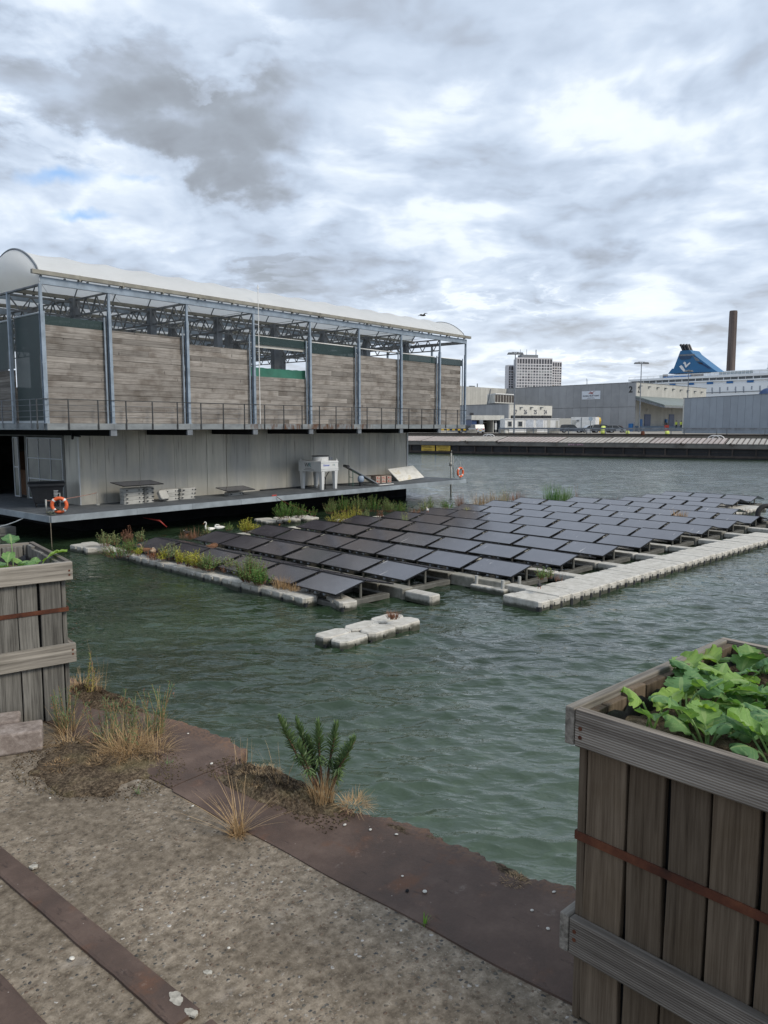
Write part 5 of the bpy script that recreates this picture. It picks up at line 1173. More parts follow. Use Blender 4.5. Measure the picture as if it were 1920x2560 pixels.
RADM = M_('radish_leaf', _leafmat)
def radleaf(par, o, az, e0, stalk, L, W, rs, curl=1.0, up=None):
    """one lobed leaf on its stalk, in the plant's own coordinates"""
    m = MB(); o = Vector(o); hd = Vector((math.cos(az), math.sin(az), 0)); sd = Vector((-hd.y, hd.x, 0)); roll = rs.uniform(-.35, .35)
    pts = []; p = o.copy(); e = e0
    for i in range(6): pts.append(p.copy()); p = p+(hd*math.cos(e)+Vector((0, 0, 1))*math.sin(e))*(stalk/5); e -= .05
    m.tube(pts, [.0042, .004, .0036, .0034, .003, .003], 6, t=1.)
    base = pts[-1]; nu, nv = 30, 14; vs = []; ph = rs.random()*6; p = base.copy(); de = -curl*rs.uniform(1.1, 1.9)/nu; fr = rs.uniform(.8, 1.2)
    mid = []; ee = e
    for i in range(nu+1):
        mid.append((p.copy(), ee)); p = p+(hd*math.cos(ee)+Vector((0, 0, 1))*math.sin(ee))*(L/nu); ee += de
    lob = rs.choice((5, 6, 7))
    for i in range(nu+1):
        s_ = i/nu; p, ee = mid[i]; nrm = (-hd*math.sin(ee)+Vector((0, 0, 1))*math.cos(ee))
        w = W/2*(max(0, math.sin(math.pi*(s_*.97+.015)**.72))**.62)
        if s_ < .36: w *= .34+.66*(s_/.36)**1.5+.16*abs(math.sin(s_/.36*math.pi*2.0))
        w *= 1+.10*abs(math.sin(s_*math.pi*lob+ph))**.7-.05
        for j in range(-nv//2, nv//2+1):
            v = j/(nv//2); ew = w*(1+.045*math.sin(ph+s_*34+v*2))
            wav = .050*W*abs(v)**1.6*math.sin(s_*9*fr+ph+(1.7 if v > 0 else 0))+.030*W*math.sin(s_*25+v*4+ph)*abs(v)
            cup = (.18*math.sin(ph))*W*v*v
            vein = -.010*W*(1 if abs(v) < .1 else abs(math.sin((s_*9-abs(v)*2.2)*math.pi)))
            q = p+sd*(v*ew*math.cos(roll*.6))+nrm*(wav+cup+vein+v*ew*math.sin(roll*.6)); q = q-hd*(ew*.16*abs(v)**1.5)*(-1 if s_ < .7 else 1); vs.append(tuple(q))
    n1 = nv+1
    for i in range(nu):
        for j in range(nv):
            v = abs((j+.5)/(nv/2)-1); ve = (abs(math.sin(((i+.5)/nu*9-v*2.2)*math.pi)) < .22)
            t_ = 1. if v < .12 else (.72 if ve else .3)
            m.add([vs[i*n1+j], vs[(i+1)*n1+j], vs[(i+1)*n1+j+1], vs[i*n1+j+1]], [(0, 1, 2, 3)], 0, t_)
    # weld the strip of quads
    me_o = m.build('leaf', RADM, par, smooth=True)
    bm = bmesh.new(); bm.from_mesh(me_o.data); bmesh.ops.remove_doubles(bm, verts=bm.verts, dist=1e-5); bm.to_mesh(me_o.data); bm.free()
    return me_o
rs = random.Random(5)
def plant_in(cr, lab, x, y, z, leaves, grp):
    M = Matrix.Translation(cr.location) @ Matrix.Rotation(cr.rotation_euler.z, 4, 'Z'); w = M @ Vector((x, y, z))
    r = thing('radish_plant', lab, 'plant', tuple(w), cr.rotation_euler.z, grp)
    for lf in leaves: radleaf(r, (rs.uniform(-.015, .015), rs.uniform(-.015, .015), 0), *lf, rs, .62)
    return r
spots = []
for i in range(6):
    for j in range(6): spots.append((.16+.148*i+rs.uniform(-.025, .025), -.15-.165*j+rs.uniform(-.025, .025)))
rowsn = ['water side', 'second', 'third', 'fourth', 'fifth', 'last']
for k, (x, y) in enumerate(spots):
    i, j = divmod(k, 6)
    lv = []
    n = rs.choice((6, 7, 7))
    if i == 0 and j == 0: n = 3
    for a in range(n):
        az = 6.283*a/n+rs.uniform(-.5, .5); ed = min(x, .95-x, -y)
        lv.append((az, rs.uniform(.7, 1.25)+(.2 if i == 0 else 0), rs.uniform(.035, .11), (rs.uniform(.075, .135) if i else rs.uniform(.07, .10)), rs.uniform(.070, .115), ))
    # nearest edge plants: keep the leaves low enough to stay inside the rim mostly
    plant_in(CR, 'leafy radish plant in the right crate, %s plant of the %s row from its front' % (ORD[j], ORD[i]), x, y, .85, lv, 'radish plants in the right crate')
plant_in(CL, 'tall seedling with one upright rounded leaf at the left edge of the left crate', -.25, .30, .80, [(1.5, 1.50, .22, .085, .095), (3.2, 1.1, .08, .10, .06), (.2, 1.1, .07, .09, .05), (5.0, 1.0, .06, .10, .06)], 'seedlings in the left crate')
plant_in(CL, 'low seedling with a broad leaf leaning right in the left crate', -.15, .30, .80, [(-.35, 1.2, .11, .15, .10), (2.8, 1.2, .10, .12, .07), (4.5, 1.1, .09, .10, .07), (1.2, 1.2, .09, .09, .06)], 'seedlings in the left crate')
plant_in(CL, 'ragged leafy seedling cluster at the very left of the left crate', -.30, .18, .81, [(2.5, 1.2, .11, .12, .08), (1.2, 1.3, .12, .11, .07), (.1, 1.1, .10, .12, .07), (4.0, 1.1, .09, .1, .07), (5.2, 1.1, .10, .1, .07), (.7, .9, .12, .11, .08)], 'seedlings in the left crate')
plant_in(CL, 'seedling hidden behind the tall one in the left crate', -.36, .50, .80, [(.5, 1.0, .05, .12, .08), (2.2, 1.1, .05, .11, .07), (4., .6, .05, .12, .07)], 'seedlings in the left crate')

# ================================================================ WEEDS ON THE QUAY
SPK = leafm('dark_narrow_leaf', (.065, .115, .045), (.15, .235, .085), (.17, .25, .10), tr=.15, rough=.5)
STM = plain('brown_stem', (.085, .045, .03), .8, 0, .4, 40, .3)
rs = random.Random(21)
r = thing('spiky_plant', 'tall dark green spiky leaved plant with several stems at the quay edge', 'plant', (2.33, 2.40, QZ+.03)); lf = MB()
def at_(u, v, fr):     # offset in the plant's frame, seen at a place of the photo at about its own distance
    p = PT(u, v, fr); return p-r.location
f0 = r.location.dot(FW)
for (bu, bv, tu, tv, df) in [(792, 1975, 697, 1798, .03), (800, 1975, 740, 1806, .09), (806, 1975, 795, 1812, .0), (815, 1980, 842, 1816, .02), (825, 1985, 888, 1852, -.03), (800, 1978, 745, 1862, -.06), (822, 1985, 872, 1870, .05), (812, 1975, 770, 1850, .08), (822, 1990, 856, 1905, .0)]:
    a = at_(bu, bv, f0+df*.3); b = at_(tu, tv, f0+df); a.z = min(a.z, .03); mid = (a+b)/2+Vector((rs.uniform(-.012, .012), rs.uniform(-.012, .012), .01)); m = MB()
    path = [a, a.lerp(mid, .6)+Vector((0, 0, .006)), mid, mid.lerp(b, .5), b]; m.tube(path, [.006, .0055, .005, .004, .002], 7); L = (b-a).length
    m.build('stem', STM, r, smooth=True); lf = MB(); n = int(105*L/.3)
    for i in range(n):
        q = .36+.64*(i/n); p = a.lerp(mid, q*2) if q < .5 else mid.lerp(b, (q-.5)*2); az = i*2.4+rs.uniform(-.3, .3)
        el = .45+.9*max(0, (q-.45)/.55)**1.1+rs.uniform(-.15, .15) if q > .5 else -.4; d = Vector((math.cos(az)*math.cos(el), math.sin(az)*math.cos(el), math.sin(el)))
        ll = (.028+.028*math.sin(math.pi*min(1, (q-.3)/.7*.85)))*rs.uniform(.8, 1.2)
        tt = min(1, .25*rs.random()+.75*max(0, q-.45)); s_ = d.cross(Vector((0, 0, 1))).normalized()
        for h in (0,):
            w = .0095; k1 = p+d*ll*.45+Vector((0, 0, .003)); tip = p+d*ll-Vector((0, 0, .004)); lf.add([p-s_*w*.3, p+s_*w*.3, k1+s_*w*.5, tip, k1-s_*w*.5], [(0, 1, 2, 3, 4)], 0, tt)
    lf.build('foliage', SPK, r)
def tuft(name, lab, loc, n, L, spread, w, lean, droop, mat, cat='grass', up=1., seeds=False, extra=None):
    r = thing(name, lab, cat, loc); m = MB(); grass(m, (0, 0, 0), n, L, spread, w, rs, lean, up, droop); m.build('blades', mat, r)
    if extra:
        m = MB(); grass(m, (0, 0, .0), extra[1], extra[2], spread*1.1, w*1.3, rs, 1.3, .7, .9); m.build('dry_blades', extra[0], r)
    return r
tuft('dry_grass', 'dry straw grass growing around the foot of the spiky plant', (2.31, 2.36, QZ+.03), 190, .17, .055, .0022, .5, .35, LS)
tuft('dry_grass', 'matted straw thatch hanging over the quay edge right of the spiky plant', (2.37, 2.22, QZ+.03), 200, .09, .06, .0022, 1.6, .9, LS, up=.5)
tuft('dry_grass', 'thin dry stalks left of the spiky plant', (2.30, 2.62, QZ+.04), 26, .24, .05, .002, .7, .3, LS)
tuft('dry_grass', 'single dry stalks standing on the long soil strip', (2.28, 2.88, QZ+.04), 14, .16, .05, .002, .5, .2, LS)
# the fan of long arching blades
r = thing('grass_tuft', 'fan shaped tuft of long straw coloured grass on the joint of concrete and coping', 'grass', (1.91, 2.46, QZ)); m = MB()
for i in range(62):
    a = rs.uniform(0, 6.28); out = rs.uniform(.15, 1.0); lat = RT*math.cos(a)+FW*math.sin(a)*.8; d = lat*out+Vector((0, 0, 1.0)); b = lat*out*.5; blade(m, (rs.uniform(-.02, .02), rs.uniform(-.02, .02), 0), d, rs.uniform(.10, .30), .0027, Vector((b.x, b.y, -.35*out)), rs.random(), 9)
for i in range(16):
    a = rs.choice((-1, 1)); lat = RT*a+FW*rs.uniform(-.5, .6); blade(m, (rs.uniform(-.02, .02), rs.uniform(-.02, .02), 0), lat+Vector((0, 0, rs.uniform(.25, 1.0))), rs.uniform(.2, .32), .0028, Vector((0, 0, rs.uniform(-.5, -.05))), rs.random(), 9)
grass(m, (0, 0, 0), 130, .06, .035, .0026, rs, 1.3, .6, .8); m.build('blades', LS, r)
# weeds beside the left crate
WG = leafm('weed_green', (.09, .17, .07), (.20, .32, .13))
def weed(lab, loc, n, h, spread, rs, lm=WG, dry=None, ls=.03):
    r = thing('weed', lab, 'weed', loc); st = MB(); lf = MB(); sd = MB()
    for i in range(n):
        a = rs.random()*6.28; q = spread*math.sqrt(rs.random()); b = Vector((q*math.cos(a), q*math.sin(a), 0)); tp = b*1.5+Vector((rs.uniform(-.08, .08), rs.uniform(-.08, .08), h*rs.uniform(.55, 1.05))); md = b.lerp(tp, .5)+Vector((rs.uniform(-.02, .02), rs.uniform(-.02, .02), 0)); st.tube([b, md, tp], [.0028, .002, .001], 5)
        for k in range(int(60*(tp.z/.3))):
            u = .12+.85*rs.random(); p = b.lerp(md, u*2) if u < .5 else md.lerp(tp, u*2-1); az = rs.random()*6.28; el = rs.uniform(.1, .9); d = Vector((math.cos(az)*math.cos(el), math.sin(az)*math.cos(el), math.sin(el))); blade(lf, p, d, ls*rs.uniform(.5, 1.3), .0032, Vector((0, 0, -.4)), rs.random(), 3)
        if rs.random() < .5:
            for k in range(9): p = tp-Vector((0, 0, .09*rs.random())); az = rs.random()*6.28; leaf(sd, p, (math.cos(az), math.sin(az), 1), (0, 0, 1), .016, .005, rs.random())
    st.build('stem', LT, r); lf.build('foliage', lm, r)
    if sd.v: tag(sd.build('seed_head', LR, r), kind='stuff')
    if dry: m = MB(); grass(m, (0, 0, 0), dry[0], dry[1], spread*1.2, .0024, rs, dry[2], .8, .7); m.build('dry_blades', LS, r)
    return r
weed('green weed with a bright bushy head in front of the left crate corner', (1.965, 4.03, QZ), 16, .26, .045, rs, dry=(70, .20, 1.2))
weed('tangle of green and straw weeds between left crate and water', (2.08, 3.72, QZ), 22, .25, .09, rs, dry=(200, .15, 1.8))
weed('green weed with red seed stalks nearest the water', (2.22, 3.62, QZ), 22, .31, .08, rs, dry=(140, .18, 1.6))
weed('short weed with dry blades on top of the big soil patch', (2.03, 3.52, QZ+.02), 7, .18, .09, rs, dry=(260, .20, 1.5))
tuft('dry_grass', 'long dry straw blades bent over the big soil patch toward the concrete', (2.05, 3.50, QZ+.02), 160, .20, .09, .0024, 1.7, 1.2, LS, up=.5)
tuft('dry_grass', 'curly straw clump spreading over the coping right of the weeds', (2.14, 3.42, QZ), 170, .17, .06, .0022, 1.7, 1.0, LS, up=.6)
tuft('dry_grass', 'straw tuft at the left side of the soil patch by the kerb stone', (1.90, 3.86, QZ), 120, .18, .06, .0024, 1.5, 1.1, LS, up=.5)
tuft('dry_grass', 'straw grass standing behind the right side of the left crate', (2.36, 4.62, QZ), 190, .17, .10, .0025, 1.2, 1., LS); tuft('dry_grass', 'tall thin dry stalks beside the middle board of the left crate', (2.38, 4.42, QZ), 10, .42, .05, .0024, .35, .2, LS)
weed('small yellow flowering weed behind the left crate', (2.35, 4.50, QZ), 4, .30, .04, rs, LY, None, .02)
tuft('grass_sprout', 'tiny bright green grass sprout on the joint near the quay centre', (1.952, 1.50, QZ), 12, .05, .006, .004, .5, .3, leafm('fresh_green', (.10, .24, .03), (.2, .4, .05)))
tuft('grass_sprout', 'tiny green sprout at the lower rim of the big soil patch', (1.83, 3.08, QZ+.01), 14, .05, .015, .003, .7, .4, WG); tuft('grass_sprout', 'small green sprout at the right end of the big soil patch', (2.10, 3.24, QZ+.01), 12, .045, .015, .003, .7, .4, WG)
tuft('dry_grass', 'tan moss mat on the oval soil patch near the right crate', (2.37, 1.40, QZ+.01), 160, .025, .05, .002, 1.5, 1., LS, up=.5); tuft('dry_grass', 'tan moss mat on the big soil patch', (1.93, 3.48, QZ+.02), 420, .035, .13, .002, 1.5, 1., LS, up=.5); tuft('dry_grass', 'second moss mat on the left part of the big soil patch', (1.72, 3.62, QZ+.02), 200, .03, .08, .002, 1.5, 1., LT, up=.5)
tuft('dry_grass', 'moss and straw mat on the long soil strip', (2.27, 2.75, QZ+.04), 420, .035, .11, .002, 1.5, 1., LS, up=.5)
# crumbs of soil
m = MB()
for k in range(2600):
    if k % 2: a = rs.random()*6.28; q = rs.uniform(.75, 1.15); x, y = 1.86+.30*q*math.cos(a)*1.0-.05*math.sin(a), 3.50+.42*q*math.sin(a)
    else: x, y = 2.27+rs.uniform(-.13, .10), 2.63+rs.uniform(-.46, .46)
    s_ = rs.uniform(.001, .0042); c = Vector((x, y, QZ+.012)); m.hexa([c+Vector((i*s_*rs.uniform(.5, 1), j*s_*rs.uniform(.5, 1), k2*s_*.7)) for k2 in (-1, 1) for i, j in ((-1, -1), (1, -1), (1, 1), (-1, 1))], 0, rs.random())
tag(m.build('soil_crumbs', SOIL), kind='stuff')
# ================================================================ ACROSS THE WATER
FZ = 2.75
bA = G(1022, 1133, 0); bB = G(1920, 1150.6, 0); bd = (bB-bA).normalized(); bn = Vector((bd.y, -bd.x, 0))
if bn.dot(bA) < 0: bn = -bn            # bn points away from the viewer
def BQ(a, b, z=0.): q = bA+bd*a+bn*b; return Vector((q.x, q.y, z))      # along and behind the barge side
BL0, BL1 = -42., 66.
bg_ = thing('barge', 'long black cargo barge with ribbed pale hatch covers moored along the far quay', 'barge', tuple(BQ(10, 5, 0)))
def bb(m, n_, mt, **k): return m.build(n_, mt, bg_, world=True, **k)
def qbox(m, a0, a1, b0, b1, z0, z1, mi=0, t=None): m.obox(BQ(a0, b0, z0), bd*(a1-a0), bn*(b1-b0), Vector((0, 0, z1-z0)), mi, t)
HUL = plain('black_hull', (.014, .014, .017), .6, 0, .5, .6, .2); HUS = plain('rusty_rubbing_strake', (.045, .036, .032), .8, 0, .5, 1.2, .3)
m = MB(); qbox(m, BL0, BL1, 0, 10.5, -.6, .32); qbox(m, BL0, BL1, .25, 10.25, .32, 1.25); bb(m, 'hull', HUL)
m = MB(); qbox(m, BL0, BL1, -.10, .16, .16, .40); qbox(m, BL0, BL1, -.04, .24, 1.22, 1.30); bb(m, 'rubbing_strake', HUS)
m = MB(); a = BL0+.6
while a < BL1: qbox(m, a, a+.16, .02, .24, .40, 1.22); qbox(m, a+.16, a+2.44, .20, .245, .78, .83); a += 2.6
bb(m, 'hull_frame', HUS)
COA = plain('grey_coaming', (.155, .15, .135), .8, 0, .35, .8, .2, toned=.3); m = MB(); qbox(m, BL0+2, BL1-2, .55, .75, 1.30, 1.82); qbox(m, BL0+2, BL1-2, 9.7, 9.9, 1.3, 1.82); a = BL0+2
while a < BL1-2: qbox(m, a, a+.1, .45, .55, 1.30, 1.80, t=0.); a += 5.2
bb(m, 'coaming', COA)
HAT = [plain('pale_hatch_cover', (.36, .335, .30), .6, .1, .12, .5, .1, toned=.2), plain('pinkish_hatch_cover', (.36, .31, .285), .6, .1, .12, .5, .1, toned=.2)]; GAPM = plain('hatch_gap', (.10, .085, .078), .8, 0, .4, 2, .1)
a = BL0+2; k = 0
while a < BL1-6:
    w = [6.3, 5.6, 9.0][k % 3]; m = MB(); lift = [0, .05, .02][k % 3]; g = MB(); n = int(w/.62)
    for i in range(n):
        s0 = a+.08+(w-.16)*i/n; s1 = s0+(w-.16)/n*.70; s2 = a+.08+(w-.16)*(i+1)/n
        for mm, u0, u1, dz in ((m, s0, s1, .06), (g, s1, s2, 0.)):
            mm.loft([[BQ(u0, .5, 1.82+dz+lift), BQ(u1, .5, 1.82+dz+lift), BQ(u1, .5, 1.79+lift), BQ(u0, .5, 1.79+lift)], [BQ(u0, 5.2, 2.42+dz+lift), BQ(u1, 5.2, 2.42+dz+lift), BQ(u1, 5.2, 2.3), BQ(u0, 5.2, 2.3)], [BQ(u0, 9.9, 1.82+dz+lift), BQ(u1, 9.9, 1.82+dz+lift), BQ(u1, 9.9, 1.79), BQ(u0, 9.9, 1.79)]], t=rnd.random())
    o = bb(m, 'hatch_cover', HAT[1 if k % 3 == 2 or k % 5 == 1 else 0]); g2 = g.build('hatch_rib', GAPM, bg_, world=True); sub_of(o, g2); a += w; k += 1
# yellow name boards
hp = Pl(tuple(BQ(0, 0))[:2], tuple(BQ(10, 0))[:2])
def hs(u): return hp.at(u, 1120)[0]
SIGN = plain('yellow_sign', (.50, .34, .05), .6, 0, .2, 1.5, .1); BRP = plain('dark_brown_print', (.06, .03, .01), .7)
for u0, u1, ls in ((1053.5, 1087, [('MITCHELL 1', .40, .88), ('Transporteur', .26, .52)]), (1090.5, 1125.5, [('LAAD VERMOGEN', .23, .98), ('LVM 2751 T', .23, .74), ('MEETBRIEF 3451 T', .20, .46)])):
    a0, a1 = hs(u0), hs(u1); m = MB(); qbox(m, a0, a1, .0, .035, .42, 1.20); o = bb(m, 'name_board', SIGN)
    for s_, sz, z in ls:
        t_ = text(s_, sz, tuple(BQ((a0+a1)/2, -.012, z-.02)), tuple(bd), (0, 0, 1), BRP, 'lettering', bg_, True, .004, 'CENTER'); sub_of(o, t_)
pa = hp.at(1433, 1110)[0]; m = MB()
for i in range(7): qbox(m, pa-.8+.3*i, pa-.58+.3*i, .43, .46, 1.45+.05*(i % 2), 1.68, t=rnd.random())
bb(m, 'graffiti', plain('graffiti_paint', (.30, .20, .24), .7, 0, .6, 5, .1, toned=.9))
m = MB()
for u in (1163, 1242, 1704, 1828): a = hp.at(u, 1106)[0]; m.tube([BQ(a-.3, .4, 1.75), BQ(a-.1, .35, 1.95), BQ(a+.1, .3, 1.6), BQ(a+.35, .35, 1.8)], .07, 6)
bb(m, 'hatch_clamp', HUS)
m = MB()
for u in (1155, 1163, 1760, 1772): a = hp.at(u, 1090)[0]; m.tube([BQ(a+math.cos(q)*.8, 9.5, 2.2+.6*math.sin(q)) for q in [math.pi*i/8 for i in range(9)]], .06, 6)
bb(m, 'handrail_hoop', WHITE)
# far quay
def _fq(t):
    p = t.geo(); n = t.noise(p, .25, 7, .65); z = t.node('ShaderNodeSeparateXYZ', 2, Vector=p)
    c = t.ramp(n, [(.35, (.22, .205, .175)), (.6, (.33, .31, .27))]); return PB(t, t.mix(t.mr(z, 2.0, 2.7, 1, 0), c, t.ramp(t.noise(p, 1.2, 6, .7), [(.35, (.025, .018, .014)), (.65, (.10, .055, .035))])), .9)
m = MB(); qbox(m, -420, 500, 12.0, 1500, -3, FZ); tag(m.build('far_quay', M_('far_quay_paving', _fq)), kind='structure')
m = MB(); qbox(m, -300, 300, 11.6, 11.99, 1.0, 2.35); qbox(m, -300, 300, 11.7, 12.3, 2.752, 2.95); tag(m.build('quay_fender_wall', HUS), 'dark rusty timber fender and kerb along the edge of the far quay', 'fender')
# guard rail
GR = thing('guard_rail', 'grey steel guard rail on posts running along the far quay edge', 'guard rail', tuple(BQ(20, 15, FZ)))
m = MB(); qbox(m, hs(1200)-3, 110, 14.9, 15.0, FZ+.78, FZ+1.05); qbox(m, hs(1200)-3, 110, 14.92, 14.98, FZ+.60, FZ+.68); m.build('rail', GALVD, GR, world=True)
m = MB(); a = hs(1200)-3; 
while a < 105: qbox(m, a, a+.14, 15.0, 15.12, FZ, FZ+1.08); a += 5.6
m.build('post', GALVD, GR, world=True)
m = MB(); a = hs(1260)
GR2 = thing('guard_rail', 'second dark guard rail farther back behind the first one', 'guard rail', tuple(BQ(20, 19, FZ)))
m = MB(); qbox(m, hs(1260), 110, 19, 19.1, FZ+.80, FZ+1.0); m.build('rail', STEELD, GR2, world=True); m = MB(); a = hs(1260)
while a < 105: qbox(m, a, a+.12, 19.1, 19.2, FZ, FZ+.95); a += 6.3
m.build('post', STEELD, GR2, world=True)
def BG(u, f, z=FZ):      # a place on the far quay by bearing and distance
    r = ray(u, 1080); q = r*(f/r.dot(FW)); return Vector((q.x, q.y, z))
def HZ(v, f): r = ray(960, v); return H+r.z*f/r.dot(FW)
# black and yellow barrier, bollard heads, concrete blocks, lime covers
bar = thing('road_barrier', 'low yellow and black striped barrier at the left end of the guard rail', 'barrier', tuple(BG(1140, 134)))
q0, q1 = BG(1090, 134), BG(1172, 132); d = (q1-q0)/12
for i in range(12):
    m = MB(); m.obox(q0+d*i+Vector((0, 0, .55)), d*.985, Vector((.1, .15, 0)), Vector((0, 0, .28))); m.build('stripe', YELL if i % 2 == 0 else BLACKP, bar, world=True)
m = MB()
for i in (1, 4, 8, 11): m.obox(q0+d*i, d*.15, Vector((.1, .15, 0)), Vector((0, 0, .55)))
m.build('foot', GALVD, bar, world=True)
def lumpy(name, lab, cat, c, w, h, mt, grp=None):
    m = MB(); m.loft([[(x*q, y*q, z) for x, y in [(w*math.cos(a), w*.6*math.sin(a)) for a in [2*math.pi*i/12 for i in range(12)]]] for q, z in ((.95, 0), (1, h*.3), (.98, h*.7), (.75, h*.95), (.3, h))]); o = m.build(name, mt, smooth=True); o.location = c; return tag(o, lab, cat, grp)
lumpy('covered_drum', 'lime yellow covered drum in front of the dark cars', 'drum', tuple(BG(1508, 130)), .62, 1.35, LIME); lumpy('covered_drum', 'low lime yellow cover on the quay right of the cars', 'drum', tuple(BG(1569, 127)), .45, .62, LIME); lumpy('covered_drum', 'low lime yellow cover near the loading bays', 'drum', tuple(BG(1668, 122)), .50, .62, LIME)
lumpy('bollard', 'pale mushroom shaped mooring bollard at the far quay edge', 'bollard', tuple(BG(1265, 125.5)), .45, .7, OFFW); lumpy('bollard', 'rusty mooring bollard on the far quay right of the cars', 'bollard', tuple(BG(1607, 109)), .4, .6, RUST)
for i, u in enumerate((1176, 1255, 1325, 1380)):
    q = BG(u+4, 137); m = MB(); m.obox((-.9, -.3, 0), (1.8, 0, 0), (0, .6, 0), (0, 0, .75)); m.obox((-.7, -.302, .2), (.1, 0, 0), (0, .6, 0), (0, 0, .3), t=0); o = m.build('concrete_block', CONC, bevel=.05); o.location = q; o.rotation_euler = (0, 0, AZ-math.pi/2); tag(o, 'grey concrete barrier block behind the guard rail, %s from the left' % ORD[i], 'concrete block', 'concrete blocks behind the guard rail')

# ---------------------------------------------------------------- warehouses
def panelwall(m, pl, a0, a1, z0, z1, w, off=0., th=.3, z1b=None, gap=.035):
    n = max(1, round((a1-a0)/w)); st = (a1-a0)/n
    for i in range(n):
        x0, x1 = a0+st*i+gap/2, a0+st*(i+1)-gap/2
        zb0 = z1 if z1b is None else z1+(z1b-z1)*i/n; zb1 = z1 if z1b is None else z1+(z1b-z1)*(i+1)/n
        o0, o1 = pl.w(x0, z0, off), pl.w(x1, z0, off); q0, q1 = pl.w(x0, z0, off-th), pl.w(x1, z0, off-th)
        m.hexa([o0, o1, q1, q0, (o0.x, o0.y, zb0), (o1.x, o1.y, zb1), (q1.x, q1.y, zb1), (q0.x, q0.y, zb0)])
def pbox(m, pl, a0, a1, z0, z1, d0, d1, mi=0, t=None):
    m.obox(pl.w(a0, z0, d0), pl.w(a1, z0, d0)-pl.w(a0, z0, d0), pl.n*(d1-d0), Vector((0, 0, z1-z0)), mi, t)
WB = thing('warehouse', 'large grey clad warehouse with big black number 2 and a white company sign', 'warehouse', tuple(BG(1586, 200)))
Wc = BG(1586, 190); Wl = BG(1264.8, 222); Wr = BG(1761, 220); zt = HZ(956, 190)
wl = Pl(tuple(Wc)[:2], tuple(Wl)[:2]); wr = Pl(tuple(Wc)[:2], tuple(Wr)[:2])
def w_(m, n_, mt, root, **k): return m.build(n_, mt, root, world=True, **k)
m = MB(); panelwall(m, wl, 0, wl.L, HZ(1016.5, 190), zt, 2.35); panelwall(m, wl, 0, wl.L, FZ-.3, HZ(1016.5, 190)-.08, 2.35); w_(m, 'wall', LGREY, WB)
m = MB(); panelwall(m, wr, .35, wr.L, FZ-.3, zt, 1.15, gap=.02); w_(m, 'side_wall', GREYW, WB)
m = MB(); back = (Wl-Wc)+(Wr-Wc); 
m.hexa([Vector((Wc.x, Wc.y, FZ-.3))-wl.n*.4-wr.n*.4, Vector((Wl.x, Wl.y, FZ-.3))-wl.n*.4, Vector((Wl.x+Wr.x-Wc.x, Wl.y+Wr.y-Wc.y, FZ-.3)), Vector((Wr.x, Wr.y, FZ-.3))-wr.n*.4]+[Vector((p.x, p.y, zt-.1)) for p in (Wc-wl.n*.4-wr.n*.4, Wl-wl.n*.4, Wl+Wr-Wc, Wr-wr.n*.4)]); w_(m, 'roof', LGREY, WB)
m = MB(); pbox(m, wl, -.1, wl.L, zt, zt+.12, -.4, .08); pbox(m, wr, -.1, wr.L, zt+.002, zt+.122, -.4, .08); w_(m, 'parapet_trim', STEELD, WB)
def plsign(pl, root, u0, v0, u1, v1, mt, off=.1, name='sign_board'):
    a0, z0 = pl.at(u0, v0); a1, z1 = pl.at(u1, v1); m = MB(); pbox(m, pl, min(a0, a1), max(a0, a1), min(z0, z1), max(z0, z1), 0, off); return m.build(name, mt, root, world=True), (min(a0, a1)+max(a0, a1))/2, min(z0, z1), max(z0, z1), abs(a1-a0)
SBM = plain('sign_white', (.62, .66, .72), .5, 0, .05, 1, .02)
sg, ac, z0, z1, sw = plsign(wl, WB, 1455.2, 999, 1501.5, 976.5, SBM)
xd = -wl.d; hh = z1-z0
DGP = plain('dark_grey_print', (.09, .10, .13), .6)
t_ = text('GLOBAL FRUIT POINT', hh*.24, tuple(wl.w(ac, z0+hh*.33, .12)), tuple(xd), (0, 0, 1), DGP, 'lettering', WB, True, .01, 'CENTER', .01); t_.scale = (1, 1, 1); sub_of(sg, t_)
m = MB(); c = wl.w(ac, z0+hh*.72, .13); S = hh*.5
def arc(pts, r): m.tube([c+xd*(x*S)+Vector((0, 0, y*S)) for x, y in pts], r*S, 5)
arc([(-.75, -.08), (-.3, -.02), (.2, -.12)], .035); arc([(-.42, -.1), (-.4, .2), (-.15, .38), (.1, .25), (.12, -.05), (-.05, -.12)], .05); arc([(-.15, -.1), (-.05, .25), (.2, .2), (.35, -.25)], .05); arc([(.3, .0), (.55, .25), (.95, .45)], .06); arc([(.5, .1), (.55, -.3)], .04); sub_of(sg, m.build('emblem', REDP, WB, world=True))
m = MB(); pbox(m, wl, ac-.9, ac+.9, z0+hh*.18, z0+hh*.21, .1, .12); pbox(m, wl, ac-1.2, ac+1.2, z0+hh*.10, z0+hh*.13, .1, .12); sub_of(sg, m.build('lettering', DGP, WB, world=True))
a0, z2 = wl.at(1572, 981); hN = wl.at(1566, 966)[1]-z2
text('2', hN*1.42, tuple(wl.w(a0, z2, .05)), tuple(xd), (0, 0, 1), PRN, 'number', WB, True, .02, bold=.05)
a0, z2 = wr.at(1594, 981); text('2', hN*1.35, tuple(wr.w(a0, z2, .05)), tuple(wr.d), (0, 0, 1), PRN, 'number', WB, True, .02, bold=.04)
for i, u in enumerate((1600, 1622, 1643, 1662.6, 1682, 1701, 1718, 1736, 1753)):
    v = 965+(u-1600)*.074*1.35; a, z = wr.at(u, v); m = MB(); pbox(m, wr, a-.35, a+.35, z-.12, z+.12, .02, .5); w_(m, 'wall_light', STEELD, WB)
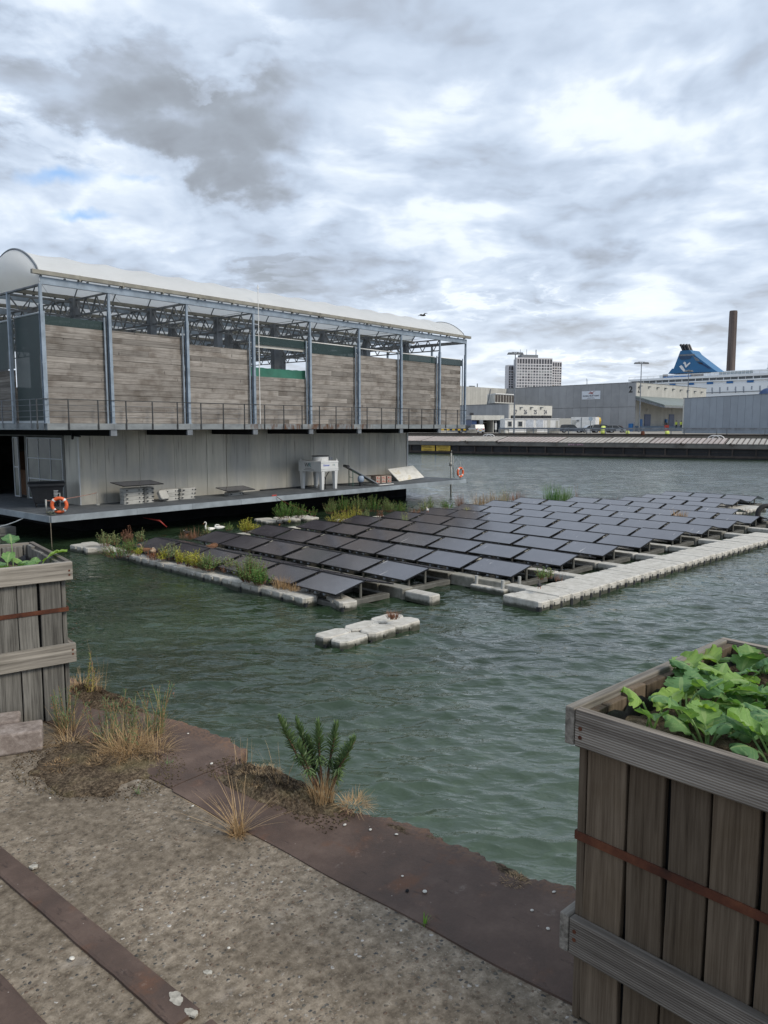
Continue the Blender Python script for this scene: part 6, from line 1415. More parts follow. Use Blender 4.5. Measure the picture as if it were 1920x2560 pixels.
# canopy with doors and bollards under it
a1 = wr.L*.66; zc = wr.at(1592, 995)[1]; zlow = HZ(1014, 181)
m = MB(); p0 = wr.w(-.2, zc, .05); p1 = wr.w(a1+9, zc, .05); q0 = wr.w(-.2, zlow, 7.5); q1 = wr.w(a1+9, zlow, 7.5); up = Vector((0, 0, .5))
m.hexa([p0, p1, q1, q0, p0+up, p1+up, q1+up*.6, q0+up*.6]); w_(m, 'canopy_roof', plain('grey_green_canopy', (.17, .20, .195), .6, .1, .1, .5, .03), WB)
m = MB(); m.obox(q0+Vector((0, 0, -.35)), (q1-q0), wr.n*.08, Vector((0, 0, .35))); m.obox(p0-Vector((0, 0, .5)), q0-p0, wr.d*.12, Vector((0, 0, .6))); w_(m, 'canopy_fascia', STEELD, WB)
zb = HZ(1067, 188)
def wdoor(u0, u1, v0, v1, mt, nm='door', d=.12, root=WB, pl=wr, z0=None):
    A_, Z0 = pl.at(u0, v1); B_, Z1 = pl.at(u1, v0); m = MB(); pbox(m, pl, A_, B_, Z0 if z0 is None else z0, Z1, .0, d); return w_(m, nm, mt, root)
wdoor(1610, 1626, 1036, 1066, NAVY); wdoor(1671, 1685, 1036, 1067, NAVY); wdoor(1598, 1602, 1048, 1066, BLUEP, 'bollard', .5); wdoor(1661, 1665, 1048, 1067, BLUEP, 'bollard', .5)
m = MB(); pbox(m, wr, .3, wr.L, FZ-.2, FZ+1.35, .0, 1.6); w_(m, 'loading_dock', plain('blue_grey_dock', (.07, .115, .18), .7, 0, .2, 1, .05), WB)
m = MB(); A_, Z = wl.at(1583, 1061); pbox(m, wl, A_, A_+.8, FZ, Z+.2, 0, .8); w_(m, 'blue_box', BLUEP, WB)
for u in (1617.5, 1679): A_, Z = wr.at(u, 1028); text(str(1 if u < 1650 else 1), 1.0, tuple(wr.w(A_-.3, Z, .06)), tuple(wr.d), (0, 0, 1), DGP, 'number', WB, True, .02)

WA = thing('warehouse', 'pale flat wall of a farther warehouse left of the number 2 warehouse', 'warehouse', tuple(BG(1210, 225)))
pa_ = Pl(tuple(BG(1266, 222))[:2], tuple(BG(1050, 196))[:2]); m = MB(); panelwall(m, pa_, 0, pa_.L, FZ-.2, HZ(972, 222), 1.1, gap=.03); w_(m, 'wall', GREYW, WA)
m = MB(); pbox(m, pa_, 0, pa_.L, FZ, HZ(972, 222)-.2, -25, -.35); w_(m, 'roof', LGREY, WA)
m = MB(); A_, Z = pa_.at(1205, 968); pbox(m, pa_, A_-.8, A_+.8, Z, Z+.5, -4, -3); A_, Z = pa_.at(1214, 968); pbox(m, pa_, A_-.1, A_+.1, Z, Z+1.1, -3, -2.8); w_(m, 'roof_vent', STEELD, WA)
WC = thing('loading_hall', 'low loading hall with grey side and white front numbered 27 26 25 24', 'warehouse', tuple(BG(1290, 178)))
k0 = BG(1270.5, 170); kl = BG(1120, 188); kr = BG(1379, 184); zk = HZ(1010.5, 170)
plL = Pl(tuple(k0)[:2], tuple(kl)[:2]); plR = Pl(tuple(k0)[:2], tuple(kr)[:2])
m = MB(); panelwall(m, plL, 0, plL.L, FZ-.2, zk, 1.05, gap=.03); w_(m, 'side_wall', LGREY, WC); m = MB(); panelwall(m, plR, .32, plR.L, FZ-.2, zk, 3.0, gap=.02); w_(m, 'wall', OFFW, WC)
m = MB(); bk = (kl-k0)*1.0; o_ = [k0-plL.n*.35-plR.n*.35, kl-plL.n*.35, kl+(kr-k0), kr-plR.n*.35]; m.hexa([Vector((p.x, p.y, FZ)) for p in o_]+[Vector((p.x, p.y, zk-.15)) for p in o_]); w_(m, 'roof', LGREY, WC)
m = MB(); pbox(m, plL, -.05, plL.L, zk, zk+.15, -.4, .06); pbox(m, plR, -.05, plR.L, zk+.002, zk+.152, -.4, .06); w_(m, 'parapet_trim', STEELD, WC)
for i, (u, s_) in enumerate([(1287.5, '27'), (1313, '26'), (1338, '25'), (1363, '24')]):
    A_, Z = plR.at(u, 1035); text(s_, 1.35, tuple(plR.w(A_, Z, .06)), tuple(plR.d), (0, 0, 1), DGP, 'number', WC, True, .02, 'CENTER', .02)
    wdoor(1276.5+25.6*i, 1301.5+25.2*i, 1039, 1068, BLACKP, 'dock_door', .25, WC, plR)
for u in (1301, 1327, 1352): A_, Z = plR.at(u, 1019); m = MB(); pbox(m, plR, A_-.35, A_+.35, Z-.12, Z+.12, .02, .5); w_(m, 'wall_light', STEELD, WC)
# cooling plant on the hall roof
ac_ = thing('roof_cooler', 'white roof cooling plant with dark louvres and a ladder', 'cooling plant', tuple(BG(1250, 178, zk)))
e0 = BG(1236, 174); e1 = BG(1284, 180); e2 = BG(1217, 180); pe_ = Pl(tuple(e0)[:2], tuple(e1)[:2]); pf_ = Pl(tuple(e0)[:2], tuple(e2)[:2]); zz0, zz1 = HZ(1008, 176), HZ(985, 176)
m = MB(); o_ = [e0, e1, e1+(e2-e0), e2]; m.hexa([Vector((p.x, p.y, zz0)) for p in o_]+[Vector((p.x, p.y, zz1-.1)) for p in o_]); w_(m, 'casing', OFFW, ac_)
m = MB(); m.hexa([Vector((p.x, p.y, zz1-.1))+q for p, q in zip(o_, (pe_.n*.2, pe_.n*.2, Vector(), Vector()))]+[Vector((p.x, p.y, zz1+.1))+q for p, q in zip(o_, (pe_.n*.2, pe_.n*.2, Vector(), Vector()))]); w_(m, 'lid', WHITE, ac_)
for i in range(7): m = MB(); pbox(m, pe_, pe_.L*(i+.12)/7, pe_.L*(i+.86)/7, zz0+.25, zz1-.25, .0, .08); w_(m, 'louvre', plain('brown_louvre%d' % i, (.05, .042, .038), .7) if i == 0 else bpy.data.materials['brown_louvre0'], ac_)
m = MB(); L0_ = pf_.w(pf_.L*.6, zz0-.3, .6); L1_ = pf_.w(pf_.L*.3, zz1+1.1, .4)
for dx in (0, .7): m.bar(L0_+pf_.d*dx, L1_+pf_.d*dx, .1)
for i in range(9): p = L0_.lerp(L1_, (i+.5)/9); m.bar(p, p+pf_.d*.7, .07)
w_(m, 'ladder', GALVD, ac_); m = MB(); m.hexa([Vector((p.x, p.y, zz0-.35)) for p in o_]+[Vector((p.x, p.y, zz0-.01)) for p in o_]); w_(m, 'plinth', BLACKP, ac_)
# entrance pavilion
pv = thing('gate_pavilion', 'flat roofed gate pavilion with deep white fascia and dark open front', 'pavilion', tuple(BG(1220, 158)))
g0, g1 = BG(1178.5, 156), BG(1260, 158); pg = Pl(tuple(g0)[:2], tuple(g1)[:2]); zf0, zf1 = HZ(1050, 157), HZ(1038.3, 157)
m = MB(); panelwall(m, pg, 0, pg.L, zf0, zf1, .95, th=.2, gap=.02); w_(m, 'fascia', OFFW, pv); m = MB(); pbox(m, pg, .1, pg.L-.1, zf0+.1, zf1-.1, -6, -.25); w_(m, 'roof', LGREY, pv)
m = MB(); pbox(m, pg, .2, pg.L-.2, FZ, zf0, -4, -3.8); w_(m, 'back_wall', plain('dark_brown_wall', (.06, .052, .047), .8, 0, .3, 1, .1), pv)
for u0, u1, mt, nm in ((1181, 1193, NAVY, 'window'), (1197.5, 1206, GALVD, 'kiosk'), (1207, 1209, OFFW, 'pillar'), (1234.5, 1236, OFFW, 'pillar'), (1254, 1260, plain('blue_grey_side', (.15, .2, .27), .6), 'side_panel')):
    A_, Z = pg.at(u0, 1060); B_, Z = pg.at(u1, 1060); m = MB(); pbox(m, pg, A_, B_, FZ, zf0-.01, -3.7, -.3 if nm != 'kiosk' else .3); w_(m, nm, mt, pv)
m = MB(); A_, Z = pg.at(1209, 1); A_, Z = pg.at(1209, 1056); B_, Z = pg.at(1234, 1056); pbox(m, pg, A_, B_, Z-.1, Z+.08, -3.5, -3.4); w_(m, 'beam', OFFW, pv)
sb = thing('security_camera_box', 'small dark camera on a pale wall box left of the pavilion', 'camera', tuple(BG(1172, 160))); q0 = BG(1166, 160); pq_ = Pl(tuple(q0)[:2], tuple(BG(1178, 160.2))[:2]); m = MB(); pbox(m, pq_, 0, pq_.L, FZ, HZ(1039, 160), -1.5, 0); w_(m, 'wall_box', GREYW, sb); m = MB(); A_, Z = pq_.at(1175, 1038); pbox(m, pq_, A_, A_+.7, Z, Z+.5, -.4, .2); w_(m, 'camera', BLACKP, sb)
# site cabins
cabs = [(1262, 1284, 150, True), (1284.5, 1311, 150.4, True), (1311.5, 1337, 150.9, False), (1337.5, 1361, 151.4, False), (1361.5, 1398, 152, 'end')]
for i, (u0, u1, f, win) in enumerate(cabs):
    c0, c1 = BG(u0, f), BG(u1, f+.4); p_ = Pl(tuple(c0)[:2], tuple(c1)[:2]); r = thing('site_cabin', ['white site cabin with one window at the left end of the cabin row', 'white site cabin with one window behind the lamp pole', 'white site cabin with a closed shutter in the middle of the row', 'white site cabin with a closed shutter next to the last one', 'white site cabin at the right end of the row with a small door'][i], 'cabin', tuple((c0+c1)/2), 0, 'white site cabins in a row')
    zt_, zb_ = HZ(1046.5, f), FZ+.15; m = MB(); pbox(m, p_, 0, p_.L, zb_, zt_, -2.6, 0); w_(m, 'body', WHITE, r, bevel=.04)
    m = MB(); pbox(m, p_, 0.02, p_.L-.02, zt_-.25, zt_-.15, 0, .05); w_(m, 'trim', GALVD, r)
    if win is True:
        A_, Z0 = p_.at(u0+(8 if i == 0 else 11), 1066); B_, Z1 = p_.at(u0+(17 if i == 0 else 21), 1054); m = MB(); pbox(m, p_, A_-.12, B_+.12, Z0-.12, Z1+.12, 0, .05); f_ = w_(m, 'window', OFFW, r); m = MB(); pbox(m, p_, A_, B_, Z0, Z1, .0, .07); sub_of(f_, m.build('pane', GLASS, r, world=True))
    elif win == 'end':
        A_, Z0 = p_.at(1389, 1070); B_, Z1 = p_.at(1396, 1052); m = MB(); pbox(m, p_, A_, B_, Z0, Z1, 0, .04); w_(m, 'door', GREYW, r); A_, Z0 = p_.at(1368, 1070); B_, Z1 = p_.at(1376, 1048); m = MB(); pbox(m, p_, A_, B_, Z0, Z1, 0, .04); w_(m, 'panel', OFFW, r)
    else: A_, Z0 = p_.at(u0+3, 1068); B_, Z1 = p_.at(u1-3, 1049); m = MB(); pbox(m, p_, A_, B_, Z0, Z1, 0, .04); w_(m, 'shutter', plain('shutter%d' % i, (.42, .46, .52), .5), r)
def boxthing(name, lab, cat, u0, u1, v0, f, dpt, mt, f2=None, zb_=None):
    c0, c1 = BG(u0, f), BG(u1, f2 or f); p_ = Pl(tuple(c0)[:2], tuple(c1)[:2]); r = thing(name, lab, cat, tuple((c0+c1)/2)); m = MB(); pbox(m, p_, 0, p_.L, FZ if zb_ is None else zb_, HZ(v0, f), -dpt, 0); w_(m, 'body', mt, r, bevel=.03); return r, p_
r, p_ = boxthing('low_annex', 'low cream annex wall between the cabins and the white trailer', 'annex', 1398, 1430, 1046, 172, 4, GREYW)
r, p_ = boxthing('box_trailer', 'white box trailer body standing behind the cars', 'trailer', 1427, 1488, 1043, 160, 5, WHITE, 158); m = MB(); A_, Z0 = p_.at(1429, 1066); B_, Z1 = p_.at(1440, 1050); pbox(m, p_, A_, B_, Z0, Z1, 0, .05); w_(m, 'door', OFFW, r); m = MB(); A_, Z0 = p_.at(1442, 1053); B_, Z1 = p_.at(1448, 1049.5); pbox(m, p_, A_, B_, Z0, Z1, 0, .4); w_(m, 'vent', STEELD, r); m = MB(); A_, Z = p_.at(1453, 1050); pbox(m, p_, A_, A_+.12, FZ, HZ(1043, 160)-.05, 0, .06); w_(m, 'corner_seam', GALVD, r)
r = thing('yellow_tank', 'yellow rounded tank showing behind the box trailer', 'tank', tuple(BG(1494, 165))); c = BG(1494, 165, HZ(1052, 165)); m = MB(); m.tube([c-RT*.7, c-RT*.6, c+RT*.45, c+RT*.55], [.5, .72, .72, .5], 14); m.build('tank_body', YELL, r, world=True, smooth=False); m = MB(); m.tube([c, c+Vector((0, 0, .9))], .12, 8); m.obox(c-RT*.5+Vector((0, 0, -4)), RT*.2, FW*.3, Vector((0, 0, 3.5))); m.obox(c+RT*.3+Vector((0, 0, -4)), RT*.2, FW*.3, Vector((0, 0, 3.5))); m.build('support', YELL, r, world=True)
# right hand shed
WE = thing('warehouse', 'blue grey windowless shed wall filling the right side behind the barge', 'warehouse', tuple(BG(1800, 150)))
s0, s1 = BG(1705.3, 150), BG(2150, 113); pw = Pl(tuple(s0)[:2], tuple(s1)[:2]); zs = HZ(996.5, 150); m = MB(); panelwall(m, pw, .3, pw.L, FZ-.2, zs, 1.72, gap=.045); w_(m, 'wall', LGREY2, WE)
m = MB(); pbox(m, pw, 0, .3, FZ-.2, zs+.02, -.5, .03); w_(m, 'corner_trim', OFFW, WE); m = MB(); pbox(m, pw, 0, pw.L, zs, zs+.12, -.4, .06); pbox(m, pw, .2, pw.L, FZ, zs-.1, -20, -.35); w_(m, 'roof', GALVD, WE)
# ---------------------------------------------------------------- ferry
FE = thing('ferry', 'big white ferry with blue funnel moored behind the warehouses', 'ferry', tuple(BG(1800, 320, 0)))
fe0, fe1 = BG(1560, 352), BG(2300, 268); pf = Pl(tuple(fe0)[:2], tuple(fe1)[:2]); SHW = plain('ship_white', (.74, .77, .80), .4, 0, .05, .1, .02)
def fz(u, v): return pf.at(u, v)
zd = fz(1700, 961)[1]      # level under the window band
def fbox(nm, mt, u0, u1, v0, v1, d0, d1, vr=None, root=FE):
    # u0,u1 ends, v0 top and v1 bottom as seen at column vr
    vr = vr or (u0+u1)/2; a0 = fz(u0, v0)[0]; a1 = fz(u1, v0)[0]; zt_ = fz(vr, v0)[1]; zb_ = fz(vr, v1)[1]; m = MB(); pbox(m, pf, a0, a1, zb_, zt_, d0, d1); return m.build(nm, mt, root, world=True)
z1_ = fz(1800, 947)[1]
m = MB(); a_ = fz(1572, 956)[0]; zz = [fz(1800, v)[1] for v in (934, 938.5, 943.5, 950, 953, 960, 962.5, 975, 978)]
pbox(m, pf, a_+6, pf.L, -2, zz[5], -24, 0); pbox(m, pf, a_+1, pf.L, zz[4], zz[3]+.001, -23, .3); w_(m, 'hull', SHW, FE)
m = MB(); pbox(m, pf, a_+2, pf.L, zz[5], zz[4], -22, -.4); pbox(m, pf, a_, pf.L, zz[2], zz[2]+.9, -24, .5); w_(m, 'deck_house', SHW, FE)
m = MB(); pbox(m, pf, a_+1, pf.L, zz[3], zz[2], -22, -.3); w_(m, 'window_band', plain('ship_dark_windows', (.10, .115, .13), .3), FE)
m = MB(); a = a_+1
while a < pf.L: pbox(m, pf, a, a+.35, zz[3], zz[2]-.05, -.3, -.1); pbox(m, pf, a+3, a+3.14, zz[3], zz[2]-.05, -.3, -.1); a += 3.3*1.8
w_(m, 'window_mullion', SHW, FE)
m = MB(); a = a_+3; i = 0
while a < pf.L: pbox(m, pf, a, a+2.6, zz[5]+.15, zz[4]-.15, -.4, -.1); a += 8.2; i += 1
w_(m, 'lifeboat_opening', BLUEP, FE)
m = MB(); a = a_+6
while a < pf.L:
    pbox(m, pf, a, a+.55, zz[6]-2.3, zz[6]-.9, 0, .08, t=0.)
    if int(a) % 5 != 0: pbox(m, pf, a+.1, a+.6, zz[7]-1.4, zz[7]-.2, 0, .08, t=1.)
    a += 3.2
w_(m, 'porthole', plain('porthole_grey', (.28, .31, .36), .3), FE)
m = MB(); pbox(m, pf, a_+6, pf.L, zz[6]-3.1, zz[6]-2.85, 0, .25); w_(m, 'rubbing_band', GALVD, FE)
o_ = fbox('upper_house', SHW, 1772, 2290, 929.5, 946, -18, -2, 1790); fbox('upper_house', SHW, 1800, 2290, 924, 930, -17, -4, 1850)
for i in range(9): fbox('upper_window', plain('upper_window%d' % i, (.30, .35, .38), .3) if i == 0 else bpy.data.materials['upper_window0'], 1793+9.6*i, 1800.5+9.6*i, 929-.45*i*1.05, 936-.45*i*1.05, -2, -1.8)
fbox('funnel_base', SHW, 1640, 1790, 934.5, 945, -16, -3, 1700); m = MB()
for u0, u1 in ((1649, 1663), (1718, 1752)):
    for k in range(int((u1-u0)/2.6)): a0, z0_ = fz(u0+k*2.6, 940); a1, z1_ = fz(u0+k*2.6+1.4, 934.5); z1_ = fz(u0, 934)[1]; pbox(m, pf, a0, a1, z1_-2.6+.2, z1_-.2, -3, -2.8)
w_(m, 'vent_grille', plain('brown_grille', (.16, .14, .13), .6), FE)
m = MB(); zA = fz(1690, 944)[1]; zB = fz(1690, 939.5)[1]; a0 = fz(1652, 940)[0]; a1 = fz(1720, 940)[0]; pbox(m, pf, a0, a1, zA, zB, -3, -2.5); w_(m, 'blue_name_strip', BLUEP, FE)
# funnel: a tapering blue body
FB = plain('funnel_blue', (.015, .115, .26), .45, 0, .08, .2, .03)
def fp(u, v, off): a, z = fz(u, v); return pf.w(a, z, off)
out = [(1656, 933), (1666, 920), (1670, 920), (1687, 875), (1710.5, 873), (1718, 882), (1768, 920), (1780, 928)]
m = MB(); fr_ = [fp(u, v, -5) for u, v in out]; bk_ = [fp(u, v, -5)-pf.n*(9-abs(i-3.5)*.3) for i, (u, v) in enumerate(out)]; m.loft([fr_, bk_], t=.5); fn_ = w_(m, 'funnel', FB, FE)
def fpoly(nm, pts, mt, o0=-4.98, o1=-4.8): m = MB(); m.loft([[fp(u, v, o1) for u, v in pts], [fp(u, v, o0) for u, v in pts]], t=.5); o = m.build(nm, mt, FE, world=True); sub_of(fn_, o)
fpoly('funnel_mark', [(1684.5, 914.5), (1690, 911.5), (1693, 914), (1700, 925), (1702, 927), (1699, 928), (1695, 927), (1690, 922)], WHITE); fpoly('funnel_mark', [(1694, 906.5), (1698, 902.5), (1701, 904.5), (1702, 911), (1711, 904), (1712.5, 906.5), (1701.5, 917.5), (1699, 916), (1698, 910)], WHITE)
fpoly('funnel_band', [(1685, 884.5), (1722, 882.5), (1725, 887), (1683, 888.5)], GALVD, -4.98, -4.85); fpoly('funnel_recess', [(1683, 889), (1716, 887), (1712, 895), (1692, 898), (1686, 896)], plain('funnel_shadow_grille', (.02, .06, .13), .6)); fpoly('funnel_recess', [(1719, 888), (1731, 895), (1736, 901), (1726, 900)], GALVD); fpoly('funnel_recess', [(1729, 903), (1742, 905), (1745, 910), (1735, 908)], plain('funnel_dark_gap', (.03, .03, .05), .6)); fpoly('funnel_recess', [(1736, 903), (1766, 919.5), (1757, 919.5), (1733, 904.5)], plain('funnel_dark_blue', (.008, .04, .12), .5))
m = MB()
for i in range(6): c = fp(1689+3.7*i, 874, -7-.8*(i % 2)); m.tube([c, c+Vector((0, 0, 2.1))-pf.d*1.0, c+Vector((0, 0, 2.7))-pf.d*1.5], .55, 8)
w_(m, 'exhaust_pipe', BLACKP, FE)
m = MB(); c = fp(1913, 925, -8); m.tube([c, c+Vector((0, 0, 4.6))], .9, 8); m.tube([c+Vector((0, 0, 5.2)), c+Vector((0, 0, 5.8)), c+Vector((0, 0, 6.6)), c+Vector((0, 0, 7.0))], [.5, 1., .9, .3], 10); c = fp(1899, 924, -8); m.tube([c, c+Vector((0, 0, 3.4))], .12, 6); m.tube([fp(1894, 924, -8), c+Vector((0, 0, 1.2)), fp(1903, 924, -8)], .25, 6); w_(m, 'mast', WHITE, FE)
m = MB(); a = a_
while a < pf.L: c = pf.w(a, zz[2]+.9, 0); m.tube([c, c+Vector((0, 0, 1.0))], .05, 4); a += 3
m.tube([pf.w(a_, zz[2]+1.9, 0), pf.w(pf.L, zz[2]+1.9, 0)], .06, 4); w_(m, 'deck_railing', OFFW, FE)
lb = thing('lifeboat', 'dark blue domed boat roof at the far right above the shed', 'boat', tuple(BG(1915, 200, 12))); c = PT(1921, 990, 200); m = MB(); loft_ = []
for i in range(11): q = i/10; w2 = math.sin(math.pi*q)**.5; loft_.append([c+RT*((q-.5)*5.4)+(FW*math.cos(x)*1.3+Vector((0, 0, 1))*max(-.35, math.sin(x))*2.1)*w2 for x in [2*math.pi*j/12 for j in range(12)]])
m.loft(loft_); m.build('boat_canopy', NAVY, lb, world=True, smooth=True)
m = MB(); m.box(-.2, -.2, -10, .2, .2, 0); o = m.build('davit', SHW, lb); o.location = c-lb.location
# chimney
ch = thing('chimney', 'tall brown brick power station chimney behind the ferry', 'chimney', tuple(BG(1822, 900, 0))); c0 = BG(1819, 900, 0); zt_ = HZ(777, 900)
def _chm(t): p = t.geo(); n = t.noise(t.mapv(p, (.3, .3, .02)), 1., 5, .6); return PB(t, t.ramp(n, [(.35, (.085, .068, .065)), (.65, (.15, .122, .115))]), .9)
m = MB(); m.tube([c0+Vector((0, 0, z)) for z in (0, zt_*.6, zt_-1, zt_-.99, zt_)], [5.2, 4.75, 4.4, 4.15, 4.1], 12); m.build('shaft', M_('chimney_brick', _chm), ch, world=True)
m = MB()
for i in range(0, 12, 2):
    a = 2*math.pi*i/12+.2; m.bar(c0+Vector((math.cos(a)*5.05, math.sin(a)*5.05, 0)), c0+Vector((math.cos(a)*4.32, math.sin(a)*4.32, zt_-1.2)), .5)
m.build('pilaster', bpy.data.materials['chimney_brick'], ch, world=True)
# ---------------------------------------------------------------- office tower
TW = thing('office_tower', 'white concrete office block with a grid of dark windows and lower side wings', 'office building', tuple(BG(1330, 600)))
TWW = plain('tower_concrete', (.55, .55, .58), .8, 0, .06, .05, .02)
TG = [plain('tower_glass_dark', (.06, .06, .07), .25), plain('tower_glass_mid', (.15, .16, .175), .25), plain('tower_glass_light', (.24, .26, .265), .25), plain('tower_glass_warm', (.09, .075, .055), .3)]
NW = [0]
def block(u0, u1, v0, f0, f1, nc, side_u=None, side_f=None, rows=12, fh=None, tall=1, seed=1, wing=False):
    a, b = BG(u0, f0), BG(u1, f1); p_ = Pl(tuple(a)[:2], tuple(b)[:2]); zt_ = HZ(v0, f0); m = MB(); pbox(m, p_, 0, p_.L, 0, zt_, -4, 0); w_(m, 'body', TWW, TW)
    rs = random.Random(seed); cw = p_.L/nc; fh = fh or cw*.98; gs = [MB() for _ in TG]
    for r in range(rows+1):
        for c in range(nc):
            z1 = zt_-(.12*fh+ (0 if r == 0 else fh*(1.0+r))) ; 
            if r == 0: zA, zB = zt_-.35*fh-1.7*fh, zt_-.45*fh
            else: zB = zt_-.35*fh-1.7*fh-fh*(r-1)-.35*fh; zA = zB-.66*fh
            k = 0 if r == 0 else (rs.choice((1, 1, 1, 2, 0)) if not wing else rs.choice((0, 0, 3, 1)))
            if r in (3, 4) and not wing and rs.random() < .5: k = 2
            if r == 2 and not wing and c < 8: k = rs.choice((0, 0, 1))
            if zA > 0:
                if NW[0] < 98 and r < 6 and not wing or wing and r < 2: g1 = MB(); pbox(g1, p_, cw*(c+.16), cw*(c+.86), zA, zB, 0, .12); w_(g1, 'window', TG[k], TW); NW[0] += 1
                else: pbox(gs[k], p_, cw*(c+.16), cw*(c+.86), zA, zB, 0, .12)
    for k, g in enumerate(gs):
        if g.v: o = w_(g, 'window', TG[k], TW); tag(o, kind='stuff')
    return p_, zt_
p_, zt_ = block(1288, 1377, 893.5, 600, 606, 13, seed=2)
m = MB(); sA = Pl(tuple(BG(1288, 600))[:2], tuple(BG(1281, 618))[:2]); pbox(m, sA, 0, sA.L, 0, zt_-.4, -.8, .02); w_(m, 'side_wall', TWW, TW)
m = MB(); A_ = p_.at(1309, 890)[0]; B_ = p_.at(1350.5, 890)[0]; pbox(m, p_, A_, B_, zt_, zt_+2.6, -12, -4); w_(m, 'roof_plant', STEELD, TW)
m = MB()
for u in (1310, 1326, 1349, 1350.2): A_ = p_.at(u, 885)[0]; pbox(m, p_, A_, A_+.25, zt_+2.6, zt_+7, -8, -7.75)
w_(m, 'antenna', GALVD, TW)
block(1267.5, 1281, 912.5, 612, 614, 2, seed=5, wing=True, rows=10, fh=1.98*.98); block(1377, 1400.3, 903, 616, 620, 4, seed=8, wing=True, rows=11, fh=1.98)
m = MB(); sB = Pl(tuple(BG(1267.5, 612))[:2], tuple(BG(1260, 628))[:2]); pbox(m, sB, 0, sB.L, 0, HZ(912.8, 612), -.8, .02); w_(m, 'side_wall', TWW, TW)
m = MB()
for i in range(10): z = HZ(917, 612)-2.0*(i+.6); m = MB(); pbox(m, sB, 1., sB.L-1, z, z+.9, 0, .15); w_(m, 'window_band', TG[1], TW)
# ---------------------------------------------------------------- lamps and signs
def lamp(lab, u, vtop, f, arms, w=2.2):
    c = BG(u, f); z = HZ(vtop, f)-FZ; r = thing('street_lamp', lab, 'street lamp', tuple(c), AZ-math.pi/2); m = MB(); m.tube([(0, 0, 0), (0, 0, z*.5), (0, 0, z)], [.17, .12, .08], 8); m.build('pole', GALVD, r)
    if arms:
        m = MB(); m.bar((-w*.6, 0, z), (w*.6, 0, z), .1); m.build('arm', STEELD, r)
        for s_ in (-1, 1):
            m = MB(); x = s_*w*.72; m.loft([[(x-.75, -.3, z-.42), (x+.75, -.3, z-.42), (x+.75, .3, z-.42), (x-.75, .3, z-.42)], [(x-.55, -.3, z-.05), (x+.45, -.3, z-.05), (x+.45, .3, z-.05), (x-.55, .3, z-.05)]] if s_ < 0 else [[(x-.75, -.3, z-.42), (x+.75, -.3, z-.42), (x+.75, .3, z-.42), (x-.75, .3, z-.42)], [(x-.45, -.3, z-.05), (x+.55, -.3, z-.05), (x+.55, .3, z-.05), (x-.45, .3, z-.05)]]); m.build('lamp_head', STEELD, r, bevel=.03)
lamp('tall double headed lamp post in front of the loading hall', 1284.8, 880.5, 140, True, 1.0); lamp('double headed lamp post at the corner of the number 2 warehouse', 1597.5, 905, 165, True, 1.15); lamp('thin lamp mast behind the right hand shed roof', 1715.6, 925, 170, True, .25)
c = BG(1475.5, 131); r = thing('traffic_sign', 'round grey backed traffic sign on a thin post among the cars', 'sign', tuple(c), AZ-math.pi/2); m = MB(); m.tube([(0, 0, 0), (0, 0, HZ(1043, 131)-FZ)], .06, 8); m.build('post', GALVD, r); m = MB(); z = HZ(1047, 131)-FZ; m.tube([(0, -.08, z), (0, -.04, z)], .36, 20); m.build('disc', GALV, r)
m = MB(); c = PT(1466, 962, 250); m.tube([(0, 0, -4), (0, 0, 2.5)], .06, 5); m.tube([(-.5, 0, 2), (.5, 0, 2)], .05, 5); m.tube([(.8, 0, -4), (.8, 0, 2.2)], .05, 5); o = m.build('aerial', GALVD); o.location = c; o.location.z -= .5; tag(o, 'thin aerial masts behind the top edge of the number 2 warehouse', 'aerial')
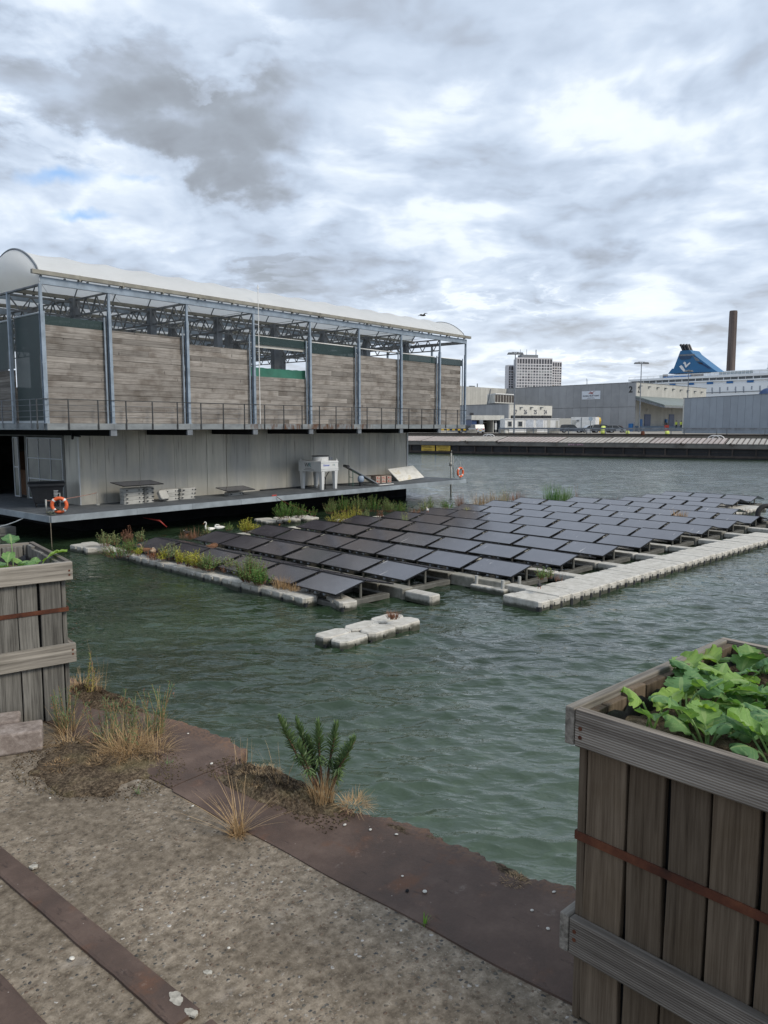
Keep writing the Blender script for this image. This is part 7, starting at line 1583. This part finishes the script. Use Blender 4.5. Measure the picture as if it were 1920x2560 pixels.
# ---------------------------------------------------------------- cars
def car(lab, u, f, rz, col, kind='suv', L=4.5, W=1.85):
    c = BG(u, f); r = thing('parked_car', lab, 'car', tuple(c), rz, None); hb = L/2
    prof = {'suv': [(-1, .30), (-.985, .62), (-.97, .90), (-.90, .98), (.40, .98), (.80, .90), (.96, .74), (1, .48), (.99, .28)], 'hatch': [(-1, .28), (-.99, .6), (-.95, .86), (-.85, .94), (.40, .92), (.78, .84), (.95, .68), (1, .45), (.99, .26)]}[kind]
    hr = 1.62 if kind == 'suv' else 1.46
    m = MB(); rings = []
    for y, s_ in ((-.5, .0), (-.47, 1), (.47, 1), (.5, .0)):
        rings.append([(x*hb*(1 if s_ else .985), y*W, z if s_ else .3+(z-.3)*.93) for x, z in prof])
    m.loft(rings); m.build('body', col, r, bevel=.03)
    g = [(-.93, .93), (-.80, hr-.06), (-.6, hr), (.05, hr-.02), (.18, hr-.10), (.48, .93)]; m = MB()
    m.loft([[(x*hb, -.44*W, z if i in (0, 5) else z) for i, (x, z) in enumerate(g)], [(x*hb, -.36*W if False else -.40*W, z) for x, z in g], [(x*hb, .40*W, z) for x, z in g], [(x*hb, .44*W, z) for x, z in g]]); m.build('window_glass', GLASS, r, bevel=.02)
    m = MB(); m.loft([[(x*hb, -.40*W, z+.012) for x, z in g[1:5]]+[(x*hb, -.40*W, z-.05) for x, z in g[1:5][::-1]], [(x*hb, .40*W, z+.012) for x, z in g[1:5]]+[(x*hb, .40*W, z-.05) for x, z in g[1:5][::-1]]])
    for x0, x1 in ((-.80, -.93), (-.28, -.26), (.18, .48)):
        za = hr-.06
        for y in (-1, 1): m.bar((x0*hb, y*.442*W, za), (x1*hb, y*.452*W, .93), .06)
    m.build('roof', col, r)
    if kind in ('suv', 'hatch'): m = MB(); m.loft([[(.19*hb, -.36*W, hr-.09), (.19*hb, .36*W, hr-.09), (.48*hb, .40*W, .95), (.48*hb, -.40*W, .95)], [(.20*hb, -.36*W, hr-.07), (.20*hb, .36*W, hr-.07), (.49*hb, .40*W, .97), (.49*hb, -.40*W, .97)]]); m.build('windscreen', plain('sky_lit_windscreen_glass', (.35, .38, .42), .12) if 'sky_lit_windscreen_glass' not in MATS else MATS['sky_lit_windscreen_glass'], r)
    for x in (-.62, .62):
        for y in (-1, 1):
            m = MB(); m.tube([(x*hb, y*W*.40, .33), (x*hb, y*W*.505, .33)], .33, 18); w_o = m.build('wheel', TYRE, r); m = MB(); m.tube([(x*hb, y*W*.50, .33), (x*hb, y*W*.515, .33)], .20, 12); sub_of(w_o, m.build('rim', GALVD, r))
    for y in (-1, 1):
        m = MB(); m.box(-hb*1.002, y*.36*W-.14, .66, -hb*.97, y*.36*W+.14, .86); m.build('tail_light', REDP, r); m = MB(); m.box(hb*.95, y*.36*W-.16, .60, hb*1.0, y*.36*W+.16, .74); m.build('headlight', WHITE, r)
    m = MB(); m.box(-hb*1.008, -.26, .50, -hb*1.0, .26, .61); m.build('number_plate', YELL, r)
    return r
C1 = plain('car_dark_blue', (.022, .032, .052), .25, .3, .05, .5, 0); C2 = plain('car_white_blue', (.50, .54, .60), .3, .1, .05, .5, 0); C3 = plain('car_black', (.018, .018, .022), .25, .2, .05, .5, 0); C4 = plain('car_silver', (.36, .38, .40), .3, .4, .05, .5, 0); C5 = plain('car_red_grey', (.20, .11, .11), .3, .3, .05, .5, 0)
base_r = AZ-math.pi/2
car('dark blue estate car parked left in the row of cars', 1428, 150, base_r-.15, C1); car('white hatchback parked between the two dark cars', 1472, 154, base_r+math.pi+.15, C2, 'hatch', 4.2); car('black estate car parked behind the lime covered drum', 1508, 150, base_r-.12, C3, L=4.6); car('silver car mostly hidden behind the black estate car', 1537, 156, base_r-.2, C4, 'hatch', 4.2); car('dull red car at the right end of the row of cars', 1546, 159, base_r-.2, C5, 'hatch', 3.9)
car('silver hatchback seen from behind in front of the gate pavilion', 1190, 142, base_r+math.pi/2+.25, C4, 'suv', 4.2, 1.8)
car('dark car half hidden behind the right end of the barn walkway', 1166, 150, base_r+.1, C3, 'hatch', 4.0)
# ---------------------------------------------------------------- people at the loading bay
HV = plain('hi_vis_yellow', (.62, .72, .10), .7); TRO = plain('dark_trousers', (.02, .022, .03), .8); SKIN = plain('skin', (.42, .26, .19), .6)
def person(lab, u, f, rz, z=FZ):
    c = BG(u, f, z); r = thing('person', lab, 'person', tuple(c), rz); me = bpy.data.meshes.new('body')
    V = [(0, 0, .95), (0, 0, 1.15), (0, 0, 1.40), (0, 0, 1.50), (0, .01, 1.58), (0, .02, 1.70), (-.20, 0, 1.42), (-.25, .02, 1.15), (-.23, .12, .93), (.20, 0, 1.42), (.25, .02, 1.15), (.22, .14, .95), (-.10, 0, .90), (-.12, .02, .50), (-.12, 0, .08), (-.12, .14, .04), (.10, 0, .90), (.12, .02, .50), (.12, 0, .08), (.12, .14, .04)]
    E_ = [(0, 1), (1, 2), (2, 3), (3, 4), (4, 5), (2, 6), (6, 7), (7, 8), (2, 9), (9, 10), (10, 11), (0, 12), (12, 13), (13, 14), (14, 15), (0, 16), (16, 17), (17, 18), (18, 19)]
    Rd = [.15, .14, .16, .06, .09, .085, .075, .05, .04, .075, .05, .04, .10, .07, .05, .035, .10, .07, .05, .035]
    me.from_pydata(V, E_, []); b = bpy.data.objects.new('body', me); COL.objects.link(b); s_ = b.modifiers.new('skin', 'SKIN'); me.skin_vertices.new() if not me.skin_vertices else None
    for i, q in enumerate(Rd): me.skin_vertices[0].data[i].radius = (q, q*.8)
    me.skin_vertices[0].data[0].use_root = True
    b.modifiers.new('sub', 'SUBSURF').levels = 1
    dg = bpy.context.evaluated_depsgraph_get(); m2 = bpy.data.meshes.new_from_object(b.evaluated_get(dg)); bpy.data.objects.remove(b)
    for q in (TRO, HV, SKIN): m2.materials.append(q)
    for p in m2.polygons: z_ = p.center.z; x_ = abs(p.center.x); p.material_index = 2 if (z_ > 1.5 or (z_ < .98 and x_ > .19 and z_ > .85)) else (1 if z_ > .98 else 0)
    o = bpy.data.objects.new('body', m2); COL.objects.link(o); o.parent = r
    m = MB(); rg = []
    for z_, q in ((1.64, .105), (1.72, .105), (1.78, .07), (1.80, .02)): rg.append([(q*math.cos(a), .02+q*math.sin(a), z_) for a in [2*math.pi*i/10 for i in range(10)]])
    m.loft(rg); m.build('hair', TRO, r, smooth=True); return r
person('person in a yellow high visibility vest standing left by the shed corner', 1690, 150, base_r+.4, FZ+.6); person('person in yellow vest half hidden at the corner of the right hand shed', 1702, 152.5, base_r-.8, FZ+.6)
r, p_ = boxthing('red_pallet_truck', 'red pallet truck standing by the right loading door', 'pallet truck', 1664, 1672, 1062.5, 155, .8, REDP, zb_=FZ+.4); m = MB(); pbox(m, p_, .0, .1, FZ+.4, FZ+2.4, -.9, -.8); w_(m, 'handle', BLACKP, r); m = MB(); pbox(m, p_, .02, .4, FZ+.9, FZ+2.0, -.7, -.2, t=.1); w_(m, 'battery_box', BLACKP, r)
# white poster like flag by the pavilion
r = thing('banner', 'small white banner hanging in the open front of the gate pavilion', 'banner', tuple(BG(1240, 156.5))); m = MB(); c = BG(1240, 156.5); m.obox(c-RT*.25+Vector((0, 0, .6)), RT*.4, FW*.03, Vector((0, 0, 1.3))); m.obox(c-RT*.05+Vector((0, 0, .0)), RT*.05, FW*.05, Vector((0, 0, 2.3))); m.build('cloth', WHITE, r, world=True)
